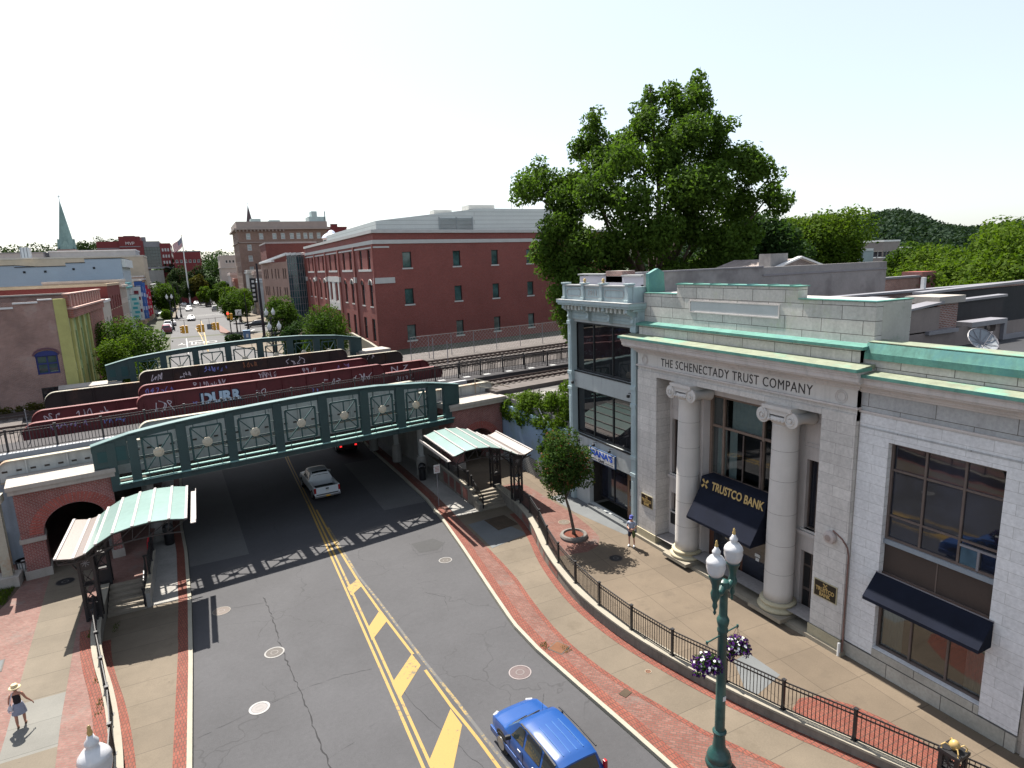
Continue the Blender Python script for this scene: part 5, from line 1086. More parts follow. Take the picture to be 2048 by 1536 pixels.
# bridge deck, underside beams, abutments
m = MB(TR); m.box(-5, 27, 2.4, 22, 4.95, 5.3); m.box(-5, 27, .25, 2.0, 5.0, 5.02) if False else None
struct(m.build('bridge_deck', M('deck', (.05, .045, .045), .9, .3)))
m = MB(TR)
for tt in np.arange(3.2, 21.5, 1.5): m.box(-.2, 22, tt-.15, tt+.15, 4.3, 4.95)
struct(m.build('deck_beams', M('deck_beam', (.04, .04, .04), .9, .3)))
def brick_pier(label, s0, s1, arch, mirror=False):
    t = thing('brick_abutment', label, 'bridge abutment', TS(s0, 0, 0)); sa, sb, zs, n = arch
    m = MB(TR); tf, tb = -.05, 2.0; c = (sa+sb)/2; r = (sb-sa)/2
    pts = [(sb-(sb-sa)*0, zs)] ; ar = [(c+r*math.cos(a), zs+r*.92*math.sin(a)) for a in np.linspace(0, math.pi, n)]
    for tt in (tf, tb):
        m.quad((s0, tt, 0), (sa, tt, 0), (sa, tt, zs), (s0, tt, zs)); m.quad((sb, tt, 0), (s1, tt, 0), (s1, tt, zs), (sb, tt, zs))
        m.quad((s0, tt, zs), (sa, tt, zs), (sa, tt, 4.75), (s0, tt, 4.75)); m.quad((sb, tt, zs), (s1, tt, zs), (s1, tt, 4.75), (sb, tt, 4.75))
        for a, b in zip(ar[:-1], ar[1:]): m.quad((a[0], tt, a[1]), (a[0], tt, 4.75), (b[0], tt, 4.75), (b[0], tt, b[1]))
    m.quad((s0, tf, 0), (s0, tf, 4.75), (s0, tb, 4.75), (s0, tb, 0)); m.quad((s1, tf, 0), (s1, tf, 4.75), (s1, tb, 4.75), (s1, tb, 0))
    for a, b in zip(ar[:-1], ar[1:]): m.quad((a[0], tf, a[1]), (a[0], tb, a[1]), (b[0], tb, b[1]), (b[0], tf, b[1]))
    m.quad((sa, tf, 0), (sa, tb, 0), (sa, tb, zs), (sa, tf, zs)); m.quad((sb, tf, 0), (sb, tb, 0), (sb, tb, zs), (sb, tf, zs))
    m.build('brick_wall', brick_dark, t)
    m = MB(TR); k = 34
    for i in range(k):
        a0 = math.pi*(i+.08)/k; a1 = math.pi*(i+.8)/k; q = [(c+rr*math.cos(a), tf-.012, zs+rr*.92*math.sin(a)) for rr, a in ((r+.03, a0), (r+.03, a1), (r+.62, a1), (r+.62, a0))]
        q = [(x, y, min(z, 4.74)) for x, y, z in q]; q = [(min(max(x, s0+.02), s1-.02), y, z) for x, y, z in q]
        m.quad(*q)
    m.build('arch_ring', M('voussoir_brick', (.27, .075, .06), .85, .25, 3, 20, .1), t, fix=False)
    m = MB(TR); m.box(s0-.18, s1+.18, tf-.25, tb+.1, 4.75, 5.0); m.box(s0-.24, s1+.24, tf-.32, tb+.15, 5.0, 5.22); m.build('coping', coping_stone, t)
    m = MB(TR)
    for a, b in ((s0, sa), (sb, s1)):
        if b-a > .3: m.box(a-.1, b+.08, tf-.1, tf+1.2, 0, .45); m.box(a-.08, b+.06, tf-.08, tf+1.2, zs-.35, zs-.12)
    m.build('stone_trim', coping_stone, t); return t
brick_pier('left brick abutment with big semicircular arch over the upper walkway', -4.35, -.02, (-3.35, -.45, 2.35, 19))
brick_pier('right brick abutment with shallow arch behind the right canopy', 21.75, 26.4, (22.7, 25.6, 1.6, 19))
def tunnel(nm, parts, mat): 
    m = MB(TR)
    for b in parts: m.box(*b)
    return struct(m.build(nm, mat))
tunnel('underpass_left_wall', [(-.6, -.3, 2, 24, -2.5, 5), (-4.4, -4.1, 2, 24, -.5, 5), (-.6, -.02, -2.2, 2, -2.5, -.01)], conc_plain)
tunnel('underpass_right_wall', [(22.3, 22.6, 2, 24, -2.5, 5), (26.0, 26.3, 2, 24, -.5, 5)], conc_plain)
def steel_col(s, t_, label, zbase, h2):
    x, y, _ = TS(s, t_); t = thing('bridge_column', label, 'column', (x, y, zbase), 'riveted columns under the bridge')
    MB().lathe((x, y, 0), [(.42, zbase), (.42, zbase+1.35), (.34, zbase+1.55)], 14).build('pedestal', conc_plain, t)
    m = MB(); m.box(x-.17, x+.17, y-.17, y-.12, zbase+1.5, h2); m.box(x-.17, x+.17, y+.12, y+.17, zbase+1.5, h2); m.box(x-.03, x+.03, y-.12, y+.12, zbase+1.5, h2); m.box(x-.26, x+.26, y-.26, y+.26, h2-.4, h2); m.box(x-.24, x+.24, y-.24, y+.24, zbase+1.5, zbase+1.6); m.build('shaft', cream_steel, t)
for i, tt in enumerate((3.6, 8.5, 13.5, 18.5)):
    steel_col(21.0 if i else 20.85, tt, ['cream riveted column on round concrete pedestal beside the right canopy', 'cream column second from the near end in the right shade', 'cream column third deep under the bridge on the right', 'farthest cream column under the bridge on the right'][i], zr(46+i*4)+.15, 4.95)
    steel_col(2.0, tt, ['cream riveted column under the bridge behind the left canopy', 'cream column second from the near end in the left shade', 'cream column third deep under the bridge on the left', 'farthest cream column under the bridge on the left'][i], zr(43+i*4)+.15, 4.95)
x, y, _ = TS(-5.1, -.1); t = thing('bridge_column', 'rust-stained cream steel column outside the left brick arch', 'column', (x, y, 0))
m = MB(); m.box(x-.22, x+.22, y-.2, y-.14, .5, 4.9); m.box(x-.22, x+.22, y+.1, y+.16, .5, 4.9); m.box(x-.04, x+.04, y-.14, y+.1, .5, 4.9); m.box(x-.35, x+.35, y-.35, y+.3, 4.5, 4.9); m.build('shaft', cream_rust, t)
MB().box(x-.5, x+.5, y-.5, y+.5, 0, .55).build('footing', coping_stone, t)
# embankments
def emb(name, pts, z0, z1, mat): 
    m = MB(TR); return struct(MB().prism([TS(*p) for p in pts], z0, z1).build(name, mat))
emb('left_embankment', [(-4.4, 3.0), (-4.4, 26), (-90, 26), (-90, 3.0)], -1, 5.45, ballast)
tt = thing('retaining_wall', 'blue-grey wall left of the brick arch under the railway', 'retaining wall', TS(-6, 2.9, 0))
m = MB(TR); m.box(-40, -4.45, 2.8, 3.0, 0, 5.6); m.build('wall_face', M('bluegrey_wall', (.22, .26, .31), .9, .15, .6, 8, .1, streak=.3), tt)
emb('right_embankment', [(26.35, .6), (110, .6), (110, 26), (26.35, 26)], -1, 5.45, ballast)
struct(MB().prism([(20.95, 34.0), (42, 34.0), (60, 52), (21.0, 45.0)], -1, 5.1).build('right_bank_ground', gravel_pale))
m = MB(TR); m.box(26.4, 110, 19.5, 25.0, 5.45, 5.5); struct(m.build('trackside_gravel', ballast))
tt = thing('retaining_wall', 'blue-grey painted retaining wall below the vines, right of the brick arch', 'retaining wall', (20.9, 39, 0))
m = MB(); m.box(20.75, 20.95, 34.0, 44.0, 1.3, 4.6); m.build('painted_wall', M('blue_wall_paint', (.22, .30, .40), .85, .15, .5, 9, .1, streak=.2, stain=(.2, .27, .27)), tt)
m = MB(); m.box(20.72, 20.95, 34.0, 44.0, 0, 1.3); m.build('block_base', brick('block_base', (.27, .28, .28), (.33, .34, .33), (.12, .12, .12), .22, .14, .03, var=.2), tt)
m = scribble(77, 0, 1, 0, 1); m = MB()
rg = random.Random(5)
for i in range(7):
    y = 40.2+i*.22; m.quad((20.742, y, 3.5), (20.742, y+.16, 3.5), (20.742, y+.2+rg.uniform(-.1, .1), 4.1), (20.742, y+.04, 4.1))
m.build('graffiti', M('bright_blue_spray', (.06, .25, .55), .7), tt, fix=False)
# platform and tracks
m = MB(TR); m.extr([(-60, 4.5, 5.3), (-60, 7.8, 5.3), (-60, 7.8, 5.88), (-60, 4.5, 5.88)], (87, 0, 0)) if False else m.box(-60, 27, 4.55, 7.7, 5.3, 5.88); m.add([(27, 4.9, 5.3), (60, 4.2, 5.3), (60, 7.3, 5.3), (27, 7.9, 5.3), (27, 4.9, 5.88), (60, 4.2, 5.88), (60, 7.3, 5.88), (27, 7.9, 5.88)], [(4, 5, 6, 7), (0, 1, 5, 4), (3, 2, 6, 7)])
struct(m.build('railway_platform', platform_m))
m = MB(TR); m.box(-60, 26, 4.4, 4.75, 5.6, 5.93); struct(m.build('platform_edge', white_paint if False else M('platform_edge', (.32, .33, .34), .8, .15)))
tf = lambda s: float(np.interp(s, [-20, 0, 24, 38, 60], [5.2, 5.0, 6.2, 5.1, 4.6]))
def rail_fence(label, ss, tfun, zb, h, dbl=True):
    return fence(label, [TS(s, tfun(s)) for s in ss], zb, h, pk=.16, pw=.10, picket=.034, dbl=dbl)
rail_fence('long black picket fence on the railway platform behind the cream girder', [-13.8, -11.5, -9.2, -6.9, -4.56, -2.24, .07, 2.4, 4.7, 7.0, 9.4, 11.8, 14.2, 16.7, 19.2, 21.6, 23.98, 26.17, 28.32, 30.65, 33, 35.5, 38.1, 40.5, 43, 45.5], tf, 5.9, 1.25)
rail_fence('second black picket fence along the far edge of the right platform', [27.2, 29.4, 31.8, 34.2, 36.6, 38.9, 41.4, 44], lambda s: float(np.interp(s, [27, 45], [7.55, 7.0])), 5.9, 1.1)
rail_fence('short black fence at the left end of the red girders', [-12, -9.8, -7.6, -5.4], lambda s: 7.9, 5.9, 1.1)
m = MB()
for s in (28.9, 31.2, 33.6, 36, 38.4, 26.9, 24.5): x, y, _ = TS(s, tf(s)-.05); m.box(x-.3, x+.3, y-.3, y+.25, 5.885, 5.92)
struct(m.build('fence_footings', M('white_footing', (.4, .4, .4), .8, .1)))
def track(label, f, s0, s1, z, step=.62):
    t = thing('railway_track', label, 'railway track', TS(s0, f(s0), z), 'railway tracks'); ss = list(np.arange(s0, s1, 3.0))+[s1]
    for g_ in (-.72, .72):
        m = MB(TR)
        for a, b in zip(ss[:-1], ss[1:]): m.beam((a, f(a)+g_, z+.08), (b, f(b)+g_, z+.08), .075, .16)
        m.build('rail', rail_steel, t)
    m = MB(TR)
    for s in np.arange(s0, s1, step): m.box(s-.12, s+.12, f(s)-1.25, f(s)+1.25, z-.1, z+.0)
    o = m.build('sleepers', sleeper, t); o['kind'] = 'stuff'
track('near railway track between the cream girder and the platform', lambda s: float(np.interp(s, [20, 30, 60], [3.4, 3.6, 3.2])), -40, 75, 5.50)
track('far railway track passing close to the red brick building', lambda s: 17.5 if s > 28 else 18.2, 26.6, 90, 5.50)
track('railway track at the left between weeds and girders', lambda s: 19.3, -60, -3.0, 5.50)
track('railway track running between the red and the black girders', lambda s: 14.0, -60, 90, 5.50)
# chain link fence in front of red building
chain = M('chain_link', (.3, .31, .32), .6, .1, metal=.2)
def chainlink(label, pts, zb, h, name='chain_link_fence'):
    t = thing(name, label, 'fence', (*pts[0][:2], zb))
    for p in pts: m = MB(); m.tube([(p[0], p[1], zb-.3), (p[0], p[1], zb+h)], .035, 6); m.build('post', coping_grey, t)
    for a, b in zip(pts[:-1], pts[1:]):
        A = Vector((*a[:2], zb)); B = Vector((*b[:2], zb)); m = MB(); m.beam(A+Vector((0, 0, h-.03)), B+Vector((0, 0, h-.03)), .035); L2 = (B-A).length; n = int(L2/.45)
        for i in range(n+int(h/.45)+1):
            for sg in (1, -1):
                x0 = i*.45; z0 = 0.0; x1 = x0-h if sg == 1 else x0-h
                p0 = (x0, 0.0); p1 = (x0-h, h)
                if sg == -1: p0 = (x0-h, 0.0); p1 = (x0, h)
                # clip to 0..L2
                (xa, za), (xb, zb2) = p0, p1
                if xa > xb: xa, za, xb, zb2 = xb, zb2, xa, za
                if xb <= 0 or xa >= L2: continue
                sl = (zb2-za)/(xb-xa)
                if xa < 0: za += -xa*sl; xa = 0
                if xb > L2: zb2 -= (xb-L2)*sl; xb = L2
                m.beam(A+(B-A).normalized()*xa+Vector((0, 0, za)), A+(B-A).normalized()*xb+Vector((0, 0, zb2)), .010)
        m.build('wire_mesh', chain, t)
    return t
chainlink('tall grey chain-link fence along the foot of the red brick building', [TS(s, 21.0+0*s) for s in (29.2, 31.4, 34.3, 37.3, 40.5, 44, 47.5, 51, 55, 59)], 5.45, 2.6)
for s, t_, h, lb in ((31.5, 20.2, 2.3, 'bare grey post by the chain-link fence at the track edge'), (30.6, 15.5, 2.4, 'thin grey post between the tracks right of the red girders')):
    x, y, _ = TS(s, t_); o = MB().tube([(x, y, 5.3), (x, y, 5.5+h)], .045, 6).build('metal_post', coping_grey); tag(o, lb, 'post')
x, y, _ = TS(-3.6, 7.3); o = MB().tube([(x, y, 5.3), (x, y, 7.9)], .03, 6).build('metal_post', coping_grey); tag(o, 'thin grey post at the left end of the red girders', 'post')
# railing at cream girder end right and coping ends of the far side
t = thing('guard_rail', 'cream pipe guard rail on the right brick abutment', 'railing', TS(26, 2.2, 5.2))
m = MB(TR); m.tube([(25.3, 2.0, 5.2), (25.3, 2.0, 6.5)], .035, 6); m.tube([(25.3, 2.0, 6.45), (27.8, .6, 5.6)], .03, 6); m.tube([(25.3, 2.0, 5.9), (27.5, .8, 5.3)], .03, 6); m.build('pipe', cream_rust, t)
for nm, a, b, zz in (('far_left_coping', -2.0, 2.3, 6.7), ('far_right_coping', 23.2, 26.4, 6.9)):
    m = MB(TR); m.box(a, b, 20.0, 22.2, zz, zz+.35); o = m.build('abutment_coping', coping_stone); tag(o, 'pale stone coping at the left end of the far green truss' if 'left' in nm else 'pale stone coping at the right end of the far green truss', 'coping')
    m = MB(TR); m.box(a+.1, b-.1, 20.2, 22.0, 0, zz); m.build('brick_wall', brick_dark, o)
# stair shelters ----------------------------------------------------------
def shelter(label, prof, y0, y1, colx, colys, mesh_seg, sgn):
    t = thing('stair_canopy', label, 'canopy', (colx, colys[0], 0), 'curved green glass canopies over the stairs')
    n = len(prof); m = MB(); fr = MB()
    for i in range(n-1):
        (xa, za), (xb, zb) = prof[i], prof[i+1]
        tgt = MB(); tgt.add([(xa, y0, za), (xb, y0, zb), (xb, y1, zb), (xa, y1, za), (xa, y0, za-.03), (xb, y0, zb-.03), (xb, y1, zb-.03), (xa, y1, za-.03)], [(0, 1, 2, 3), (7, 6, 5, 4), (0, 4, 5, 1), (3, 2, 6, 7), (0, 3, 7, 4), (1, 5, 6, 2)])
        tgt.build('perforated_gutter' if i in mesh_seg else 'glass_panel', canopy_mesh if i in mesh_seg else canopy_glass, t)
    for i, (x, z) in enumerate(prof):
        m = MB(); m.box(x-.055, x+.055, y0-.03, y1+.03, z-.02, z+.045); m.build('glazing_bar', canopy_bar, t)
    ex = prof[0][0] if sgn > 0 else prof[-1][0]; ez = prof[0][1] if sgn > 0 else prof[-1][1]
    m = MB(); m.box(ex-.28*sgn-.12, ex-.28*sgn+.12, y0+.1, y1-.1, ez-.34, ez-.30); m.box(ex-.40*sgn-.015, ex-.40*sgn+.015, y0+.1, y1-.1, ez-.34, ez-.16); m.build('gutter', canopy_bar, t)
    for y in [y0+.15, (y0+y1)/2, y1-.15]:
        m = MB(); low = []
        for i, (x, z) in enumerate(prof): low.append((x, z-.08))
        for a, b in zip(low[:-1], low[1:]): m.beam((a[0], y, a[1]), (b[0], y, b[1]), .07, .10)
        inner = [(colx+(x-colx)*.96, 2.9+(z-2.9)*.55-.1) for x, z in prof if abs(x-colx) < 4.6]
        for a, b in zip(inner[:-1], inner[1:]): m.beam((a[0], y, a[1]), (b[0], y, b[1]), .06, .07)
        for i in range(min(len(inner), len(low))-1):
            j = [k for k, (x, z) in enumerate(prof) if abs(x-colx) < 4.6][i]
            m.beam((low[j][0], y, low[j][1]), (inner[i][0], y, inner[i][1]), .035, .035); m.beam((low[min(j+1, n-1)][0], y, low[min(j+1, n-1)][1]), (inner[i][0], y, inner[i][1]), .035, .035)
        m.build('rib', black_metal, t)
    for yc in colys:
        m = MB()
        for dx in (-.28, .28):
            for dy in (-.22, .22): m.box(colx+dx-.055, colx+dx+.055, yc+dy-.055, yc+dy+.055, 0, 3.25)
        for z in (.1, .9, 1.7, 2.5, 3.2): m.box(colx-.3, colx+.3, yc-.24, yc+.24, z, z+.05)
        m.box(colx-.26, colx+.26, yc-.235, yc-.225, .2, .85); m.box(colx-.26, colx+.26, yc-.235, yc-.225, 2.55, 3.15)
        for a, b in ((-1, 1), (1, -1)): m.beam((colx+a*.25, yc-.22, .95), (colx+b*.25, yc-.22, 1.7), .04); m.beam((colx+a*.25, yc-.22, 1.75), (colx+b*.25, yc-.22, 2.5), .04)
        for d_ in (-1, 1):
            m.tube([(colx+d_*.25, yc, 2.3), (colx+d_*.6, yc, 2.9), (colx+d_*1.1, yc, 3.25)], .04, 6)
        c = m.build('column', black_metal, t)
        m = MB()
        for k in range(8):
            a = math.pi*k/4; m.beam((colx, yc-.245, 2.85), (colx+.18*math.cos(a), yc-.245, 2.85+.18*math.sin(a)), .03, .02)
        m.build('rosette', M('rosette_grey', (.2, .2, .21), .5), c)
    return t
shelter('left curved stair canopy of pale green glass with white perforated gutter on its left', [(-6.95, 3.42), (-6.3, 3.30), (-5.85, 3.42), (-5.4, 3.75), (-4.7, 4.12), (-3.9, 4.28), (-3.2, 4.35), (-2.4, 4.31), (-1.7, 4.18)], 32.0, 37.1, -5.95, (32.6, 36.3), (0, 1), -1)
shelter('right curved stair canopy of pale green glass beside the young tree', [(12.9, 4.02), (13.65, 4.24), (14.45, 4.30), (15.3, 4.22), (16.1, 4.0), (16.8, 3.65), (17.3, 3.38), (17.75, 3.29), (18.35, 3.50)], 34.5, 40.05, 17.45, (35.15, 38.5), (6, 7), 1)
def stairs(label, x0, x1, ya, yb, z0, z1, n, wl_, wr_, rail_x):
    t = thing('staircase', label, 'stairs', (x0, ya, z0)); dy = (yb-ya)/n; dz = (z1-z0)/n
    for i in range(n):
        m = MB(); m.box(x0, x1, ya+i*dy, yb+.3, z0+i*dz-(.3 if i == 0 else 0), z0+(i+1)*dz-(0 if i < n-1 else .003)); m.build('step', M('step_concrete', (.2, .175, .14), .85, .15, 1.5, 12, .1), t)
    m = MB()
    for rx in rail_x:
        for k in (0, 1):
            yy2, zz = (ya+.05, z0) if k == 0 else (yb+.2, z1); m.box(rx-.035, rx+.035, yy2-.035, yy2+.035, zz, zz+1.05); m.box(rx-.06, rx+.06, yy2-.06, yy2+.06, zz+1.05, zz+1.12)
        for hh in (.95, .5, .2): m.beam((rx, ya+.05, z0+hh), (rx, yb+.2, z1+hh), .04, .04)
        for k in range(1, 14): f = k/14; m.beam((rx, ya+.05+(yb+.15-ya)*f, z0+(z1-z0)*f+.2), (rx, ya+.05+(yb+.15-ya)*f, z0+(z1-z0)*f+.95), .018)
    m.build('handrail', black_metal, t)
    return t
stairs('left concrete steps with black handrail under the left canopy', -5.72, -4.05, 33.85, 36.0, zr(33.85)+.15, 0, 6, 1, 1, (-4.1,))
stairs('right concrete steps with black handrail below the right canopy', 15.5, 17.35, 36.55, 38.3, zr(36.55)+.15, 0, 6, 1, 1, (15.6,))
t = thing('stair_wall', 'stepped concrete and red tile wall left of the right-hand steps', 'wall', (15.4, 40, 0))
m = MB(); st_ = [(36.5, -.62), (37.1, -.35), (37.7, -.05), (38.3, .25), (39.4, .3), (44.4, .32)]
for (y0, z0), (y1, z1) in zip(st_[:-1], st_[1:]): m.box(15.28, 15.5, y0, y1, -1.3, z1)
m.build('wall_face', conc_wall, t); m = MB()
for (y0, z0), (y1, z1) in zip(st_[:-1], st_[1:]): m.box(15.25, 15.53, y0+.0, y1-.02, z1, z1+.07)
m.build('cap', conc_cap, t); m = MB(); [m.box(15.265, 15.28, y0+.15, y0+1.0, -.7, .1) for y0 in (38.4, 39.7, 41.0, 42.3)]; m.build('tile_panels', M('red_relief2', (.15, .06, .05), .8, .4), t)
fence('black picket fence on the landing wall left of the right-hand stairs', [(15.4, 38.6), (15.4, 40.5), (15.4, 42.4), (15.4, 44.3)], .36, 1.0)
t = thing('stair_wall', 'pale concrete wall between the right-hand steps and the plaza', 'wall', (17.4, 36, 0)); MB().box(17.35, 17.6, 35.0, 38.3, -1.1, .1).build('wall_face', conc_wall, t); MB().box(17.32, 17.63, 35.0, 38.3, .1, .17).build('cap', conc_cap, t)
t = thing('stair_wall', 'low concrete wall and kerb along the right side of the left steps', 'wall', (-4.0, 35, 0)); MB().box(-4.03, -3.85, 33.9, 39.4, -1.1, .02).build('wall_face', conc_plain, t); MB().box(-4.05, -3.83, 33.9, 39.4, .02, .08).build('cap', conc_cap, t)
fence('black picket fence at the top of the left steps', [(-3.95, 36.1), (-3.95, 37.8), (-3.95, 39.3)], .08, 1.0)
MBt = MB(); MBt.box(-4.08, -4.03, 37.9, 39.0, .35, 1.05); tag(MBt.build('banner', M('red_banner', (.45, .02, .03), .6, .1)), 'red banner on the fence under the left canopy', 'banner')
# ---- street furniture near the underpass
def domebin(x, y, z, label):
    t = thing('litter_bin', label, 'litter bin', (x, y, z), 'black domed litter bins')
    MB().lathe((x, y, z), [(.24, 0), (.27, .05), (.28, .85), (.31, .88), (.31, .95)], 18).build('body', black_metal, t, smooth=True)
    m = MB(); m.lathe((x, y, z), [(.30, 1.15), (.27, 1.25), (.16, 1.36), (.02, 1.4)], 18)
    for a in (0, 1.57, 3.14, 4.71): m.box(x+.28*math.cos(a)-.02, x+.28*math.cos(a)+.02, y+.28*math.sin(a)-.02, y+.28*math.sin(a)+.02, .9+z, z+1.2)
    m.build('dome_lid', black_metal, t, smooth=True)
domebin(14.2, 45.2, zr(45.2)+.16, 'black domed litter bin in front of the cream column on the right pavement'); domebin(-3.3, 42.3, zr(42.3)+.16, 'black domed litter bin in the shade beyond the left canopy')
t = thing('litter_bin', 'black slatted litter bin full of white rubbish by the left brick arch', 'litter bin', (-9.95, 39.6, 0))
m = MB()
for k in range(16): a = 2*math.pi*k/16; m.beam((-9.95+.26*math.cos(a), 39.6+.26*math.sin(a), .04), (-9.95+.33*math.cos(a), 39.6+.33*math.sin(a), .88), .05, .012)
m.lathe((-9.95, 39.6, 0), [(.27, .02), (.27, .08)], 16); m.lathe((-9.95, 39.6, 0), [(.36, .86), (.36, .91), (.30, .91), (.30, .86)], 16); m.build('basket', black_metal, t)
m = MB(); m.lathe((-9.95, 39.6, 0), [(.24, .06), (.27, .75), (.2, .84), (.05, .87)], 12); m.build('rubbish', white_paint, t)
t = thing('utility_cabinet', 'tall black utility cabinet at the left edge beside the bridge', 'cabinet', (-11.5, 41.7, 0)); MB().box(-12.2, -10.95, 41.3, 42.0, 0, 2.0).build('cabinet', black_metal, t, bevel=.03); MB().box(-11.35, -11.2, 41.28, 41.3, 1.4, 1.6).build('sticker', white_paint, t)
t = thing('street_sign', 'small white notice on a thin grey pole at the right kerb before the stairs', 'sign', (13.3, 39.05, zr(39)+.15)); MB().tube([(13.3, 39.05, zr(39)+.15), (13.3, 39.05, 2.15)], .028, 6).build('pole', coping_grey, t); MB().box(13.08, 13.52, 39.01, 39.03, 1.55, 2.15).build('sign_panel', white_paint, t); m = MB(); [m.box(13.14, 13.46, 39.0, 39.01, 1.68+i*.1, 1.71+i*.1) for i in range(4)]; m.build('text_lines', red_lens, t)
# ---- lamp posts
def lamp(label, x, y, z, dirv, baskets=True):
    root = thing('street_lamp', label, 'street lamp', (x, y, z), 'green twin-globe street lamps'); d = Vector((*dirv, 0)).normalized()
    m = MB(); m.lathe((x, y, z), [(.40, 0), (.42, .06), (.40, .14), (.36, .2), (.38, .28), (.34, .42), (.22, .56), (.19, .75), (.17, 1.1), (.21, 1.14), (.22, 1.2), (.17, 1.26)], 20); b = m.build('base', lamp_green, root, smooth=True)
    m = MB(); m.lathe((x, y, z), [(.155, 1.2), (.15, 2.6), (.135, 4.6), (.165, 4.66), (.165, 4.72), (.14, 4.78), (.18, 4.95), (.19, 5.05), (.14, 5.15), (.125, 5.2), (.12, 6.05), (.17, 6.12), (.14, 6.3), (.05, 6.36)], 14); m.build('shaft', lamp_green, root, smooth=True)
    c = Vector((x, y, z)); m = MB()
    m.tube([c-d*.55+Vector((0, 0, 6.12)), c-d*.25+Vector((0, 0, 6.02)), c+Vector((0, 0, 6.2)), c+d*.25+Vector((0, 0, 6.02)), c+d*.55+Vector((0, 0, 6.12))], [.09, .11, .13, .11, .09], 10)
    for s in (-1, 1):
        e = c+d*.55*s; m.lathe((e.x, e.y, e.z), [(.02, 5.45), (.05, 5.52), (.03, 5.6), (.08, 5.72), (.06, 5.85), (.12, 5.98), (.14, 6.12), (.10, 6.25), (.11, 6.4), (.19, 6.62), (.21, 6.68), (.2, 6.7)], 14)
    m.build('arms', lamp_green, root, smooth=True)
    for s in (-1, 1):
        e = c+d*.55*s; m = MB(); m.lathe((e.x, e.y, e.z), [(.17, 6.68), (.24, 6.8), (.28, 6.98), (.275, 7.1), (.285, 7.12), (.26, 7.2), (.17, 7.31), (.09, 7.35), (.12, 7.42), (.12, 7.47), (.07, 7.54), (.05, 7.6)], 22); g_ = m.build('globe', globe_m, root, smooth='all')
        MB().lathe((e.x, e.y, e.z), [(.04, 7.58), (.05, 7.66), (.03, 7.72), (.035, 7.76), (.01, 7.8)], 8).build('finial', gold, g_, smooth=True)
    if baskets:
        d2 = Vector((1.4, .18, 0)).normalized(); m = MB(); m.tube([c-d2*.72+Vector((0, 0, 4.55)), c+d2*.72+Vector((0, 0, 4.55))], .022, 8)
        for s in (-1, 1): e = c+d2*.72*s; m.lathe((e.x, e.y, e.z), [(.03, 4.5), (.04, 4.55), (.03, 4.6)], 8)
        m.build('basket_bar', lamp_green, root)
        MB().box(x-.06, x+.06, y-.165, y-.155, z+2.35, z+2.5).build('sticker', white_paint, root)
    return root
lamp('tall green twin-globe lamp post carrying two petunia baskets in front of the bank', 13.06, 12.62, zr(12.6)+.15, (1.05, .35))
lamp('white lamp globe on its green post, cut off by the bottom left corner', -2.85, 12.05, zr(12.1)+.15, (.3, 1.05), False)
pet_g = leafmat('petunia_leaf', (.03, .08, .02), (.07, .14, .03)); pet_p = leafmat('petunia_purple', (.05, .008, .11), (.10, .02, .2), None, .1); pet_w = M('petunia_white', (.7, .7, .7), .6, .05)
def basket(x, y, z, sd, label):
    t = thing('flower_basket', label, 'flower basket', (x, y, z), 'hanging petunia baskets'); zb = zr(12.6)+.15+4.53
    m = MB(); m.lathe((x, y, z), [(.05, -.28), (.2, -.2), (.28, 0), (.26, .02)], 16); m.build('bowl', M('basket_brown', (.12, .05, .035), .9), t)
    m = MB(); [m.tube([(x, y, zb), (x+.24*math.cos(a), y+.24*math.sin(a), z)], .006, 4) for a in (0, 2.1, 4.2)]; m.build('chain', rail_steel, t)
    cs = [(x+.2*math.cos(a), y+.2*math.sin(a), z+.02) for a in np.linspace(0, 5.5, 7)]+[(x, y, z+.12), (x-.25, y, z-.15), (x+.25, y-.1, z-.18)]
    leaf_object('foliage', pet_g, t, cs, [.2]*len(cs), 700, .05, sd, .9, .3); leaf_object('purple_flowers', pet_p, t, cs, [.24]*len(cs), 420, .055, sd+1, .9, .8)
    rg = random.Random(sd); m = MB()
    for i in range(46):
        c0 = Vector(rg.choice(cs)); dd = Vector((rg.gauss(0, 1), rg.gauss(0, 1)-.5, rg.gauss(0, 1)+.4)).normalized(); p = c0+dd*.24; a = dd.orthogonal().normalized(); b = dd.cross(a); n = 6
        m.poly([tuple(p+(a*math.cos(k*6.283/n)+b*math.sin(k*6.283/n))*.042) for k in range(n)])
    m.build('white_flowers', pet_w, t, fix=False)
basket(12.36, 12.53, zr(12.6)+.15+3.86, 3, 'hanging basket of white and purple petunias left of the lamp post'); basket(13.76, 12.71, zr(12.6)+.15+3.86, 5, 'hanging basket of white and purple petunias right of the lamp post, over the plaza')
# gate pier with gold ball
t = thing('gate_pier', 'black lattice pier topped by a gold ball and scrolls at the bottom right', 'pier', (17.35, 8.1, .1)); x, y = 17.3, 8.15
m = MB()
for dx in (-.2, .2):
    for dy in (-.2, .2): m.box(x+dx-.05, x+dx+.05, y+dy-.05, y+dy+.05, .1, 1.75)
m.box(x-.26, x+.26, y-.26, y+.26, 1.15, 1.22); m.box(x-.28, x+.28, y-.28, y+.28, 1.7, 1.8); m.box(x-.18, x+.18, y-.18, y+.18, .1, 1.1)
for k in range(8): a = math.pi*k/4; m.beam((x, y-.235, 1.46), (x+.2*math.cos(a), y-.235, 1.46+.2*math.sin(a)), .03, .02); m.beam((x-.235, y, 1.46), (x-.235, y+.2*math.cos(a), 1.46+.2*math.sin(a)), .03, .02)
m.build('lattice_box', black_metal, t)
MB().lathe((x, y, 1.95), [(.02, -.15), (.09, -.11), (.14, 0), (.09, .11), (.02, .15)], 18).build('ball', gold, t, smooth='all')
m = MB()
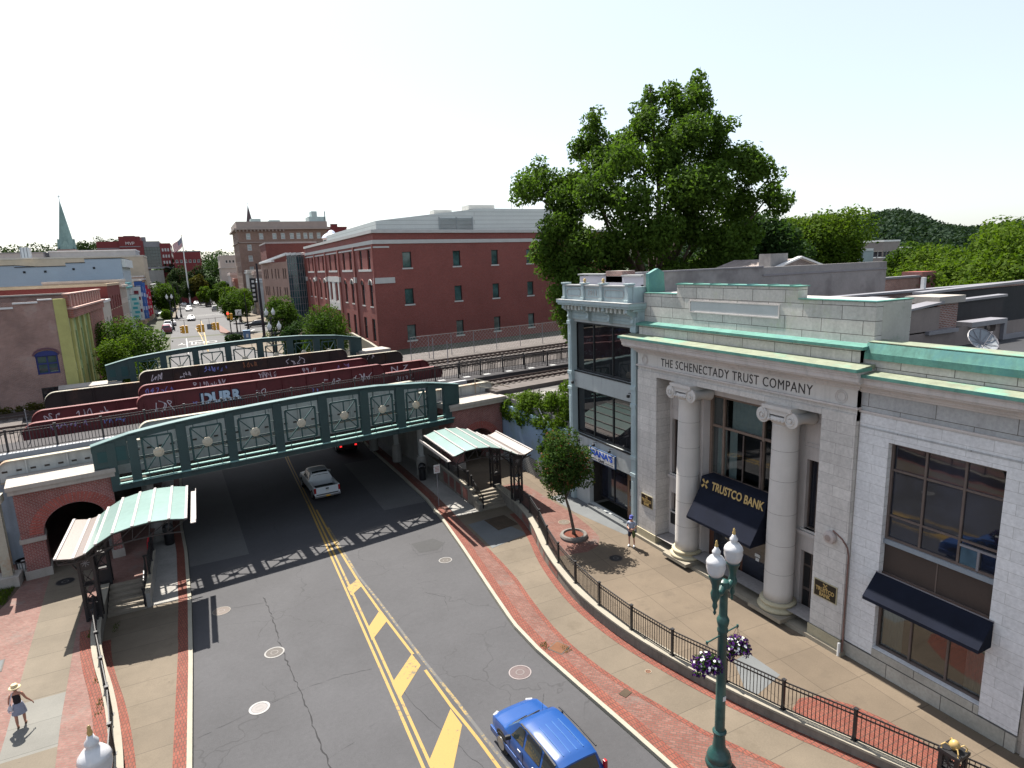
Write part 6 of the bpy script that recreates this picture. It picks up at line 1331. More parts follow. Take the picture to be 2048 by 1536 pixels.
for sx, sy in ((-1, -1), (1, -1), (1, 1), (-1, 1)): m.tube([(x+sx*.08, y+sy*.08, 1.9), (x+sx*.16, y+sy*.16, 1.98), (x+sx*.22, y+sy*.22, 1.9), (x+sx*.2, y+sy*.2, 1.8), (x+sx*.25, y+sy*.25, 1.78)], .018, 6)
m.build('scroll', gold, t)
# far lamps handled with the far street
# ================================================================ VEHICLES
def paint(name, c, rough=.25, coat=.0):
    m, t, p, o = nodes(name); v = objc(t)
    L(t, mixc(t, ramp(t, noise(t, v, 3, 5), .35, .75, 0, .3), c, dk(c, .75)), p.inputs['Base Color'])
    p.inputs['Roughness'].default_value = rough; p.inputs['Coat Weight'].default_value = coat; p.inputs['Coat Roughness'].default_value = .08; p.inputs['Specular IOR Level'].default_value = .35
    return m
car_glass = glass('car_glass', (.015, .02, .02), .05, .8)
class Shape:
    """lofted car shell; rows are (y, sill half width, belt half width, roof half width, sill z, belt z, roof z)"""
    def __init__(s, rows): s.r = sorted(rows)
    def at(s, y): return [float(np.interp(y, [a[0] for a in s.r], [a[i] for a in s.r])) for i in range(1, 7)]
    def ring(s, y):
        ws, wb, wr, zs, zb, zt = s.at(y); zm = zs+(zb-zs)*.45
        return [(ws*.93, zs), (ws, zs+.12), (wb*1.0, zm), (wb*.985, zb-.06), (wb*.955, zb), (wr, zt-.035), (wr*.88, zt), (wr*.45, zt+.022), (0, zt+.028)]
    def mesh(s, step=.12):
        m = MB(); ys = sorted(set([a[0] for a in s.r]+list(np.arange(s.r[0][0], s.r[-1][0], step)))); ys = [y for i, y in enumerate(ys) if i == 0 or y-ys[i-1] > .02 or y == s.r[-1][0]]; n = 17
        for y in ys:
            R_ = s.ring(y); full = [(x, z) for x, z in R_]+[(-x, z) for x, z in R_[-2::-1]]; m.v += [Vector((x, y, z)) for x, z in full]
        for i in range(len(ys)-1):
            for k in range(n-1): m.f.append((i*n+k, i*n+k+1, (i+1)*n+k+1, (i+1)*n+k))
            m.f.append((i*n+n-1, i*n, (i+1)*n, (i+1)*n+n-1))
        m.f.append(tuple(range(n))); m.f.append(tuple((len(ys)-1)*n+k for k in range(n))[::-1]); return m
    def side(s, y0, y1, sx, t0=.12, t1=.86, off=.010, slant0=0, slant1=0):
        m = MB(); n = 8; A = []; B = []
        for i in range(n+1):
            f = i/n; ya = y0+(y1-y0)*f; yb = y0+slant0+(y1+slant1-y0-slant0)*f
            Ra = s.ring(ya); Rb = s.ring(yb); pa = Vector(Ra[4]).lerp(Vector(Ra[5]), t0); pb = Vector(Rb[4]).lerp(Vector(Rb[5]), t1)
            A.append((sx*(pa.x+off), ya, pa.y+off*.3)); B.append((sx*(pb.x+off), yb, pb.y+off*.3))
        return m.strip(A, B)
    def top(s, y0, y1, k=.9, off=.012):
        m = MB(); n = 6; rows = []
        for j in range(n+1):
            y = y0+(y1-y0)*j/n; R_ = s.ring(y); pts = [(R_[5][0]*k, R_[5][1]), (R_[6][0]*k, R_[6][1]), (R_[7][0], R_[7][1]), (0, R_[8][1])]
            rows.append([(x, y, z+off) for x, z in pts]+[(-x, y, z+off) for x, z in pts[-2::-1]])
        for a, b in zip(rows[:-1], rows[1:]):
            for i in range(6): m.quad(a[i], a[i+1], b[i+1], b[i])
        return m
def wheel(root, x, y, r=.36, w_=.22, sx=1):
    m = MB(); m.lathe((x, y, r), [(r*.62, -w_/2), (r*.92, -w_/2), (r, -w_*.36), (r, w_*.36), (r*.92, w_/2), (r*.62, w_/2)], 26, 'x'); t = m.build('tyre', tyre, root, smooth=True)
    m = MB(); xo = x+sx*(w_/2-.02); m.lathe((xo, y, r), [(r*.63, -.05), (r*.63, .02), (r*.56, .015), (r*.5, -.02)], 24, 'x')
    for k in range(5): a = 2*math.pi*k/5; m.beam((xo, y, r), (xo, y+r*.58*math.cos(a), r+r*.58*math.sin(a)), .075, .03, up=(1, 0, 0))
    m.lathe((xo, y, r), [(.08, -.02), (.08, .03), (.05, .035)], 12, 'x'); m.build('rim', chrome, t)
def wheels(root, shp, ys, r, w_=.22):
    for y in ys:
        for sx in (-1, 1):
            wb = shp.at(y)[1]; m = MB(); m.lathe((sx*(wb-.10), y, r+.03), [(r*1.0, -.10), (r*1.16, -.10), (r*1.16, .115), (r*1.0, .118)], 26, 'x'); m.lathe((sx*(wb-.14), y, r+.02), [(.05, -.1), (r*1.13, -.1), (r*1.13, sx*.145), (.05, sx*.145)] if sx > 0 else [(.05, -.145), (r*1.13, -.145), (r*1.13, .1), (.05, .1)], 26, 'x'); m.build('wheel_arch', plastic_blk, root)
            wheel(root, sx*(wb-.085), y, r, w_, sx)
def place(root, x, y, heading, z=None, pitch=True):
    root.location = (x, y, zr(y) if z is None else z); s = (zr(y+1)-zr(y-1))/2 if pitch else 0
    root.rotation_euler = (math.atan(s)*math.cos(heading), 0, heading)
# --- blue SUV
blue = paint('metallic_blue', (.012, .055, .20), .3, .12)
suv = thing('parked_car' if False else 'suv', 'bright blue SUV with black roof rails driving up the right lane toward the bridge', 'car')
S = Shape([(-2.20, .74, .76, .66, .42, .78, .80), (-2.12, .84, .86, .76, .30, .95, .99), (-2.06, .86, .89, .73, .27, 1.02, 1.12), (-1.88, .87, .90, .655, .25, 1.03, 1.60), (-1.6, .88, .905, .645, .25, 1.03, 1.70), (-.4, .88, .905, .66, .25, 1.01, 1.735), (.22, .88, .905, .66, .25, 1.0, 1.69), (.48, .88, .905, .68, .25, 1.0, 1.60), (1.08, .88, .905, .80, .25, 1.02, 1.08), (1.25, .88, .90, .82, .26, 1.01, 1.035), (1.85, .87, .88, .76, .28, .93, .97), (2.1, .80, .82, .66, .32, .82, .86), (2.22, .66, .70, .52, .40, .66, .70)])
S.mesh().build('body', blue, suv, smooth=True)
for sx in (-1, 1):
    S.side(-.02, .70, sx, slant0=.02, slant1=-.36).build('side_window', car_glass, suv, fix=False)
    S.side(-.98, -.12, sx, slant0=.02, slant1=-.02).build('side_window', car_glass, suv, fix=False)
    S.side(-1.78, -1.08, sx, slant0=.12, slant1=0).build('side_window', car_glass, suv, fix=False)
    m = MB(); [m.beam((sx*.735, y0, S.at(y0)[5]+.015), (sx*.735*(.98), y1, S.at(y1)[5]+.02), .05, .035) for y0, y1 in ((-1.75, -.95), (-.95, -.1), (-.1, .22))]; m.build('roof_rail', black_metal, suv)
    m = MB(); m.obox((sx*1.02, .62, 1.08), .2, .1, .15, sx*.2); mi = m.build('mirror', plastic_blk, suv, bevel=.03)
    m = MB(); m.box(min(sx*.85, sx*.93), max(sx*.85, sx*.93), -2.15, 2.1, .30, .52); m.build('side_cladding', plastic_blk if False else blue, suv, bevel=.02)
    for y in (-.75, .15): m = MB(); m.beam((sx*.915, y-.12, .90), (sx*.915, y+.06, .90), .03, .03); m.build('door_handle', chrome, suv)
    m = MB()
    for y in (-1.02, -.07, .78): m.box(min(sx*.899, sx*.909), max(sx*.899, sx*.909), y-.006, y+.006, .4, .97)
    m.build('door_seam', plastic_blk, suv)
    m = MB(); m.obox((sx*.66, 2.10, .76), .26, .16, .17, -sx*.45); m.build('headlight', M('headlamp', (.3, .3, .3), .15, .1), suv, bevel=.03)
    m = MB(); m.box(min(sx*.78, sx*.885), max(sx*.78, sx*.885), -2.11, -1.98, .95, 1.35); m.build('tail_light', red_lens, suv, bevel=.02)
S.top(.50, 1.06, .97).build('windshield', glass('windscreen_pale', (.05, .075, .07), .05, .8), suv, fix=False)
S.top(-2.04, -1.90, .95).build('rear_window', car_glass, suv, fix=False)
m = MB()
for x in (-.36, -.12, .12, .36): m.tube([(x, -1.62, S.at(-1.62)[5]+.03), (x, -.9, S.at(-.9)[5]+.035), (x*.98, -.25, S.at(-.25)[5]+.03)], .012, 6)
m.build('roof_rib', M('rib_blue', (.05, .13, .3), .3, .05), suv)
m = MB(); m.box(-.62, .62, 2.12, 2.2, .42, .62); m.build('grille', plastic_blk, suv); m = MB(); m.beam((.5, 1.13, 1.10), (-.1, 1.07, 1.12), .02); m.beam((.0, 1.15, 1.10), (-.6, 1.05, 1.12), .02); m.build('wiper', plastic_blk, suv)
m = MB(); m.tube([(.6, 1.12, 1.03), (.62, 1.0, 1.75)], .006, 4); m.build('aerial', plastic_blk, suv)
wheels(suv, S, (-1.32, 1.30), .36); place(suv, 8.33, 15.38, math.radians(3.0))
# --- white pickup
white = paint('white_body', (.55, .58, .60), .3, .1)
tr = thing('pickup_truck', 'white crew-cab pickup entering the shade under the bridge', 'pickup truck')
T = Shape([(-.78, .86, .90, .70, .40, 1.10, 1.16), (-.70, .88, .92, .66, .38, 1.12, 1.62), (-.45, .88, .93, .66, .36, 1.12, 1.76), (.5, .88, .93, .67, .36, 1.1, 1.80), (.95, .88, .93, .66, .36, 1.1, 1.72), (1.55, .88, .93, .80, .36, 1.10, 1.17), (1.7, .88, .92, .82, .36, 1.1, 1.13), (2.4, .86, .90, .78, .38, 1.04, 1.08), (2.66, .8, .84, .7, .42, .9, .94)])
T.mesh().build('cab', white, tr, smooth=True)
for sx in (-1, 1):
    T.side(.12, 1.1, sx, slant1=-.42).build('side_window', car_glass, tr, fix=False); T.side(-.55, .02, sx, slant0=.08).build('side_window', car_glass, tr, fix=False)
    m = MB(); m.box(min(sx*.80, sx*.93), max(sx*.80, sx*.93), -2.66, -.72, .50, 1.12); m.build('bed_side', white, tr, bevel=.03)
    m = MB(); m.box(min(sx*.79, sx*.94), max(sx*.79, sx*.94), -2.68, -2.56, .68, 1.08); m.build('tail_light', red_lens, tr, bevel=.015)
    m = MB(); m.obox((sx*1.08, 1.0, 1.18), .2, .1, .2, 0); m.build('mirror', chrome, tr, bevel=.02)
    MB().box(min(sx*.6, sx*.84), max(sx*.6, sx*.84), 2.5, 2.64, .78, .92).build('headlight', M('headlamp2', (.6, .6, .6), .1), tr)
T.top(-.73, -.50, .93).build('rear_window', car_glass, tr, fix=False); T.top(.97, 1.53, .95).build('windshield', car_glass, tr, fix=False)
MB().box(-.80, .80, -2.6, -.75, .62, .70).build('bed_floor', M('bed_liner', (.02, .02, .022), .8), tr)
tg = MB().box(-.80, .80, -2.68, -2.60, .58, 1.10).build('tailgate', white, tr, bevel=.02); MB().box(-.11, .11, -2.70, -2.68, .90, 1.0).build('handle', plastic_blk, tg); MB().box(-.1, .1, -2.70, -2.68, .80, .83).build('badge', gold, tg)
b = MB().box(-.93, .93, -2.82, -2.66, .36, .54).build('rear_bumper', chrome, tr, bevel=.03); MB().box(-.155, .155, -2.84, -2.82, .40, .52).build('licence_plate', M('plate_yellow', (.6, .33, .03), .5), b)
m = MB(); m.box(-.9, .9, 2.62, 2.72, .4, .66); m.build('front_bumper', chrome, tr)
wheels(tr, T, (-1.75, 1.85), .38, .24); place(tr, 6.72, 47.75, math.radians(3.5))
# --- generic cars for the far street
def gen_car(name, label, x, y, heading, col, kind='sedan', group=None, z=None, detail=True, cat='car', glasm=None):
    root = thing(name, label, cat, (0, 0, 0), group); pm = M('paint_'+label[:12], col, .3, .08, 2, 9, 0, spec=.6)
    if kind == 'sedan': R_ = [(-2.3, .7, .72, .6, .4, .75, .8), (-2.15, .85, .86, .7, .3, .9, .95), (-1.55, .86, .88, .68, .28, .95, 1.02), (-.85, .86, .88, .58, .25, .93, 1.40), (.2, .86, .88, .58, .25, .92, 1.42), (1.0, .86, .88, .72, .25, .93, 1.0), (1.9, .84, .86, .7, .28, .82, .86), (2.3, .68, .7, .55, .38, .62, .66)]; ws = (-.75, .25); r = .33; wsh = (.25, .95); rw_ = (-1.5, -.9)
    elif kind == 'van': R_ = [(-2.8, .9, .95, .82, .35, 1.2, 2.1), (-2.6, .92, .97, .84, .3, 1.2, 2.35), (1.6, .92, .97, .84, .3, 1.2, 2.35), (2.2, .92, .97, .84, .3, 1.2, 1.5), (2.8, .85, .9, .75, .4, .95, 1.1)]; ws = (.6, 1.6); r = .38; wsh = (1.65, 2.15); rw_ = (-2.79, -2.62)
    else: R_ = [(-2.3, .8, .82, .72, .38, .9, .95), (-2.2, .87, .9, .74, .3, 1.0, 1.15), (-1.95, .88, .91, .64, .28, 1.02, 1.6), (-.3, .88, .91, .65, .28, 1.0, 1.70), (.3, .88, .91, .65, .28, 1.0, 1.62), (1.0, .88, .91, .78, .28, 1.0, 1.06), (1.9, .86, .88, .74, .3, .92, .96), (2.3, .7, .72, .6, .4, .7, .74)]; ws = (-1.7, .4); r = .36; wsh = (.36, .97); rw_ = (-2.17, -1.98)
    s = Shape(R_); s.mesh(.25).build('body', pm, root, smooth=True); gm = glasm or car_glass
    for sx in (-1, 1): s.side(ws[0], ws[1], sx, slant0=.1, slant1=-.1).build('side_window', gm, root, fix=False)
    s.top(*wsh, .92).build('windshield', gm, root, fix=False); s.top(*rw_, .92).build('rear_window', gm, root, fix=False)
    for sx in (-1, 1):
        MB().box(min(sx*.6, sx*.8), max(sx*.6, sx*.8), R_[0][0]-.02, R_[0][0]+.14, .66, .80).build('tail_light', red_lens, root); MB().box(min(sx*.5, sx*.68), max(sx*.5, sx*.68), R_[-1][0]-.14, R_[-1][0]+.02, .54, .66).build('headlight', white_paint, root)
        for yy_ in (R_[0][0]+.95, R_[-1][0]-.95):
            m = MB(); m.lathe((sx*(s.at(yy_)[1]-.06), yy_, r), [(.08, -.1), (r, -.1), (r, .1), (.08, .1)], 16, 'x'); wt = m.build('wheel', tyre, root); m = MB(); m.lathe((sx*(s.at(yy_)[1]+.045), yy_, r), [(.02, -.01), (r*.55, -.01), (r*.5, .01), (.02, .01)], 12, 'x'); m.build('rim', chrome, wt)
    place(root, x, y, heading, z); return root
gen_car('suv', 'dark red-black SUV with glowing tail lights deep in the shade under the bridge', 10.9, 59.6, .05, (.03, .012, .012), 'suv')
def glow(name, s_):
    m = bpy.data.materials.new(name); m.use_nodes = True; p = m.node_tree.nodes['Principled BSDF']; p.inputs['Base Color'].default_value = (.5, .01, .01, 1); p.inputs['Emission Color'].default_value = (1, .03, .03, 1); p.inputs['Emission Strength'].default_value = s_; return m
lit = [o for o in bpy.data.objects if o.name.startswith('tail_light') and o.parent and 'glowing' in o.parent.get('label', '')]
gl_ = glow('lit_tail', .5)
for o in lit: o.data.materials[0] = gl_
PIf = math.pi
gen_car('sedan', 'white car crossing the far junction toward the camera', -1.9, 176.5, PIf, (.6, .6, .6)); gen_car('suv', 'white SUV driving toward the camera beyond the far crossing', -2.7, 224, PIf, (.55, .55, .55), 'suv')
gen_car('van', 'black van on the right half of the far street', 3.3, 250, 0, (.02, .02, .022), 'van'); gen_car('sedan', 'dark car with pale roof just before the black van on the far street', 4.6, 215, 0, (.25, .25, .24), 'suv')
gen_car('sedan', 'black car parked at the right side branch of the far junction', 10.5, 142, PIf/2, (.012, .012, .016))
for i, (x, y, c, k, l) in enumerate([(-6.2, 142.5, (.16, .02, .03), 'suv', 'dark red car, nearest of the row parked on the left of the far street'), (-6.3, 149.5, (.6, .6, .62), 'sedan', 'white car second in the row parked on the far left kerb'), (-6.4, 156, (.65, .65, .66), 'suv', 'white SUV third in the row parked on the far left kerb'), (-5.9, 163, (.55, .55, .57), 'sedan', 'silver-white car at the far end of the left kerb row'), (-9.0, 205, (.45, .55, .55), 'sedan', 'pale teal car at an angle beyond the left kerb row'), (-8.8, 213, (.03, .05, .12), 'sedan', 'dark blue car at an angle behind the pale teal one'), (-8.6, 221, (.015, .015, .02), 'suv', 'black SUV at an angle behind the dark blue car'), (-8.4, 229, (.02, .02, .03), 'sedan', 'black car at an angle, farthest of the left group')]):
    gen_car('parked_car', l, x, y, .05 if i < 4 else -.9, c, k, 'cars parked along the far left kerb')
for i, (x, y, c, k) in enumerate([(-4.5, 262, (.6, .6, .6), 'sedan'), (-.5, 268, (.4, .42, .45), 'sedan'), (-2.6, 284, (.15, .02, .02), 'sedan'), (1.8, 290, (.5, .5, .5), 'suv'), (4.4, 280, (.45, .45, .47), 'sedan'), (6.6, 292, (.1, .1, .12), 'suv'), (-5.5, 300, (.55, .55, .6), 'sedan'), (.2, 312, (.2, .2, .22), 'suv'), (3.6, 325, (.5, .5, .5), 'sedan'), (-3.0, 335, (.06, .06, .08), 'suv'), (6.2, 345, (.35, .08, .07), 'sedan')]):
    gen_car('distant_car', 'small car in the crowded distant part of the far street', x, y, PIf if i % 2 else 0, c, k, 'cars in the crowded distant street')
# ================================================================ PEOPLE
def skin_mesh(pts, edges, sub=1):
    me = bpy.data.meshes.new('tmp'); me.from_pydata([p[:3] for p in pts], edges, []); ob = bpy.data.objects.new('tmp', me); C.objects.link(ob)
    sm = ob.modifiers.new('s', 'SKIN'); sm.use_smooth_shade = True; sm.branch_smoothing = .4
    sv = me.skin_vertices[0].data
    for i, p in enumerate(pts):
        r = p[3]; sv[i].radius = (r, r) if not isinstance(r, tuple) else r; sv[i].use_root = (i == 0)
    if sub: ss = ob.modifiers.new('u', 'SUBSURF'); ss.levels = sub; ss.render_levels = sub
    dg = bpy.context.evaluated_depsgraph_get(); out = bpy.data.meshes.new_from_object(ob.evaluated_get(dg)); bpy.data.objects.remove(ob); return out
def put(name, me, mat, root):
    me.materials.clear(); me.materials.append(mat)
    for p in me.polygons: p.use_smooth = True
    o = bpy.data.objects.new(name, me); C.objects.link(o); o.parent = root; return o
def hand(pts, edges, wi, w, d, side):
    """palm and five curled fingers from wrist index wi at w, pointing along d"""
    d = Vector(d).normalized(); a = d.cross(Vector((0, 0, 1)) if abs(d.z) < .9 else Vector((0, 1, 0))).normalized()*side; b = d.cross(a)
    pi = len(pts); pts.append((*(Vector(w)+d*.06), .024)); edges.append((wi, pi))
    for k, ln in ((-1.5, .055), (-.5, .07), (.5, .075), (1.5, .065)):
        r0 = len(pts); pts.append((*(Vector(w)+d*.095+a*k*.019), .010)); edges.append((pi, r0))
        pts.append((*(Vector(w)+d*(.095+ln*.6)+a*k*.019+b*.012), .009)); edges.append((r0, r0+1)); pts.append((*(Vector(w)+d*(.095+ln*.85)+a*k*.019+b*.035), .008)); edges.append((r0+1, r0+2))
    t0 = len(pts); pts.append((*(Vector(w)+d*.035-a*.035+b*.01), .011)); edges.append((pi, t0)); pts.append((*(Vector(w)+d*.075-a*.05+b*.03), .009)); edges.append((t0, t0+1))
def limb(pts, edges, start, chain):
    i = start
    for c in chain: pts.append(c); edges.append((i, len(pts)-1)); i = len(pts)-1
    return i
def head_parts(root, c, yaw_pitch, skin, hairm, H=.23, hair_back=True):
    """head is part of the body mesh; this adds hair, eyes and brows"""
skin1 = M('skin_light', (.42, .22, .16), .6, .1, 5, 20, 0); skin2 = M('skin_tan', (.33, .16, .11), .6, .1, 5, 20, 0)
# man, facing the street (local +y = forward), looking down at a phone
def man(x, y, rot):
    root = thing('person', 'man in grey-blue polo, dark shorts and blue cap on the plaza looking at a phone', 'person')
    P = [(0, 0, .95, .13)]; E = []
    ch = limb(P, E, 0, [(0, .0, 1.10, .125), (0, .0, 1.28, .145), (0, -.01, 1.42, .12)]); nk = limb(P, E, ch, [(0, .02, 1.50, .055), (0, .04, 1.56, .055)])
    limb(P, E, nk, [(0, .055, 1.62, .085), (0, .07, 1.70, .092), (0, .06, 1.76, .07)])
    for s in (-1, 1):
        hp = limb(P, E, 0, [(s*.10, 0, .90, .095), (s*.12, .015, .70, .078), (s*.13, .02, .50, .055), (s*.135, .0, .32, .052), (s*.14, -.02, .10, .036)]); limb(P, E, hp, [(s*.145, .03, .05, .038), (s*.155, .14, .035, .033)])
        sh = limb(P, E, ch, [(s*.17, 0, 1.42, .065)])
        el = (s*.245, .0, 1.14); wr = (s*.08, .24, 1.12) if s > 0 else (-.13, .22, 1.10)
        w_ = limb(P, E, sh, [(s*.21, 0, 1.34, .052), (*el, .042), ((el[0]+wr[0])/2, (el[1]+wr[1])/2, (el[2]+wr[2])/2, .036), (*wr, .026)]); hand(P, E, w_, wr, (-s*.8, .6, .15), s)
    body = put('body', skin_mesh(P, E), skin1, root)
    P = [(0, 0, .98, .165)]; E = []; ch = limb(P, E, 0, [(0, 0, 1.12, .16), (0, 0, 1.3, .175), (0, -.01, 1.41, .13)]); limb(P, E, ch, [(0, .0, 1.47, .07)])
    for s in (-1, 1): limb(P, E, ch, [(s*.16, 0, 1.42, .085), (s*.215, 0, 1.33, .075), (s*.235, 0, 1.24, .068)])
    put('polo_shirt', skin_mesh(P, E), M('grey_blue_cloth', (.22, .25, .32), .9, .15, 8, 30, .1), root)
    P = [(0, 0, .97, .158)]; E = []
    for s in (-1, 1): limb(P, E, 0, [(s*.09, 0, .88, .115), (s*.12, .01, .72, .108), (s*.13, .02, .55, .098)])
    put('shorts', skin_mesh(P, E), M('navy_cloth', (.018, .022, .045), .9, .2, 8, 30, .1), root)
    for s in (-1, 1):
        P = [(s*.14, -.04, .06, .052), (s*.148, .05, .05, .052), (s*.156, .16, .04, .045), (s*.14, -.03, .13, .045)]; put('shoe', skin_mesh(P, [(0, 1), (1, 2), (0, 3)]), white_paint, root)
    m = MB(); m.lathe((0, .06, 1.745), [(.112, -.03), (.115, .02), (.10, .07), (.06, .105), (.01, .112)], 18); m.add([(-.09, .14, 1.735), (.09, .14, 1.735), (.06, .27, 1.70), (-.06, .27, 1.70), (-.09, .14, 1.75), (.09, .14, 1.75), (.06, .27, 1.712), (-.06, .27, 1.712)], [(0, 3, 2, 1), (4, 5, 6, 7), (0, 1, 5, 4), (1, 2, 6, 5), (2, 3, 7, 6), (3, 0, 4, 7)]); m.build('cap', M('blue_cap', (.06, .07, .25), .9, .1), root, smooth=True)
    m = MB()
    for s in (-1, 1): m.lathe((s*.035, .158, 1.695), [(.002, -.004), (.011, 0), (.002, .006)], 8, 'y')
    m.box(-.03, .03, .155, .162, 1.635, 1.642); m.build('eyes_and_mouth', plastic_blk, root); m = MB(); m.add([(-.014, .15, 1.66), (.014, .15, 1.66), (0, .152, 1.70), (0, .178, 1.663)], [(0, 1, 3), (1, 2, 3), (2, 0, 3)]); m.build('nose', skin1, root)
    m = MB(); m.lathe((0, .045, 1.70), [(.10, -.07), (.104, 0), (.10, .05)], 14); m.build('hair', M('grey_hair', (.12, .10, .09), .9), root)
    ph = MB().obox((0, .34, 1.16), .07, .012, .14).build('phone', black_metal); ph.location = (0, 0, 0)
    P = [(-.16, .22, 1.05, .05), (-.17, .2, .9, .07), (-.17, .18, .72, .08), (-.16, .16, .58, .05)]; jk = put('jacket', skin_mesh(P, [(0, 1), (1, 2), (2, 3)]), M('olive_cloth', (.07, .09, .025), .95, .4, 12, 30, .3), None)
    tag(ph, 'phone held in both hands by the man in the blue cap', 'phone'); tag(jk, 'olive green jacket hanging from the arm of the man in the blue cap', 'jacket')
    for o in (root, ph, jk): o.location = (x, y, .0); o.rotation_euler = (0, 0, rot)
man(19.72, 25.8, math.radians(125))
def lady(x, y, rot):
    root = thing('person', 'woman from behind in straw hat, black top and grey-blue skirt on the left pavement', 'person'); k = .93
    P = [(0, 0, .90*k, .12)]; E = []
    ch = limb(P, E, 0, [(0, 0, 1.08*k, .10), (0, 0, 1.25*k, .12), (0, 0, 1.37*k, .10)]); nk = limb(P, E, ch, [(0, 0, 1.45*k, .045), (0, .01, 1.50*k, .045)]); limb(P, E, nk, [(0, .02, 1.56*k, .078), (0, .02, 1.63*k, .085), (0, .02, 1.69*k, .065)])
    for s in (-1, 1):
        f = .10*s
        hp = limb(P, E, 0, [(s*.10, 0, .84*k, .09), (s*.10, f*.6, .62*k, .07), (s*.095, f*1.0, .46*k, .052), (s*.095, f*.9-.02, .28*k, .05), (s*.095, f*.9-.03, .09, .032)]); limb(P, E, hp, [(s*.095, f*.9, .045, .033), (s*.10, f*.9+.13, .03, .028)])
        sh = limb(P, E, ch, [(s*.15, 0, 1.37*k, .055)])
        if s > 0: el, wr = (.25, -.02, 1.12*k), (.36, .05, .90*k)
        else: el, wr = (-.23, -.03, 1.08*k), (-.21, .06, .86*k)
        w_ = limb(P, E, sh, [(s*.19, 0, 1.27*k, .046), (*el, .038), ((el[0]+wr[0])/2, (el[1]+wr[1])/2, (el[2]+wr[2])/2, .032), (*wr, .023)]); hand(P, E, w_, wr, (wr[0]-el[0], wr[1]-el[1], wr[2]-el[2]), s)
    put('body', skin_mesh(P, E), skin2, root)
    P = [(0, 0, .94*k, .135)]; E = []; ch = limb(P, E, 0, [(0, 0, 1.08*k, .12), (0, 0, 1.25*k, .14), (0, 0, 1.35*k, .115)])
    for s in (-1, 1): limb(P, E, ch, [(s*.10, 0, 1.40*k, .05)])
    put('tank_top', skin_mesh(P, E), M('black_cloth', (.012, .010, .012), .9, .2, 8, 30, .1), root)
    m = MB(); m.lathe((0, 0, 0), [(.135, 1.0*k), (.165, .92*k), (.20, .75*k), (.225, .56*k), (.215, .555*k), (.12, .93*k)], 20); m.v = [Vector((v.x, v.y*.82, v.z)) for v in m.v]; m.build('skirt', M('grey_blue_skirt', (.19, .21, .27), .9, .15, 9, 30, .2), root, smooth=True)
    for s in (-1, 1): P = [(s*.095, s*.09-.06, .03, .038), (s*.10, s*.09+.10, .028, .036)]; put('sandal', skin_mesh(P, [(0, 1)]), M('brown_sandal', (.10, .05, .03), .8), root)
    m = MB(); m.lathe((0, .02, 1.60*k), [(.085, -.06), (.092, 0), (.085, .05)], 14); m.build('hair', M('brown_hair', (.14, .08, .05), .9), root)
    hat = MB(); hat.lathe((0, .015, 1.655*k), [(.185, -.035), (.17, -.005), (.11, .01), (.105, .075), (.085, .10), (.01, .105), (.008, .09), (.10, -.01), (.17, -.03)], 24); ho = hat.build('straw_hat', M('straw', (.52, .42, .25), .9, .15, 12, 40, .3), root, smooth=True)
    m = MB(); m.lathe((0, .015, 1.655*k), [(.109, .018), (.107, .045)], 24); m.build('hat_band', M('hat_band', (.35, .27, .15), .9), ho)
    P = [(-.20, -.06, 1.0*k, .03), (-.22, -.07, .86*k, .10), (-.20, -.10, .74*k, .09)]; bag = put('shoulder_bag', skin_mesh(P, [(0, 1), (1, 2)]), M('grey_bag', (.42, .40, .42), .9, .3, 9, 14, .1), None)
    m = MB(); m.tube([(-.06, .05, 1.43*k), (-.10, -.02, 1.43*k), (-.15, -.13, 1.25*k), (-.21, -.10, 1.0*k)], .018, 6); m.tube([(-.12, .0, 1.42*k), (-.17, .08, 1.25*k), (-.22, .02, 1.0*k)], .018, 6); m.tube([(-.12, -.2, .80*k), (-.2, -.22, .76*k), (-.27, -.17, .84*k)], .012, 5); st_ = m.build('strap', M('bag_strap', (.5, .45, .47), .9), bag)
    tag(bag, 'grey-white shoulder bag carried at the left hip of the woman in the straw hat', 'bag')
    for o in (root, bag): o.location = (x, y, .004); o.rotation_euler = (0, 0, rot)
lady(-7.33, 25.45, math.radians(4))
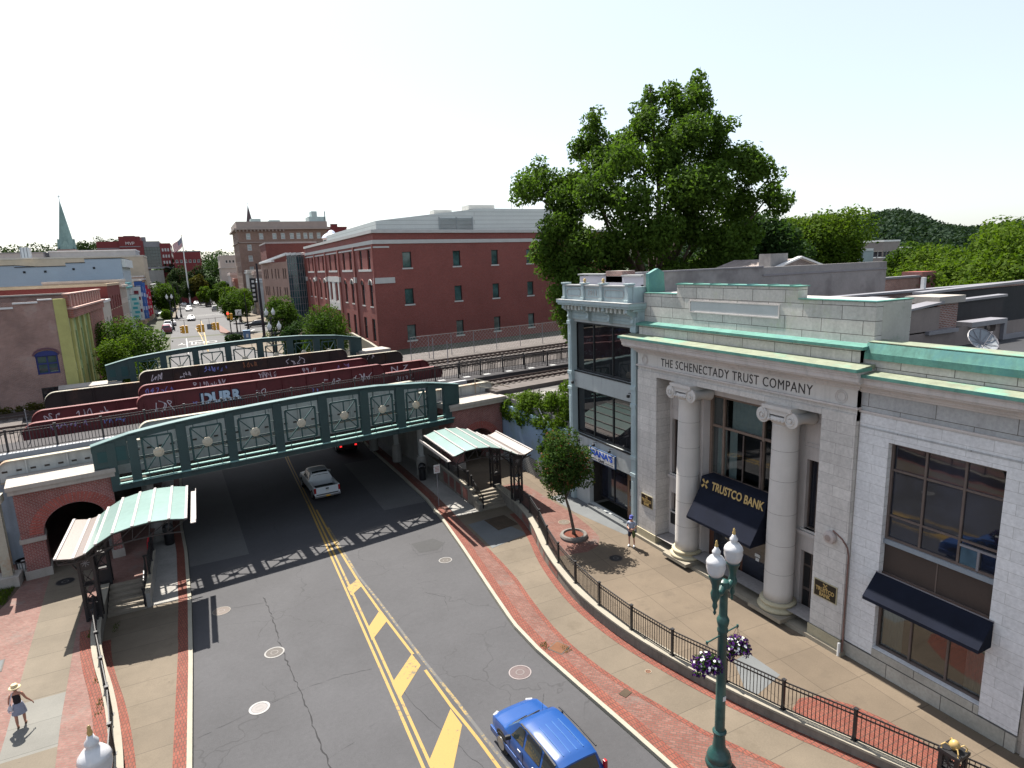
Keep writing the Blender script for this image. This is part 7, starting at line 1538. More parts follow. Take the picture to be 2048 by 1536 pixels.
# ================================================================ FAR TOWN
def bldg(name, label, x0, x1, y0, y1, z0, z1, wm, front=None, left=None, right=None, wsize=(1.0, 1.6), pane=None, trim=None, roofm=None, coping=.35, cornice=None, frame=None, cat='building', group=None):
    """front / left / right: (list of horizontal positions 0..1, list of sill heights)"""
    t = thing(name, label, cat, ((x0+x1)/2, y0, z0), group); m = MB(); tr_ = trim or stone_plain
    def face(O, T, wd, spec):
        hs = []
        if spec:
            for zc in spec[1]:
                for u in spec[0]: hs.append((u*wd-wsize[0]/2, u*wd+wsize[0]/2, zc, zc+wsize[1]))
        facade(m, O, T, wd, z0, z1, hs, .22); return [(O, T, h) for h in hs]
    H_ = face((x0, y0, 0), (1, 0, 0), x1-x0, front)
    H_ += face((x0, y1, 0), (0, -1, 0), y1-y0, left) if left is not None else (m.quad((x0, y0, z0), (x0, y1, z0), (x0, y1, z1), (x0, y0, z1)), [])[1]
    H_ += face((x1, y0, 0), (0, 1, 0), y1-y0, right) if right is not None else (m.quad((x1, y0, z0), (x1, y1, z0), (x1, y1, z1), (x1, y0, z1)), [])[1]
    m.quad((x0, y1, z0), (x1, y1, z0), (x1, y1, z1), (x0, y1, z1)); m.build('wall', wm, t)
    MB().box(x0+.1, x1-.1, y0+.1, y1-.1, z1-.5, z1-.4).build('roof', roofm or roof_grey, t)
    if coping: 
        mm = MB(); e = .12
        mm.box(x0-e, x1+e, y0-e, y0+.3, z1, z1+coping); mm.box(x0-e, x0+.3, y0+.3, y1+e, z1, z1+coping); mm.box(x1-.3, x1+e, y0+.3, y1+e, z1, z1+coping); mm.box(x0+.3, x1-.3, y1-.3, y1+e, z1, z1+coping); mm.build('parapet_coping', tr_, t)
    if cornice:
        zc, h_, pr = cornice; mm = MB(); mm.box(x0-pr, x1+pr, y0-pr, y0-.003, zc, zc+h_); mm.box(x0-pr, x0-.003, y0-.003, y1, zc, zc+h_); mm.box(x1+.003, x1+pr, y0-.003, y1, zc, zc+h_); mm.build('cornice', tr_, t)
    for O, T, h in H_: window(t, O, T, h, .18, .09, (), (.5,) if wsize[1] > 1.3 else (), frame or white_paint, pane or office_glass, sill=.14, sillm=tr_)
    return t
lin = lambda a, b, n: list(np.linspace(a, b, n))
# --- red brick building by the tracks
rb_ = thing('red_brick_building', 'large dark red brick office building with pale stone bands beyond the tracks', 'building', (21.2, 82, 4)); CRX, CRY = 21.2, 82.0
Tu = tuple(UU); O = (CRX, CRY, 0); ht = 2.1
hs = [(a, b, z, z+ht) for z in (5.62, 10.55, 15.43) for a, b in ((4.05, 5.38), (11.87, 13.1), (18.42, 19.6), (24.9, 26.1), (31.4, 32.6), (37.9, 39.1))]
m = MB(); facade(m, O, Tu, 46, 3.8, 20.0, hs, .3)
fr3 = []; ar = []; gr = []
for b in range(5):
    y0 = 82+b*11.2
    for k in (0, 1): c = y0+2.9+k*4.6; fr3.append((138-c-.75, 138-c+.75, 15.4, 18.0)); ar.append((138-c-.8, 138-c+.8, 10.4, 13.3)); gr.append((138-c-.85, 138-c+.85, 5.6, 8.7))
facade(m, (CRX, 138, 0), (0, -1, 0), 56, 3.8, 20.0, fr3+ar+gr, .35)
e = Vector(O)+Vector(Tu)*46; m.quad((e.x, e.y, 3.8), (e.x, e.y+45, 3.8), (e.x, e.y+45, 20), (e.x, e.y, 20)); m.quad((CRX, 138, 3.8), (e.x, e.y+45, 3.8), (e.x, e.y+45, 20), (CRX, 138, 20))
m.build('wall', brick_red, rb_)
nU = Vector((Tu[1], -Tu[0], 0))
def band_(z0, z1, s0, s1, pr=.08):
    mm = MB(); a = Vector(O)+Vector(Tu)*s0; b = Vector(O)+Vector(Tu)*s1; q = [a+Vector((0, 0, z0))+nU*pr, b+Vector((0, 0, z0))+nU*pr, b+Vector((0, 0, z1))+nU*pr, a+Vector((0, 0, z1))+nU*pr]; mm.extr(q, -nU*(pr+.02)); return mm
def fband(z0, z1, y0, y1, pr=.08): return MB().box(CRX-pr, CRX+.02, y0, y1, z0, z1)
pale = M('pale_cast_stone', (.46, .45, .43), .8, .1, 1, 12, .05)
for nm, z0, z1, s1, y1, pr in (('coping', 20.0, 20.42, 46, 138, .22), ('upper_band', 18.62, 19.12, 46, 138, .1), ('short_band', 17.85+.25, 18.3, 2.2, 138, .07)):
    mm = band_(z0, z1, -.0, s1, pr); k = fband(z0, z1, 82-pr, y1, pr); mm.add(k.v, k.f); mm.build(nm, pale, rb_)
mm = band_(13.5, 14.25, 0, 2.7, .12); k = fband(13.5, 14.25, 81.9, 82.9, .12); mm.add(k.v, k.f); mm.build('corner_block', pale, rb_)
for b in range(6):
    y = 82+b*11.2; MB().box(CRX-.22, CRX, y-.35 if b else y+.02, y+.35, 3.8, 18.6).build('pilaster', brick_red, rb_)
m = MB()
for b in range(1, 6): y = 82+b*11.2; m.box(CRX-.3, CRX, y-.42, y+.42, 13.5, 14.3)
for b in range(5): y = 82+b*11.2; m.box(CRX-.1, CRX, y+1.6, y+8.9, 15.1, 15.4)
m.build('stone_caps', pale, rb_)
m = MB(); m.box(CRX-.14, CRX, 105.5, 114.5, 13.5, 14.4); m.box(CRX-.12, CRX, 105.5, 106.5, 10.2, 13.5); m.box(CRX-.12, CRX, 113.3, 114.5, 10.2, 13.5); m.box(CRX-.12, CRX, 109, 111.2, 10.2, 13.5); m.box(CRX-.14, CRX, 105.5, 114.5, 8.9, 10.2); m.build('stone_bay', pale, rb_)
for h in hs: window(rb_, O, Tu, h, .22, .09, (), (), black_metal, green_glass, sill=.2, sillm=pale)
for h in fr3: window(rb_, (CRX, 138, 0), (0, -1, 0), h, .25, .1, (.5,), (.6,), black_metal, office_glass)
for i, h in enumerate(ar):
    w_o = window(rb_, (CRX, 138, 0), (0, -1, 0), h, .25, .1, (.5,), (.7,), black_metal, office_glass, sill=.15, sillm=pale)
    yc = 138-(h[0]+h[1])/2; mm = MB(); pts = [(CRX-.03, yc+.8*math.cos(a), 13.3+.55*math.sin(a)) for a in np.linspace(0, math.pi, 9)]; mm.poly(pts); mm.build('arch_light', black_metal, w_o, fix=False)
    mm = MB(); [mm.beam((CRX-.05, yc+.95*math.cos(a), 13.3+.7*math.sin(a)), (CRX-.05, yc+.95*math.cos(b), 13.3+.7*math.sin(b)), .12, .16) for a, b in zip(np.linspace(0, math.pi, 9)[:-1], np.linspace(0, math.pi, 9)[1:])]; mm.build('arch_trim', brick_red if i % 2 else pale, w_o)
for h in gr: window(rb_, (CRX, 138, 0), (0, -1, 0), h, .25, .1, (.5,), (.6,), black_metal, green_glass)
PR = [(CRX+.2, CRY+.3), (e.x, e.y+.2), (e.x, e.y+44), (CRX+.2, 137.5)]; MB().prism(PR, 19.2, 19.4).build('roof', roof_grey, rb_)
ribbed = brick('ribbed_white_metal', (.56, .59, .56), (.58, .61, .58), (.34, .36, .34), 40, .62, .035, var=.05, bmp=.1, rough=.5)
pb = [(24.4, 92), (41.4, 92.2), (53, 94), (53, 118), (24.4, 118)]
m = MB(); m.add([(24.4, 92, 19.3), (41.4, 92, 19.3), (41.4, 92, 24.1), (24.4, 92, 22.25), (41.4, 130, 19.3), (41.4, 130, 24.1), (24.4, 130, 19.3), (24.4, 130, 22.25)], [(0, 1, 2, 3), (3, 2, 5, 7), (0, 3, 7, 6), (6, 7, 5, 4), (1, 4, 5, 2)])
m.box(41.4, 54, 92.0, 130, 19.3, 24.05); m.build('penthouse', ribbed, rb_)
m = MB()
for i in range(14): m.box(34.2, 39.6, 91.85, 91.99, 19.9+i*.2, 20.02+i*.2)
m.box(34.1, 34.2, 91.85, 92, 19.8, 22.8); m.box(39.6, 39.7, 91.85, 92, 19.8, 22.8); m.box(36.9, 37.0, 91.8, 92, 19.8, 22.8); m.build('louvre', M('louvre_grey', (.3, .33, .33), .5), rb_)
m = MB(); m.box(40, 44.5, 94, 97, 24.1, 24.8); m.box(34.5, 37.5, 95, 97, 23.3, 24.1); m.box(47, 47.1, 93, 93.1, 24, 25.2); m.box(49, 49.1, 93, 93.1, 24, 25.0); m.build('roof_units', pale, rb_)
# concrete ramp parapet in front
m = MB(); m.extr([(18.2, 69.5, 3.5), (18.2, 69.5, 6.1), (18.2, 76, 6.6), (18.2, 86, 7.0), (18.2, 100, 5.6), (18.2, 100, 3)], (.3, 0, 0)); tag(m.build('ramp_parapet', conc_cap), 'pale concrete ramp parapet in front of the red building street face', 'parapet')
# --- brown brick building with yellow corner, left
lb = thing('brick_building', 'old brown brick building with yellow corner strip and blue arched window at the left', 'building', TS(-1.42, 23, 0)); A0 = Vector(TS(-30, 23)); Tl = tuple(UU); Wd = 28.6-.0
m = MB(); wo_ = (Wd-1.72, Wd-.12, 0, 0)
facade(m, tuple(A0), Tl, Wd, 4.6, 13.9, [(Wd-1.78, Wd-.30, 8.0, 9.55), (Wd-1.75, Wd-.25, 5.1, 6.9)], .25); m.build('side_wall', brick_old, lb)
cA = A0+Vector(Tl)*Wd
w1 = window(lb, tuple(A0), Tl, (Wd-1.78, Wd-.30, 8.0, 9.55), .18, .12, (.5,), (.55,), M('cobalt_frame', (.02, .03, .14), .6), glass('teal_pane', (.02, .05, .05))); 
P_ = lambda s, z: tuple(A0+Vector(Tl)*s+nU*.04+Vector((0, 0, z)))
cs_ = Wd-1.04; m = MB(); m.poly([P_(cs_+.8*math.cos(a), 9.5+.42*math.sin(a)) for a in np.linspace(0, math.pi, 11)]); m.build('arch_head', M('cobalt_head', (.02, .03, .14), .6), w1, fix=False)
m = MB(); [m.beam(P_(cs_+.86*math.cos(a), 9.55+.55*math.sin(a)), P_(cs_+.86*math.cos(b), 9.55+.55*math.sin(b)), .16, .12) for a, b in zip(np.linspace(0, math.pi, 11)[:-1], np.linspace(0, math.pi, 11)[1:])]; m.build('arch_brick', M('arch_brick_m', (.12, .06, .08), .9), w1)
w1 = window(lb, tuple(A0), Tl, (Wd-1.75, Wd-.25, 5.1, 6.9), .2, .12, (.5,), (), black_metal, dark_glass, name='doorway')
cx_, cy_ = cA.x, cA.y
yel_m = M('yellow_green_paint', (.36, .345, .13), .85, .15, 1.5, 14, .2, streak=.2)
q = [cA+nU*.1, cA+Vector(Tl)*.85+nU*.1]; m = MB(); m.extr([(*q[0][:2], 4.6), (*q[1][:2], 4.6), (*q[1][:2], 14.0), (*q[0][:2], 14.0)], -nU*.6); m.build('corner_strip', yel_m, lb)
cc = cA+Vector(Tl)*.82; XS = cc.x
m = MB(); facade(m, (XS, cc.y+.3, 0), (0, 1, 0), 19.5, 4.6, 12.6, [(1.2+i*3.0, 2.7+i*3.0, z, z+2.6) for i in range(3) for z in (8.6, 5.3)], .25); sw_ = m.build('street_wall', M('pale_green_paint', (.26, .33, .15), .85, .15), lb)
for i in range(3):
    for z in (8.6, 5.3): window(lb, (XS, cc.y+.3, 0), (0, 1, 0), (1.2+i*3, 2.7+i*3, z, z+2.6), .2, .1, (), (.5,), M('bluewin', (.05, .1, .16), .6), office_glass)
m = MB(); [m.box(XS, XS+.18, cc.y+.4+i*3.0, cc.y+1.15+i*3.0, 4.6, 12.4) for i in range(4)]; m.build('yellow_pilaster', yel_m, lb)
m = MB(); m.box(XS-.1, XS+.4, cc.y+.2, cc.y+19.8, 12.4, 13.2); m.box(XS-.1, XS+.2, cc.y+.2, cc.y+19.8, 13.2, 14.3); m.box(XS-.1, XS+.24, cc.y+10.2, cc.y+19.8, 4.6, 12.4); m.build('brick_parapet', brick('row_brick', (.24, .08, .06), (.32, .12, .09), (.3, .25, .22), var=.3, bw=.44, bh=.15), lb)
m = MB(); m.box(XS-.2, XS+.6, cc.y+.1, cc.y+19.9, 13.1, 13.25); m.box(XS-.2, XS+.3, cc.y+.1, cc.y+19.9, 14.3, 14.4)
for i in range(12): m.box(XS+.2, XS+.3, cc.y+.6+i*1.6, cc.y+.9+i*1.6, 13.3, 14.25)
m.build('parapet_trim', M('pink_trim', (.42, .27, .23), .8), lb)
mm = MB(TR); mm.box(-30, -4.0, 22.9, 23.3, 13.4, 13.55); mm.box(-4.0, -2.4, 22.85, 23.3, 13.75, 13.88); mm.box(-2.4, -1.45, 22.85, 23.3, 13.95, 14.05); mm.build('coping', white_paint, lb)
mm = MB(TR); mm.box(-30, -1.9, 23.3, 42, 12.6, 12.7); mm.box(-30, -4, 23.1, 23.3, 13.0, 13.4); mm.build('roof', membrane, lb)
mm = MB(TR); mm.box(-30, .6, 41.5, 42, 12.7, 14.0); mm.build('rear_parapet', brick_old, lb); mm = MB(TR); mm.box(-30, .6, 41.3, 42.1, 14.0, 14.15); mm.build('rear_coping', coping_stone, lb)
# --- left side of the far street
winL = glass('far_window', (.03, .035, .04), .1, .6)
bldg('street_building', 'low white-trimmed storefront beyond the brown brick building, left side', -24, -11.2, 92, 106, 4, 12.3, M('cream_wall', (.42, .38, .33), .8), None, None, (lin(.15, .85, 4), [8.5]), (1.2, 1.8), winL, white_paint, M('white_roof', (.5, .5, .5), .8))
bldg('street_building', 'long low dark red brick side wall below the pale blue one at the left', -42, -11.4, 107, 124, 4, 14.4, brick('flat_red', (.15, .022, .02), (.18, .03, .028), (.15, .05, .04), var=.1), None, None, (lin(.1, .9, 5), [7.5, 11]), (1.2, 1.9), winL, M('mustard_trim', (.4, .3, .2), .8))
bldg('street_building', 'ornate beige three-storey facade with cornice on the left of the far street', -22, -11.5, 125, 136, 4, 14.9, M('beige_stone', (.42, .36, .31), .8, .15), None, None, (lin(.1, .9, 6), [6.2, 9.2, 12.0]), (.9, 1.9), winL, M('beige_trim', (.5, .44, .38), .8), cornice=(13.9, .4, .4))
bw = thing('street_building', 'long pale blue painted side wall with stepped roofline at the left', 'building', (-25, 150, 4))
wb_m = M('pale_blue_wall', (.33, .39, .45), .85, .07, .3, 6, .05)
m = MB(); 
for x0, x1, z1 in ((-60, -30.3, 18.45), (-30.3, -22.2, 18.1), (-22.2, -19, 18.65), (-19, -12.8, 19.35)): m.box(x0, x1, 150, 168, 4, z1)
m.build('wall', wb_m, bw); m = MB()
for x0, x1, z1 in ((-60, -30.3, 18.45), (-30.3, -22.2, 18.1), (-22.2, -19, 18.65), (-19, -12.7, 19.35)): m.box(x0, x1+.05, 149.9, 168, z1, z1+.12)
m.build('coping', membrane, bw); m = MB(); [m.box(x-.2, x+.2, 149.93, 150, z-.2, z+.2) for x, z in ((-28.9, 17.2), (-25.6, 17.2), (-17.6, 17.6), (-21, 17.5))]; m.build('vent_holes', membrane, bw)
for x in (-23.9, -18.6): m = MB(); m.box(x-.7, x+.7, 149.85, 150, 13.9, 15.1); wn_ = m.build('window', M('grey_surround', (.35, .35, .35), .8), bw); MB().box(x-.45, x+.45, 149.8, 149.85, 14.0, 14.9).build('pane', dark_glass, wn_)
m = MB(); facade(m, (-12.79, 150, 0), (0, 1, 0), 18, 4, 19.3, [(1+i*2.8, 2.6+i*2.8, z, z+2) for i in range(6) for z in (8, 11.5, 15)], .2); m.build('street_wall', M('greenish_front', (.34, .38, .36), .8), bw)
m = MB(); m.box(-12.75, -12.2, 150, 168, 17.6, 19.2); m.build('cornice', M('white_cornice', (.5, .52, .5), .8), bw); m = MB(); [m.box(-13.02, -12.98, 151+i*2.8, 152.6+i*2.8, z, z+2) for i in range(6) for z in (8, 11.5, 15)]; m.build('window_panes', winL, bw)
for i, (y0, y1, col, tc, z1) in enumerate([(138, 148, (.42, .44, .44), (.08, .25, .27), 14.2), (170, 178, (.40, .30, .2), (.4, .35, .3), 14.5), (179, 190, (.32, .22, .17), (.4, .38, .36), 15.5), (191, 205, (.25, .12, .09), (.4, .35, .3), 14.5), (206, 230, (.3, .3, .3), (.4, .4, .4), 13)]):
    bldg('street_building', ['pale grey building with hanging banners, left side of the far street', 'tan narrow facade behind the banners on the left', 'brownish facade further along the left of the far street', 'red-brown facade past the banners on the left', 'grey building at the far left end before the trees'][i], -24, -11.6+.1*i, y0, y1, 4, z1, M('wall_L%d' % i, col, .8, .15), None, None, (lin(.15, .85, 4), [6, 9, 11.5]), (1.1, 1.8), winL, M('trim_L%d' % i, tc, .8), cornice=(z1-.7, .35, .35))
for i, (y, z0, z1, c1, c2, lb_) in enumerate([(139, 7.5, 12.2, (.35, .5, .5), (.05, .3, .35), 'teal and white vertical banner, nearest in the row on the left facades'), (146, 7.0, 13.6, (.5, .5, .5), (.15, .02, .03), 'white vertical banner with red disc motif on the left facades'), (153, 6.8, 14.6, (.03, .08, .25), (.3, .35, .5), 'tall dark blue vertical banner on the left facades'), (160, 6.5, 14.3, (.05, .12, .35), (.5, .5, .6), 'bright blue vertical banner on the left facades'), (168, 6.5, 13.6, (.35, .02, .04), (.5, .4, .4), 'tall red vertical banner on the left facades'), (176, 6.5, 12.6, (.38, .02, .05), (.55, .5, .5), 'red vertical banner farthest along the left facades')]):
    t = thing('street_banner', lb_, 'banner', (-10.8, y, z0), 'coloured banners along the left facades'); MB().box(-11.4, -9.9, y, y+.15, z0, z1).build('cloth', M('banner%d' % i, c1, .7, .1), t)
    m = MB(); [m.box(-11.1+.25*(k % 2), -10.3+.25*(k % 2), y-.02, y, z0+.4+k*(z1-z0-.6)/5, z0+.4+(k+.55)*(z1-z0-.6)/5) for k in range(5)]; m.build('motif', M('bannerm%d' % i, c2, .7, .1), t); MB().tube([(-11.4, y+.08, z1+.05), (-9.8, y+.08, z1+.05)], .05, 6).build('bracket', black_metal, t)
bldg('street_building', 'wide tan-roofed block behind the pale blue wall', -60, -11, 186, 200, 4, 20.6, M('tan_wall', (.40, .33, .25), .85, .12), None, None, None, (1, 1.5), winL, M('buff', (.42, .38, .33), .8), M('tan_roof', (.42, .35, .25), .9))
bldg('street_building', 'grey flat-roofed block left of the church steeple', -75, -35, 206, 220, 4, 22.6, M('grey_block', (.3, .29, .3), .85, .12), (lin(.05, .95, 12), [20]), None, None, (1.2, 1.2), winL, coping_grey, roof_grey)
bldg('street_building', 'long grey roof block in front of the steeple and the red office', -34, -14, 208, 224, 4, 22.9, M('grey_block2', (.33, .34, .36), .85, .12), (lin(.1, .9, 8), [20.6]), None, None, (1.2, 1.0), winL, M('whitish', (.55, .55, .57), .8), M('pale_roof', (.5, .5, .5), .9))
for i, (x, y, z, w_, h) in enumerate([(-34.5, 184, 20.8, 1.8, 2.4), (-42, 184, 20.5, 2.4, 2.2)]):
    o = MB().box(x-w_/2, x+w_/2, y-1, y+1, z, z+h).build('roof_unit', white_paint); tag(o, ['white boxy roof unit above the pale blue wall', 'white roof unit at the far left edge of the roofs'][i], 'roof unit')
    for k in range(3): MB().box(x-w_/2+.1+k*w_/3, x-w_/2+.1+k*w_/3+.1, y-1.05, y-1, z+.1, z+h-.1).build('panel_seam', coping_grey, o)
# church steeple
def steeple(label, x, y, zb, zt, w_, mat, tower, grp=None):
    t = thing('church_steeple', label, 'steeple', (x, y, 4), grp)
    m = MB(); m.box(x-w_*.62, x+w_*.62, y-w_*.62, y+w_*.62, 4, zb); m.build('tower', tower, t)
    m = MB(); n = 8; r = w_*.55; base = [(x+r*1.12*math.cos(math.pi/8+k*math.pi/4), y+r*1.12*math.sin(math.pi/8+k*math.pi/4), zb) for k in range(n)]; mid = [(x+r*.92*math.cos(math.pi/8+k*math.pi/4), y+r*.92*math.sin(math.pi/8+k*math.pi/4), zb+(zt-zb)*.16) for k in range(n)]
    for k in range(n): m.quad(base[k], base[(k+1) % n], mid[(k+1) % n], mid[k]); m.poly([mid[k], mid[(k+1) % n], (x, y, zt)])
    m.build('spire', mat, t)
    m = MB()
    for dx, dy in ((0, -1), (1, 0), (-1, 0), (0, 1)):
        px_, py_ = x+dx*w_*.6, y+dy*w_*.6; a = Vector((-dy, dx, 0))*w_*.42; m.poly([tuple(Vector((px_, py_, zb))-a), tuple(Vector((px_, py_, zb))+a), (px_, py_, zb+w_*.85)]); m.poly([tuple(Vector((px_, py_, zb))-a), (px_, py_, zb+w_*.85), (x, y, zb+w_*.7)]); m.poly([tuple(Vector((px_, py_, zb))+a), (px_, py_, zb+w_*.85), (x, y, zb+w_*.7)])
    m.build('gable', mat, t, fix=False); m = MB(); m.beam((x, y, zt-.3), (x, y, zt+1.2), .12); m.beam((x-.4, y, zt+.8), (x+.4, y, zt+.8), .1); m.build('cross', rail_steel, t)
    return t
steeple('tall green-grey church spire rising over the left rooftops', -32.6, 228, 24.3, 38.6, 3.6, M('spire_slate', (.14, .21, .20), .8, .25, .6, 5, .1, streak=.3), brick_chim)
steeple('thin dark church spire poking up behind the brown hotel', 32.2, 399, 34, 54, 6, M('spire_dark', (.10, .07, .075), .8, .2), brick_chim)
# office with MVP lettering
mv = thing('office_building', 'dark red office block lettered MVP with a big dark glass front', 'building', (-20, 300, 4)); rdk = M('oxblood_brick', (.15, .028, .03), .85, .1, .3, 5, .05)
m = MB(); m.box(-33.2, -25.4, 300, 330, 4, 29.9); m.box(-25.4, -18, 299, 330, 4, 31.7); m.box(-18, -17, 299, 330, 4, 29.8); m.box(-11.2, -7.4, 299, 330, 4, 28.8); m.build('wall', rdk, mv)
m = MB(); m.box(-17, -11.2, 299.5, 329, 27.3, 29.7); m.box(-17.4, -7.0, 298.6, 299, 18.6, 19.4); m.box(-25.3, -18, 298.85, 299, 27.5, 27.8); m.box(-33.2, -25.4, 299.8, 300, 27, 27.3); m.build('pale_band', coping_grey, mv)
m = MB(); m.box(-17, -11.2, 299.3, 300, 19.5, 27.3); gl0 = m.build('glass_wall', M('teal_glass', (.02, .035, .038), .12, .5, .2, 2, 0, spec=.8), mv); m = MB(); [m.box(-17+i*.97, -16.93+i*.97, 299.25, 299.3, 19.5, 27.3) for i in range(7)]; [m.box(-17, -11.2, 299.25, 299.3, 19.5+i*1.3, 19.58+i*1.3) for i in range(7)]; m.build('mullions', black_metal, gl0)
m = MB(); [m.box(-7.42, -7.35, 301+i*3, 303+i*3, z, z+1.3) for i in range(8) for z in (21, 23.5, 26)]; [m.box(-10.6+i*1.0, -10.0+i*1.0, 298.93, 298.98, z, z+1.2) for i in range(3) for z in (20.5, 23, 25.5)]; m.build('window_strips', M('pale_windows', (.4, .4, .4), .3), mv)
m = MB(); m.box(-31, -11, 297, 299, 4, 18); m.build('podium', conc_plain, mv); m = MB(); m.box(-17.5, -16, 301, 303, 29.8, 31.5); m.box(-24, -20, 305, 308, 31.7, 32.3); m.build('roof_units', coping_grey, mv)
text('lettering', 'MVP', 1.7, M('sign_pale', (.5, .42, .42), .7), mv, (-21.6, 298.93, 28.9), (1, 0, 0), (0, 0, 1), .03, .02)
bldg('street_building', 'dark red brick house block between the flagpole and the tree', -6.5, 3.4, 290, 305, 4, 24.8, rdk, (lin(.1, .9, 6), [20.6]), None, None, (.9, 1.2), winL, coping_grey)
# flag
fl_ = thing('flagpole', 'tall white pole flying the American flag above the far street', 'flagpole', (-2.4, 260, 4)); MB().tube([(-2.4, 260, 4), (-2.4, 260, 20), (-2.4, 260, 29.6)], [.28, .2, .12], 8).build('pole', white_paint, fl_); MB().lathe((-2.4, 260, 29.7), [(.02, -.2), (.22, 0), (.02, .2)], 10).build('ball', gold, fl_)
nf = 14; fr_ = []
for i in range(nf+1):
    u = i/nf; fr_.append((-2.5-u*3.2, 260+.35*math.sin(u*7), 29.2-u*3.0-.25*math.sin(u*5)))
def frow(k): d = k/13*3.0; return [(x+.25*k/13, y, z-d) for x, y, z in fr_]
for col, mt in (('r', M('flag_red', (.35, .02, .035), .9)), ('w', M('flag_white', (.6, .6, .6), .9))):
    m = MB()
    for k in range(13):
        if (k % 2 == 0) == (col == 'r'):
            a, b = frow(k), frow(k+1); st0 = 6 if k < 7 else 0
            m.strip(a[st0:], b[st0:])
    m.build('flag_stripes', mt, fl_, fix=False)
m = MB(); m.strip(frow(0)[:7], frow(7)[:7]); cn = m.build('flag_canton', M('flag_blue', (.02, .03, .12), .9), fl_, fix=False); m = MB()
for i in range(5):
    for j in range(4): p = Vector(frow(0)[1+i]).lerp(Vector(frow(7)[1+i]), (j+.6)/4.3); m.box(p.x-.09, p.x+.09, p.y-.04, p.y-.02, p.z-.09, p.z+.09)
m.build('stars', white_paint, cn)
# hotel and right side of the far street
hotel_b = brick('hotel_brick', (.20, .125, .095), (.24, .155, .12), (.22, .16, .13), .4, .15, .02, var=.15); tanst = M('hotel_stone', (.30, .245, .215), .85, .12)
ht_ = bldg('hotel_building', 'seven-storey brown brick hotel with heavy cornice over the right side of the far street', 12.6, 37.8, 200, 225, 4, 28.1, hotel_b, ([.11, .25, .395, .49, .59, .665, .745, .81, .9], [26-.3-3.15*i-.6 for i in range(5)]), (lin(.1, .9, 6), [25.1-3.15*i for i in range(6)]), None, (1.15, 1.7), M('hotel_glass', (.28, .32, .31), .2, .1, spec=.7), tanst, cornice=(27.8, .4, .9))
m = MB(); m.box(12.4, 38, 199.8, 225.2, 28.2, 30.1); m.build('attic_wall', tanst, ht_); m = MB(); m.box(12.3, 38, 199.7, 200, 24.1, 24.3); m.box(12.2, 12.6, 199.7, 225, 24.1, 24.3); [m.box(12+i*1.0, 12.4+i*1.0, 199.4, 199.99, 27.3, 27.8) for i in range(14)]; m.build('brackets', tanst, ht_)
m = MB(); m.box(33.4, 38.4, 204, 210, 30, 31.8); m.box(34.4, 36, 204, 208, 31.8, 33.4); m.box(38.2, 38.5, 204, 204.3, 30, 33.4); m.box(16.8, 19.6, 204, 208, 30.1, 31.2); m.box(22, 25, 204, 208, 30.1, 30.8); m.build('roof_plant', M('blue_plant', (.30, .38, .38), .6), ht_)
bldg('street_building', 'dark red brick block with chimney just right of and behind the hotel', 42.5, 52.6, 240, 255, 4, 30.7, rdk, (lin(.2, .8, 4), [27.5, 24]), None, None, (1, 1.3), winL, rdk)
o = MB().box(47.3, 49.5, 241, 243, 30.7, 32).build('roof_box', rdk); tag(o, 'dark brick stair head on the roof block behind the hotel', 'roof box'); MB().box(47.2, 49.6, 240.9, 243.1, 32, 32.15).build('coping', coping_grey, o)
bldg('street_building', 'dark brick theatre wall between the hotel and the glass-fronted block', 17.3, 30, 175, 190, 4, 22.7, brick('theatre_brick', (.14, .035, .03), (.17, .05, .04), (.13, .07, .06), var=.12), None, (lin(.2, .8, 3), [9, 14]), None, (1, 1.6), winL, M('theatre_trim', (.3, .27, .26), .8))
cu = thing('cupola', 'white lantern cupola with domed roof above the red brick building', 'cupola', (29.3, 150, 20)); m = MB(); m.lathe((29.3, 150, 0), [(2.15, 19.5), (2.15, 20.3), (2.0, 20.4), (2.0, 22.5), (2.25, 22.55), (2.25, 22.75)], 8); m.build('lantern', white_paint, cu); m = MB(); m.lathe((29.3, 150, 0), [(2.3, 22.75), (1.9, 23.3), (1.1, 23.8), (.9, 23.85), (.8, 24.1), (.4, 24.4), (.05, 24.5)], 8); m.build('dome', M('pale_blue_dome', (.5, .55, .65), .5), cu, smooth=False); m = MB()
for k in range(8): a = math.pi/8+k*math.pi/4; d = Vector((math.cos(a), math.sin(a), 0)); s_ = Vector((-d.y, d.x, 0))*.55; c0 = Vector((29.3, 150, 0))+d*1.87; m.quad(tuple(c0-s_+Vector((0, 0, 20.7))), tuple(c0+s_+Vector((0, 0, 20.7))), tuple(c0+s_+Vector((0, 0, 22.3))), tuple(c0-s_+Vector((0, 0, 22.3))))
m.build('window', office_glass, cu, fix=False)
# glass and tan brick block
gb = thing('glass_front_building', 'tan brick block with a tall blue-green glass curtain wall beside the red building', 'building', (19, 139, 4))
m = MB(); facade(m, (15.0, 168, 0), (.089, -.996, 0), 29.1, 4, 17.6, [(a, a+1.1, z, z+2.2) for a in (3, 5, 7, 12, 16, 19, 24, 26) for z in (6, 10, 14)], .25); m.box(21.1, 40, 139.5, 168, 4, 18.5); m.build('wall', brick('tan_brick', (.30, .17, .13), (.34, .20, .155), (.3, .22, .18), var=.1), gb)
for a in (3, 5, 7, 12, 16, 19, 24, 26):
    for z in (6, 10, 14): window(gb, (15.0, 168, 0), Vector((.089, -.996, 0)).normalized(), (a, a+1.1, z, z+2.2), .2, .1, (), (.5,), black_metal, winL)
arcp = [(17.6-.0, 139.0), (18.4, 138.6), (19.4, 138.4), (20.4, 138.5), (21.19, 138.9)]
m = MB()
for a, b in zip(arcp[:-1], arcp[1:]): m.quad((*a, 4), (*b, 4), (*b, 18.9), (*a, 18.9))
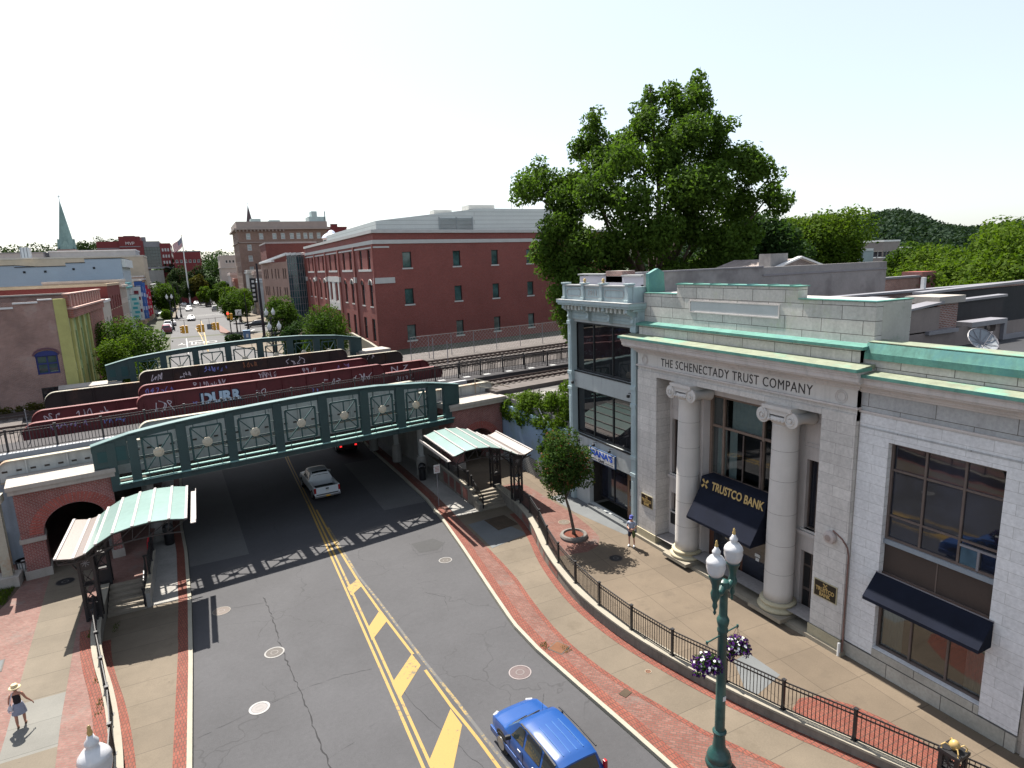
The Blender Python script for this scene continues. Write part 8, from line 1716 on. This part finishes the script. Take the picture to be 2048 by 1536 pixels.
gw_ = m.build('curtain_wall', M('blue_green_glass', (.02, .055, .065), .08, .5, .5, 3, 0, spec=.9), gb, fix=False); m = MB()
for a, b in zip(arcp[:-1], arcp[1:]):
    for f in (0, .5): p = Vector(a).lerp(Vector(b), f); m.box(p.x-.04, p.x+.04, p.y-.1, p.y-.02, 4, 18.9)
    for i in range(11): m.beam((*a, 4.5+i*1.4), (*b, 4.5+i*1.4), .1, .08)
m.build('mullions', coping_grey, gw_)
m = MB(); 
for a, b in zip([(14.9, 168)]+arcp[:1]+arcp[:-1], arcp[:1]+arcp[:1]+arcp[1:]): 
    if a != b: m.beam((*a, 19.0 if a[1] < 140 else 17.7), (*b, 19.1), .5, .5)
m.box(14.6, 15.2, 140, 168, 17.6, 17.9); m.box(15.5, 16.6, 140.0, 168, 12.4, 12.9) if False else None; m.build('roof_edge', white_paint, gb)
cols_r = [((.42, .41, .38), 'white stone narrow facade with tall windows, right side of the far street'), ((.34, .26, .22), 'brownish small facade beside the white stone one on the right'), ((.40, .44, .46), 'pale blue-grey facade with bay windows on the right of the far street'), ((.3, .14, .11), 'small red-brown facade toward the distance on the right'), ((.42, .36, .33), 'pinkish facade near the far trees on the right'), ((.45, .45, .43), 'cream facade farthest along the right of the far street')]
for i, ((y0, y1), x0, z1) in enumerate([((186, 197), 13.2, 16.0), ((178, 185), 14.2, 15.6), ((169, 177), 14.4, 13.6), ((226, 236), 11.6, 13.5), ((238, 256), 11.2, 15.5), ((257, 280), 9.8, 12.5)]):
    bldg('street_building', cols_r[i][1], x0, x0+14, y0, y1, 4, z1, M('wall_R%d' % i, cols_r[i][0], .8, .15), (lin(.1, .5, 3), [6, 9.5]), (lin(.15, .85, 4), [6, 9.3]), None, (1.0, 2.2), winL, M('trim_R%d' % i, tuple(min(1, c*1.2) for c in cols_r[i][0]), .8), cornice=(z1-.6, .35, .3))
bldg('street_building', 'beige five-window block left of the hotel, right side far away', 9.2, 17, 262, 280, 4, 22.0, M('beige_block', (.40, .34, .30), .8, .1), (lin(.3, .75, 4), [19.5, 15]), (lin(.1, .9, 4), [10, 15]), None, (.8, 1.1), winL, M('beige_trim2', (.44, .40, .36), .8), cornice=(17.6, .3, .3))
sg = thing('vertical_sign', 'dark vertical theatre sign with white marks on the right facades', 'sign', (12.6, 170, 8)); MB().box(12.2, 13.6, 170, 170.3, 8.2, 14.2).build('sign_box', membrane, sg); m = MB(); [m.box(12.6, 13.2, 169.95, 170, 8.7+i*1.1, 9.3+i*1.1) for i in range(5)]; m.build('marks', white_paint, sg)
# street furniture far: signals, poles, lamps
def pole(name, label, x, y, h, r=.12, mat=black_metal, cat='pole', base=True):
    t = thing(name, label, cat, (x, y, zr(y))); z = zr(y); MB().tube([(x, y, z), (x, y, z+h*.5), (x, y, z+h)], [r, r*.85, r*.6], 8).build('shaft', mat, t)
    if base: MB().lathe((x, y, z), [(r*2.2, 0), (r*2.0, .5), (r*1.2, .9)], 10).build('base', mat, t)
    return t
pole('utility_pole', 'thick dark leaning pole with signs on the far right pavement', 9.9, 118.5, 13.5, .26, M('dark_wood_pole', (.03, .025, .03), .9), 'utility pole')
sgy = M('signal_yellow', (.55, .27, .02), .5, .1)
def signal(x, y, z, label, hung=True, lit_red=False):
    t = thing('traffic_light', label, 'traffic light', (x, y, z), 'yellow traffic lights over the far junction')
    for dx in (-.22, .22) if hung else (0,):
        MB().box(x+dx-.17, x+dx+.17, y-.15, y+.15, z-.55, z+.55).build('housing', sgy, t, bevel=.03)
    m = MB()
    for i in range(3): m.box(x-.62, x-.38, y-.1, y+.1, z-.45+i*.34, z-.2+i*.34)
    m.build('visors', sgy, t)
    if hung: MB().tube([(x, y, z+.5), (x, y, z+1.3)], .03, 5).build('hanger', rail_steel, t)
    if lit_red: MB().lathe((x, y-.17, z+.35), [(.1, -.01), (.11, .02)], 10, 'y').build('red_light', glow('red_signal', 2.0), t)
    return t
yS = 100
signal(-2.05, yS, 7.95, 'yellow traffic light hanging leftmost over the far junction'); signal(.05, yS, 7.95, 'yellow double traffic light hanging in the middle over the far junction'); signal(2.0, yS, 8.1, 'yellow traffic light hanging rightmost over the far junction')
m = MB(); m.tube([(-10, yS, 9.6), (-2, yS, 9.25), (2, yS, 9.3), (9.5, yS, 9.9)], .022, 5); tag(m.build('span_wire', rail_steel), 'thin wire across the far junction carrying the traffic lights', 'wire')
t = thing('street_sign', 'dark square sign hanging between the traffic lights', 'sign', (1.15, yS, 8)); MB().box(.8, 1.5, yS-.03, yS+.03, 7.7, 8.5).build('sign_panel', M('sign_grey', (.12, .13, .15), .6), t); MB().tube([(1.15, yS, 8.5), (1.15, yS, 9.3)], .02, 4).build('hanger', rail_steel, t)
t = pole('traffic_light', 'yellow traffic light with red lamp lit on a post in the shrub planter', 4.7, 120.5, 5.1, .1, cat='traffic light'); MB().box(4.3, 4.65, 120.2, 120.5, zr(120)+4.2, zr(120)+5.3).build('housing', sgy, t, bevel=.03); MB().box(4.75, 5.2, 120.2, 120.5, zr(120)+3.9, zr(120)+5.0).build('housing', sgy, t, bevel=.03); MB().lathe((4.45, 120.15, zr(120)+5.0), [(.13, -.02), (.15, .02)], 10, 'y').build('red_light', glow('red_signal2', 2.0), t)
t = pole('street_sign', 'white sign with a curved black arrow at the far junction', 6.3, 121.5, 5.4, .06, cat='sign', base=False); zz = zr(121.5)
MB().box(5.75, 6.75, 121.3, 121.4, zz+4.4, zz+5.4).build('sign_panel', white_paint, t); MB().tube([(6.1, 121.28, zz+4.6), (6.12, 121.28, zz+4.85), (6.3, 121.28, zz+5.05), (6.45, 121.28, zz+5.15)], .06, 6).build('arrow', black_metal, t)
t = thing('mail_box', 'blue square utility box on the far right pavement', 'utility box', (7.1, 120.5, zr(120))); MB().box(6.6, 7.75, 120, 121, zr(120)+.1, zr(120)+1.75).build('body', M('blue_box', (.10, .18, .32), .6, .2), t, bevel=.05); MB().box(6.55, 7.8, 119.95, 121.05, zr(120)+1.75, zr(120)+1.85).build('lid', M('blue_lid', (.2, .3, .42), .6), t); MB().box(7.0, 7.4, 119.98, 120, zr(120)+.6, zr(120)+1.2).build('label_panel', white_paint, t)
def far_lamp(label, x, y, dx=.9, z=None):
    t = thing('street_lamp', label, 'street lamp', (x, y, zr(y)), 'twin-globe lamps along the far street'); z = zr(y) if z is None else z
    MB().lathe((x, y, z), [(.32, 0), (.3, .4), (.16, .7), (.12, 3), (.10, 5.9), (.14, 6.1), (.04, 6.3)], 10).build('shaft', black_metal, t); MB().tube([(x-dx/2, y, z+6.15), (x, y, z+6.0), (x+dx/2, y, z+6.15)], .07, 6).build('arms', black_metal, t)
    for s in (-1, 1):
        m = MB(); m.lathe((x+s*dx/2, y, z), [(.12, 6.3), (.16, 6.5)], 8); m.build('cup', black_metal, t); m = MB(); m.lathe((x+s*dx/2, y, z), [(.14, 6.5), (.26, 6.8), (.25, 7.0), (.12, 7.2), (.08, 7.35), (.03, 7.5)], 12); m.build('globe', globe_m if False else white_paint, t, smooth=True)
far_lamp('black twin-globe lamp right behind the far green truss beside the street trees', 7.75, 78.5, 1.1, 2.3); far_lamp('black twin-globe lamp just beyond the first one, its globes a little higher', 8.7, 92, .9, 3.2)
far_lamp('black twin-globe lamp on the left pavement in front of the big tree', -4.9, 88, 1.3, 1.6); far_lamp('black twin-globe lamp between cars on the far left kerb', -5.2, 150); far_lamp('black twin-globe lamp on the right of the far crossing', 8.6, 160)
for i, (x, y) in enumerate([(-5.4, 188), (-4.4, 192), (6.2, 168), (8.2, 131)]):
    pole('signal_pole', ['dark signal mast left of the far crossing', 'second dark mast beside it left of the far crossing', 'dark mast at the right of the far crossing', 'dark mast on the right pavement near the black car'][i], x, y, 9 if i < 2 else 7.5, .14)
t = thing('bus_shelter', 'small white-roofed bus shelter on the far left pavement', 'bus shelter', (-8, 272, 4.5)); MB().box(-9.8, -5.4, 270, 275, 7.6, 7.85).build('roof', white_paint, t); m = MB(); [m.box(x-.08, x+.08, y-.08, y+.08, 4.4, 7.6) for x in (-9.6, -5.6) for y in (270.2, 274.8)]; m.box(-9.6, -5.6, 274.7, 274.75, 5, 7.2); m.build('frame', black_metal, t)
# buildings below the right hill
for i, (x0, x1, y0, y1, z1, c) in enumerate(HB):
    bldg('distant_building', ['grey-white industrial building among the right-hand trees', 'brown flat-roofed building below the right hill', 'long low building with pale roof under the right hill'][i], x0, x1, y0, y1, 2, z1, M('hillb%d' % i, c, .85), (lin(.1, .9, 5), [z1-3]), (lin(.1, .9, 5), [z1-3]), None, (1.2, 1.2), winL, white_paint, M('hillroof%d' % i, (.4, .42, .44), .8))
# ================================================================ TREES
# big tree behind the cafe
def bigtree():
    x, y = 38, 46.5; root = thing('tree', 'huge spreading green tree rising behind the cafe and over the red brick building', 'tree', (x, y, 3)); rg = random.Random(3)
    d0 = Vector((38, 46.5, 0)).normalized(); rt = Vector((d0.y, -d0.x, 0))
    # lobes given as (px, py, radius): image-plane outline turned into real positions at the tree's distance
    def at(a, h, dep, r): c = Vector((x, y, 0))+rt*a+d0*dep; return (c.x, c.y, h, r)
    lobes = [(-11.3, 22.8, -.5, 1.6), (-10.6, 24.2, .5, 1.3), (-9.6, 22.6, 0, 1.7), (-7.6, 23.2, 1, 1.9), (-6.7, 25.6, 0, 1.3), (-7.3, 21.0, -1, 2.2), (-5.2, 28.0, 0, 1.1), (-5.0, 26.4, .5, 1.5), (-4.3, 24.2, -1, 2.2), (-2.6, 26.4, 1, 1.6), (-1.0, 26.6, 0, 1.7), (-.4, 29.0, .5, 1.1), (-.2, 30.4, 0, .8), (-.6, 27.6, -1, 1.4), (1.0, 26.8, 1, 1.7), (2.2, 29.8, 0, 1.3), (3.0, 28.8, .6, 1.7), (3.8, 30.2, 0, .9), (4.7, 28.6, -.5, 1.5), (6.2, 27.0, 0, 1.4), (6.9, 26.0, 0, 1.2), (4.0, 26.0, -1.5, 2.3), (1.6, 24.2, -2, 2.4), (-2.0, 23.6, -2, 2.4), (6.0, 23.8, 0, 2.0), (8.4, 23.8, 0, 1.8), (9.4, 24.4, .5, 1.2), (9.6, 22.2, -.5, 1.8), (11.6, 21.2, 0, 1.1), (11.2, 20.2, 0, 1.2), (9.0, 20.2, .5, 2.0), (5.6, 21.0, -2, 2.4), (2.6, 21.2, -3, 2.3), (-1.2, 20.6, -3, 2.3), (-4.6, 21.0, -2, 2.4), (-8.2, 18.6, -1, 2.0), (-9.2, 16.6, -1, 1.7), (-8.8, 15.0, -1, 1.6), (-6.2, 17.6, -2, 2.3), (-7.6, 13.6, -1.5, 1.8), (-6.4, 15.2, -2, 2.0), (-7.3, 11.6, -1.5, 1.5), (-7.0, 9.6, -1.5, 1.4), (-6.4, 12.6, -2, 1.8), (-5.2, 13.6, -2, 2.0), (-3.8, 16.8, -2, 2.3), (-1.4, 17.4, -3, 2.4), (1.4, 18.0, -3, 2.3), (4.2, 18.0, -2, 2.4), (7.2, 17.6, -1, 2.3), (9.4, 17.6, 0, 2.0), (8.0, 15.2, 0, 2.2), (5.0, 15.0, -1, 2.2), (-2.6, 13.8, -2, 2.0), (1.6, 14.6, -2, 1.6), (-4.4, 11.6, -2, 1.7), (7.4, 13.0, 0, 1.8)]
    cs = []; rs = []
    lobes = [(a*(.90 if a > 0 else 1)-.2, h, dep, r*.95) for a, h, dep, r in lobes]
    for a, h, dep, r in lobes:
        for k in range(3):
            q = at(a+rg.uniform(-.35, .35)*r, h+rg.uniform(-.35, .35)*r, dep*1.8+rg.uniform(-2.2, 2.2), r*rg.uniform(.55, .85)); cs.append(q[:3]); rs.append(q[3])
    m = MB(); b0 = Vector((x, y, 3)); fork = Vector((x, y, 11.5)); m.tube([b0, Vector((x, y, 7)), fork], [.75, .6, .5], 12)
    for (a, h, dep, r) in lobes[::2]:
        e_ = Vector(at(a, h-.2*r, dep*1.8, r)[:3]); md = fork.lerp(e_, .5)+Vector((rg.uniform(-.6, .6), rg.uniform(-.6, .6), rg.uniform(-1, 0))); m.tube([fork, fork.lerp(md, .5)+Vector((0, 0, -.2)), md, e_], [.34, .26, .17, .05], 6, False)
    for a, h in ((-3.0, 17), (.9, 19), (4.2, 20.5)): e_ = Vector(at(a, h, 0, 1)[:3]); m.tube([Vector((x, y, 9)), fork.lerp(e_, .35), e_], [.45, .36, .16], 8, False)
    m.build('trunk', bark, root, smooth='all'); cs += [(c_[0]*1.0+rg.uniform(-1, 1), c_[1]+rg.uniform(-1, 2), c_[2]-.6) for c_ in cs]; rs += [r_*1.05 for r_ in rs]; leaf_object('crown', L_big, root, cs, rs, 95000, .17, 21, .9, .4, .4)
bigtree()
# young tree in the planter
yt = tree('young_tree', 'young round-crowned tree with reddish tips in a raised stone ring on the plaza', (17.65, 28.45, .1), 6.35, 1.75, 2.2, 5, 11000, .08, L_maple, 36, .09, None, 1.05, None, .30, .31, trunk_lean=(-.38, .15))
pt_ = thing('tree_planter', 'round raised stone planter ring filled with red mulch around the young tree', 'planter', (17.65, 28.45, 0)); MB().lathe((17.65, 28.45, 0), [(.62, 0), (.78, 0), (.80, .12), (.74, .22), (.60, .24), (.56, .14), (.56, .02)], 30).build('ring', M('planter_stone', (.13, .12, .11), .9, .25, 3, 14, .3), pt_, smooth=True); MB().lathe((17.65, 28.45, 0), [(.56, .1), (.55, .15), (.02, .19)], 24).build('mulch', mulch, pt_)
# street trees beyond the bridge
tree('tree', 'large leafy green street tree on the left just beyond the far truss', (-7.0, 75.5, 3), 9.3, 4.1, 1.0, 31, 15000, .13, L_street, 34, .2)
tree('tree', 'smaller bright green tree in front of the large one on the left, over the abutment', (-7.2, 67.0, 3.8), 6.9, 2.1, .6, 32, 7500, .11, L_bright, 26, .12)
tree('tree', 'wide leafy green tree right of the twin lamps before the red building', (13.9, 79.5, 2.5), 8.9, 3.7, .9, 33, 15000, .13, L_street, 34, .2)
tree('tree', 'rounded tree behind the twin lamps in front of the glass wall', (10.9, 96, 3), 9.6, 3.0, 1.2, 34, 9000, .14, L_street, 28, .18)
tree('tree', 'darker leaves beside the twin lamps, between the two brighter trees', (10.6, 84, 2.5), 7.0, 1.9, 1.0, 35, 6000, .13, L_dark, 22, .14)
tree('tree', 'round street tree behind the traffic light and arrow sign', (6.3, 133, 4.2), 7.3, 3.3, 2.6, 36, 8000, .17, L_street, 26, .14)
tree('tree', 'rounded green tree beyond the traffic light tree, right pavement', (8.6, 158, 4.3), 8.3, 3.0, 2.4, 37, 6000, .2, L_bright, 24, .14)
tree('tree', 'tall rounded tree on the left of the far street above parked cars', (-7.9, 192, 4.3), 9.6, 4.2, 1.8, 38, 8000, .22, L_street, 26, .2)
tree('tree', 'small slim tree beside the dark masts on the far left', (-6.5, 158, 4.3), 4.4, 1.4, 1.2, 39, 2200, .16, L_bright, 16, .1)
FT = [(9, 300, 22, 7.5, L_dark, 'large dark tree left of the beige block at the street end'), (1.0, 262, 12, 3.4, L_yel, 'yellowing tree behind the flagpole foot'), (-2.6, 262, 9.6, 3.2, L_far, 'green tree left of the flagpole foot'), (5, 268, 11, 3.6, L_dark, 'dark conifer-like tree right of the yellowing one'), (8.5, 255, 9, 3.2, L_street, 'green tree under the beige block'), (-7, 245, 9.8, 3.4, L_far, 'rounded tree in front of the red office, right one'), (-12, 250, 10, 3.6, L_far, 'rounded tree in front of the red office, left one'), (2.6, 246, 7.2, 2.6, L_bright, 'bright small tree in the middle of the far street end'), (5.8, 232, 7, 2.6, L_street, 'small street tree on the right near the black van'), (8.2, 205, 8, 2.8, L_bright, 'bright street tree on the right past the crossing'), (-.5, 300, 8.5, 3.0, L_far, 'tree closing the far street in the centre'), (-8, 300, 20, 3.5, L_far, 'tall tree right of the red office'), (11, 180, 6.6, 2.6, L_street, 'tree in front of the pale facades on the right'), (-3.5, 300, 22, 3, L_dark, 'dark treetop between the red office and the brick houses')]
for i, (x, y, h, r, mt, lb_) in enumerate(FT): tree('tree', lb_, (x, y, 4.3), h, r, h*.22, 60+i, 3600, .26 if y < 260 else .34, mt, 20, .18, 'trees at the end of the far street')
for i, (x, y, h, r) in enumerate([(-50, 402, 31, 7), (-44, 420, 33, 8), (-36, 410, 32, 7), (-57, 415, 30, 6), (-30, 430, 31, 7), (57, 330, 27, 6)]):
    tree('tree', ['tree just left of the tall spire on the skyline', 'tree just right of the tall spire on the skyline', 'tree between the spire and the red office on the skyline', 'low tree left of the spire on the skyline', 'tree touching the red office on the skyline', 'treetop right of the dark block behind the hotel'][i], (x, y, 5), h, r, h*.5, 90+i, 3800, .45, L_far, 20, .3, 'trees on the far skyline')
# vines and bushes on the right bank
vc = []; vr = []; rg = random.Random(9)
for i in range(260):
    y = rg.uniform(34.2, 45.5); f = (y-34.2)/11.3; zt = 7.9-3.4*f**.75 if y > 34.5 else 8.2; z = rg.uniform(3.6-(.9 if y < 38 else 0), zt); x = 21.0+rg.uniform(-.15, .4)+max(0, (z-4.4))*rg.uniform(0, .75); vc.append((x, y, z)); vr.append(rg.uniform(.35, .62))
for i in range(40): y = rg.uniform(34.1, 37.5); vc.append((20.8+rg.uniform(-.3, .2), y, rg.uniform(1.5, 5.0))); vr.append(rg.uniform(.25, .4))
vt = thing('climbing_vine', 'thick green climbing vines spilling over the blue retaining wall beside the cafe', 'vine', (21.2, 38, 0)); leaf_object('foliage', L_bright, vt, vc, vr, 52000, .09, 55, .9, .3, .5)
m = MB(); [m.tube([(21.0, 34.6+i*.9, 2.2), (20.95, 34.9+i*.8, 4.0), (21.4, 35.2+i*.9, 6.5)], [.05, .04, .02], 6) for i in range(6)]; m.build('stem', bark, vt)
m = MB(); m.tube([(20.6, 36.6, 4.6), (20.9, 38.2, 5.3)], .04, 6); tag(m.build('metal_post', coping_grey), 'short white pipe sticking out of the vines', 'pipe')
for i, (x, y, z, r, l_) in enumerate([(-14.8, 59.5, 5.5, .5, 'yellow-green weeds at the foot of the brown brick wall'), (-12.6, 59.8, 5.5, .5, 'weeds beside the reddish bush at the end of the black girder')]):
    t = thing('bush', l_, 'bush', (x, y, z), 'weeds at the brick wall foot'); leaf_object('foliage', L_yel, t, [(x, y, z+.3), (x+.7, y, z+.25), (x-.8, y, z+.2)], [r, r*.8, r*.7], 900, .07, 70+i, .8, .3); MB().tube([(x, y, z-.1), (x, y, z+.4)], .03, 5).build('stem', bark, t)
t = thing('bush', 'small rust-red bush at the left end of the girders', 'bush', TS(-3.4, 13.3, 5.5)); p = TS(-3.0, 13.4, 5.9); leaf_object('foliage', leafmat('rust_leaves', (.25, .03, .01), (.35, .06, .02)), t, [p, (p[0]-.5, p[1], p[2]-.2), (p[0]+.4, p[1], p[2]-.15)], [.45, .35, .3], 1600, .06, 77, .8, .3); MB().tube([TS(-3.4, 13.3, 5.4), p], .03, 5).build('stem', bark, t)
t = thing('shrub_planter', 'dark green shrubs in a kerbed planter on the far pavement corner', 'planter', (4.9, 119, zr(119))); leaf_object('foliage', L_dark, t, [(4.2, 119, zr(119)+.8), (5.1, 119.2, zr(119)+.9), (5.8, 119, zr(119)+.8)], [.8, .8, .7], 2200, .12, 78); MB().lathe((5.0, 119.2, zr(119)), [(1.6, .1), (1.6, .35), (1.4, .35), (1.4, .2)], 20).build('kerb_ring', kerb_m, t)
# trees behind the bank, right side
RT = [(80, 61, 3, 18.6, 7.5, L_bright, 46, 11000, 'broad rounded green tree in the middle distance above the gable roof'), (60, 55, 3, 18.5, 5.6, L_dark, 41, 11000, 'dark green tree directly right of the huge one'), (67, 58, 3, 16.5, 5, L_dark, 42, 8000, 'dark tree between the huge tree and the rounded one'), (88, 52, 3, 13.5, 4.6, L_street, 43, 7000, 'tree partly hiding the grey industrial building'), (53, 53, 3, 15.5, 4.2, L_dark, 44, 6000, 'dark foliage low behind the huge tree trunk'), (98, 60, 3, 13, 4, L_street, 45, 5000, 'small tree left of the grey industrial building')]
for x, y, z, h, r, mt, sd, n, lb_ in RT: tree('tree', lb_, (x, y, z), h, r, h*.28, sd, n*3, .23, mt, 34, .24, 'trees behind the bank roofs')
YT = [(63, 36, 14.0, 5.0), (57, 31, 12.8, 4.4), (60, 27.5, 14.8, 4.8), (55, 24.5, 13.6, 4.2), (66, 30, 16.2, 5.0), (52, 28.5, 11.2, 3.6), (64, 24.5, 16.2, 4.6), (69, 38, 13.6, 4.6), (58, 21.5, 15.5, 4.5), (73, 34, 16, 5)]
YL_ = ['leftmost yellow-green tree of the thicket behind the bank roofs', 'low yellow-green tree second in the thicket near the brick parapet', 'full yellow-green tree in the middle of the thicket', 'yellow-green tree at the right edge, lower front', 'tall yellow-green tree at the back of the thicket, centre', 'small front tree of the thicket just over the brick parapet', 'tall yellow-green tree at the back right of the thicket', 'yellow-green tree at the back left of the thicket', 'yellow-green tree cut off by the right edge', 'rear yellow-green treetop rising highest of the thicket']
for i, (x, y, h, r) in enumerate(YT): tree('tree', YL_[i], (x, y, 2.5), h, r, h*.15, 110+i, 20000, .18, L_bright, 34, .22, 'yellow-green thicket behind the bank')
# wooded hills
def hill(name, label, fn, xr, yr, n, size, mat, seed, hmat):
    xs2 = np.linspace(*xr, 40); ys2 = np.linspace(*yr, 14); m = MB(); vs2 = [(x, y, fn(x, y)) for y in ys2 for x in xs2]; k = len(xs2); m.add(vs2, [(j*k+i, j*k+i+1, (j+1)*k+i+1, (j+1)*k+i) for j in range(len(ys2)-1) for i in range(k-1)]); struct(m.build(name, hmat, smooth='all', fix=False))
    rg = np.random.RandomState(seed); cs = []; rs = []
    for i in range(n[0]):
        x = rg.uniform(*xr); y = yr[0]+(yr[1]-yr[0])*rg.rand()**1.3*.8; r = rg.uniform(.7, 1.35)*n[2]; cs.append((x, y, fn(x, y)+r*.45)); rs.append(r)
    o = leaf_object('woodland', mat, None, cs, rs, n[1], size, seed, .85, .75, .4); tag(o, label, 'woodland', kind='stuff')
hm = M('hill_ground', (.045, .07, .03), .95, .3)
def h1(x, y):
    a = math.degrees(math.atan2(x, y)); d = math.hypot(x, y); pk = float(np.interp(a, HA, HZ))-11
    return 4+(pk-4)*(max(0, min(1, (d-300)/300)))**.7 if d < 600 else pk-(d-600)*.12
hill('right_hill', '', h1, (200, 720), (90, 560), (10, 10, 8), 1.0, L_far, 201, hm)
bpy.data.objects.remove([o for o in bpy.data.objects if o.name.startswith('woodland')][-1])
rg_ = np.random.RandomState(4); cs = []; rs = []
for i in range(2600):
    a = math.radians(rg_.uniform(38, 76)); d = 300+310*rg_.rand()**.75; r = rg_.uniform(4, 9)*(.6+.4*d/600); x, y = d*math.sin(a), d*math.cos(a); cs.append((x, y, h1(x, y)+r*.35)); rs.append(r)
tag(leaf_object('woodland', L_hill, None, cs, rs, 230000, 1.25, 201, .85, .8, .5), 'dark green wooded hills along the right skyline', 'woodland', kind='stuff')
def h2(x, y): return 6+32*max(0, min(1, (y-600)/150))
hill('left_hill', 'low green wooded skyline at the far left', h2, (-330, -60), (600, 900), (260, 22000, 8.5), 1.3, L_far, 202, hm)
hill('centre_hill', 'low wooded rise on the skyline behind the town centre', lambda x, y: 6+24*max(0, min(1, (y-600)/150)), (-60, 300), (600, 900), (260, 16000, 8), 1.3, L_far, 203, hm)
for i, (x, y, h, r, l_) in enumerate([(-5.5, 278, 15.5, 5, 'rounded green tree below the red brick houses, left of the flagpole'), (1.0, 284, 15, 4.6, 'rounded green tree below the red brick houses, right of the flagpole')]):
    tree('tree', l_, (x, y, 4.3), h, r, h*.2, 150+i, 4200, .34, L_far, 20, .2, 'trees at the end of the far street')
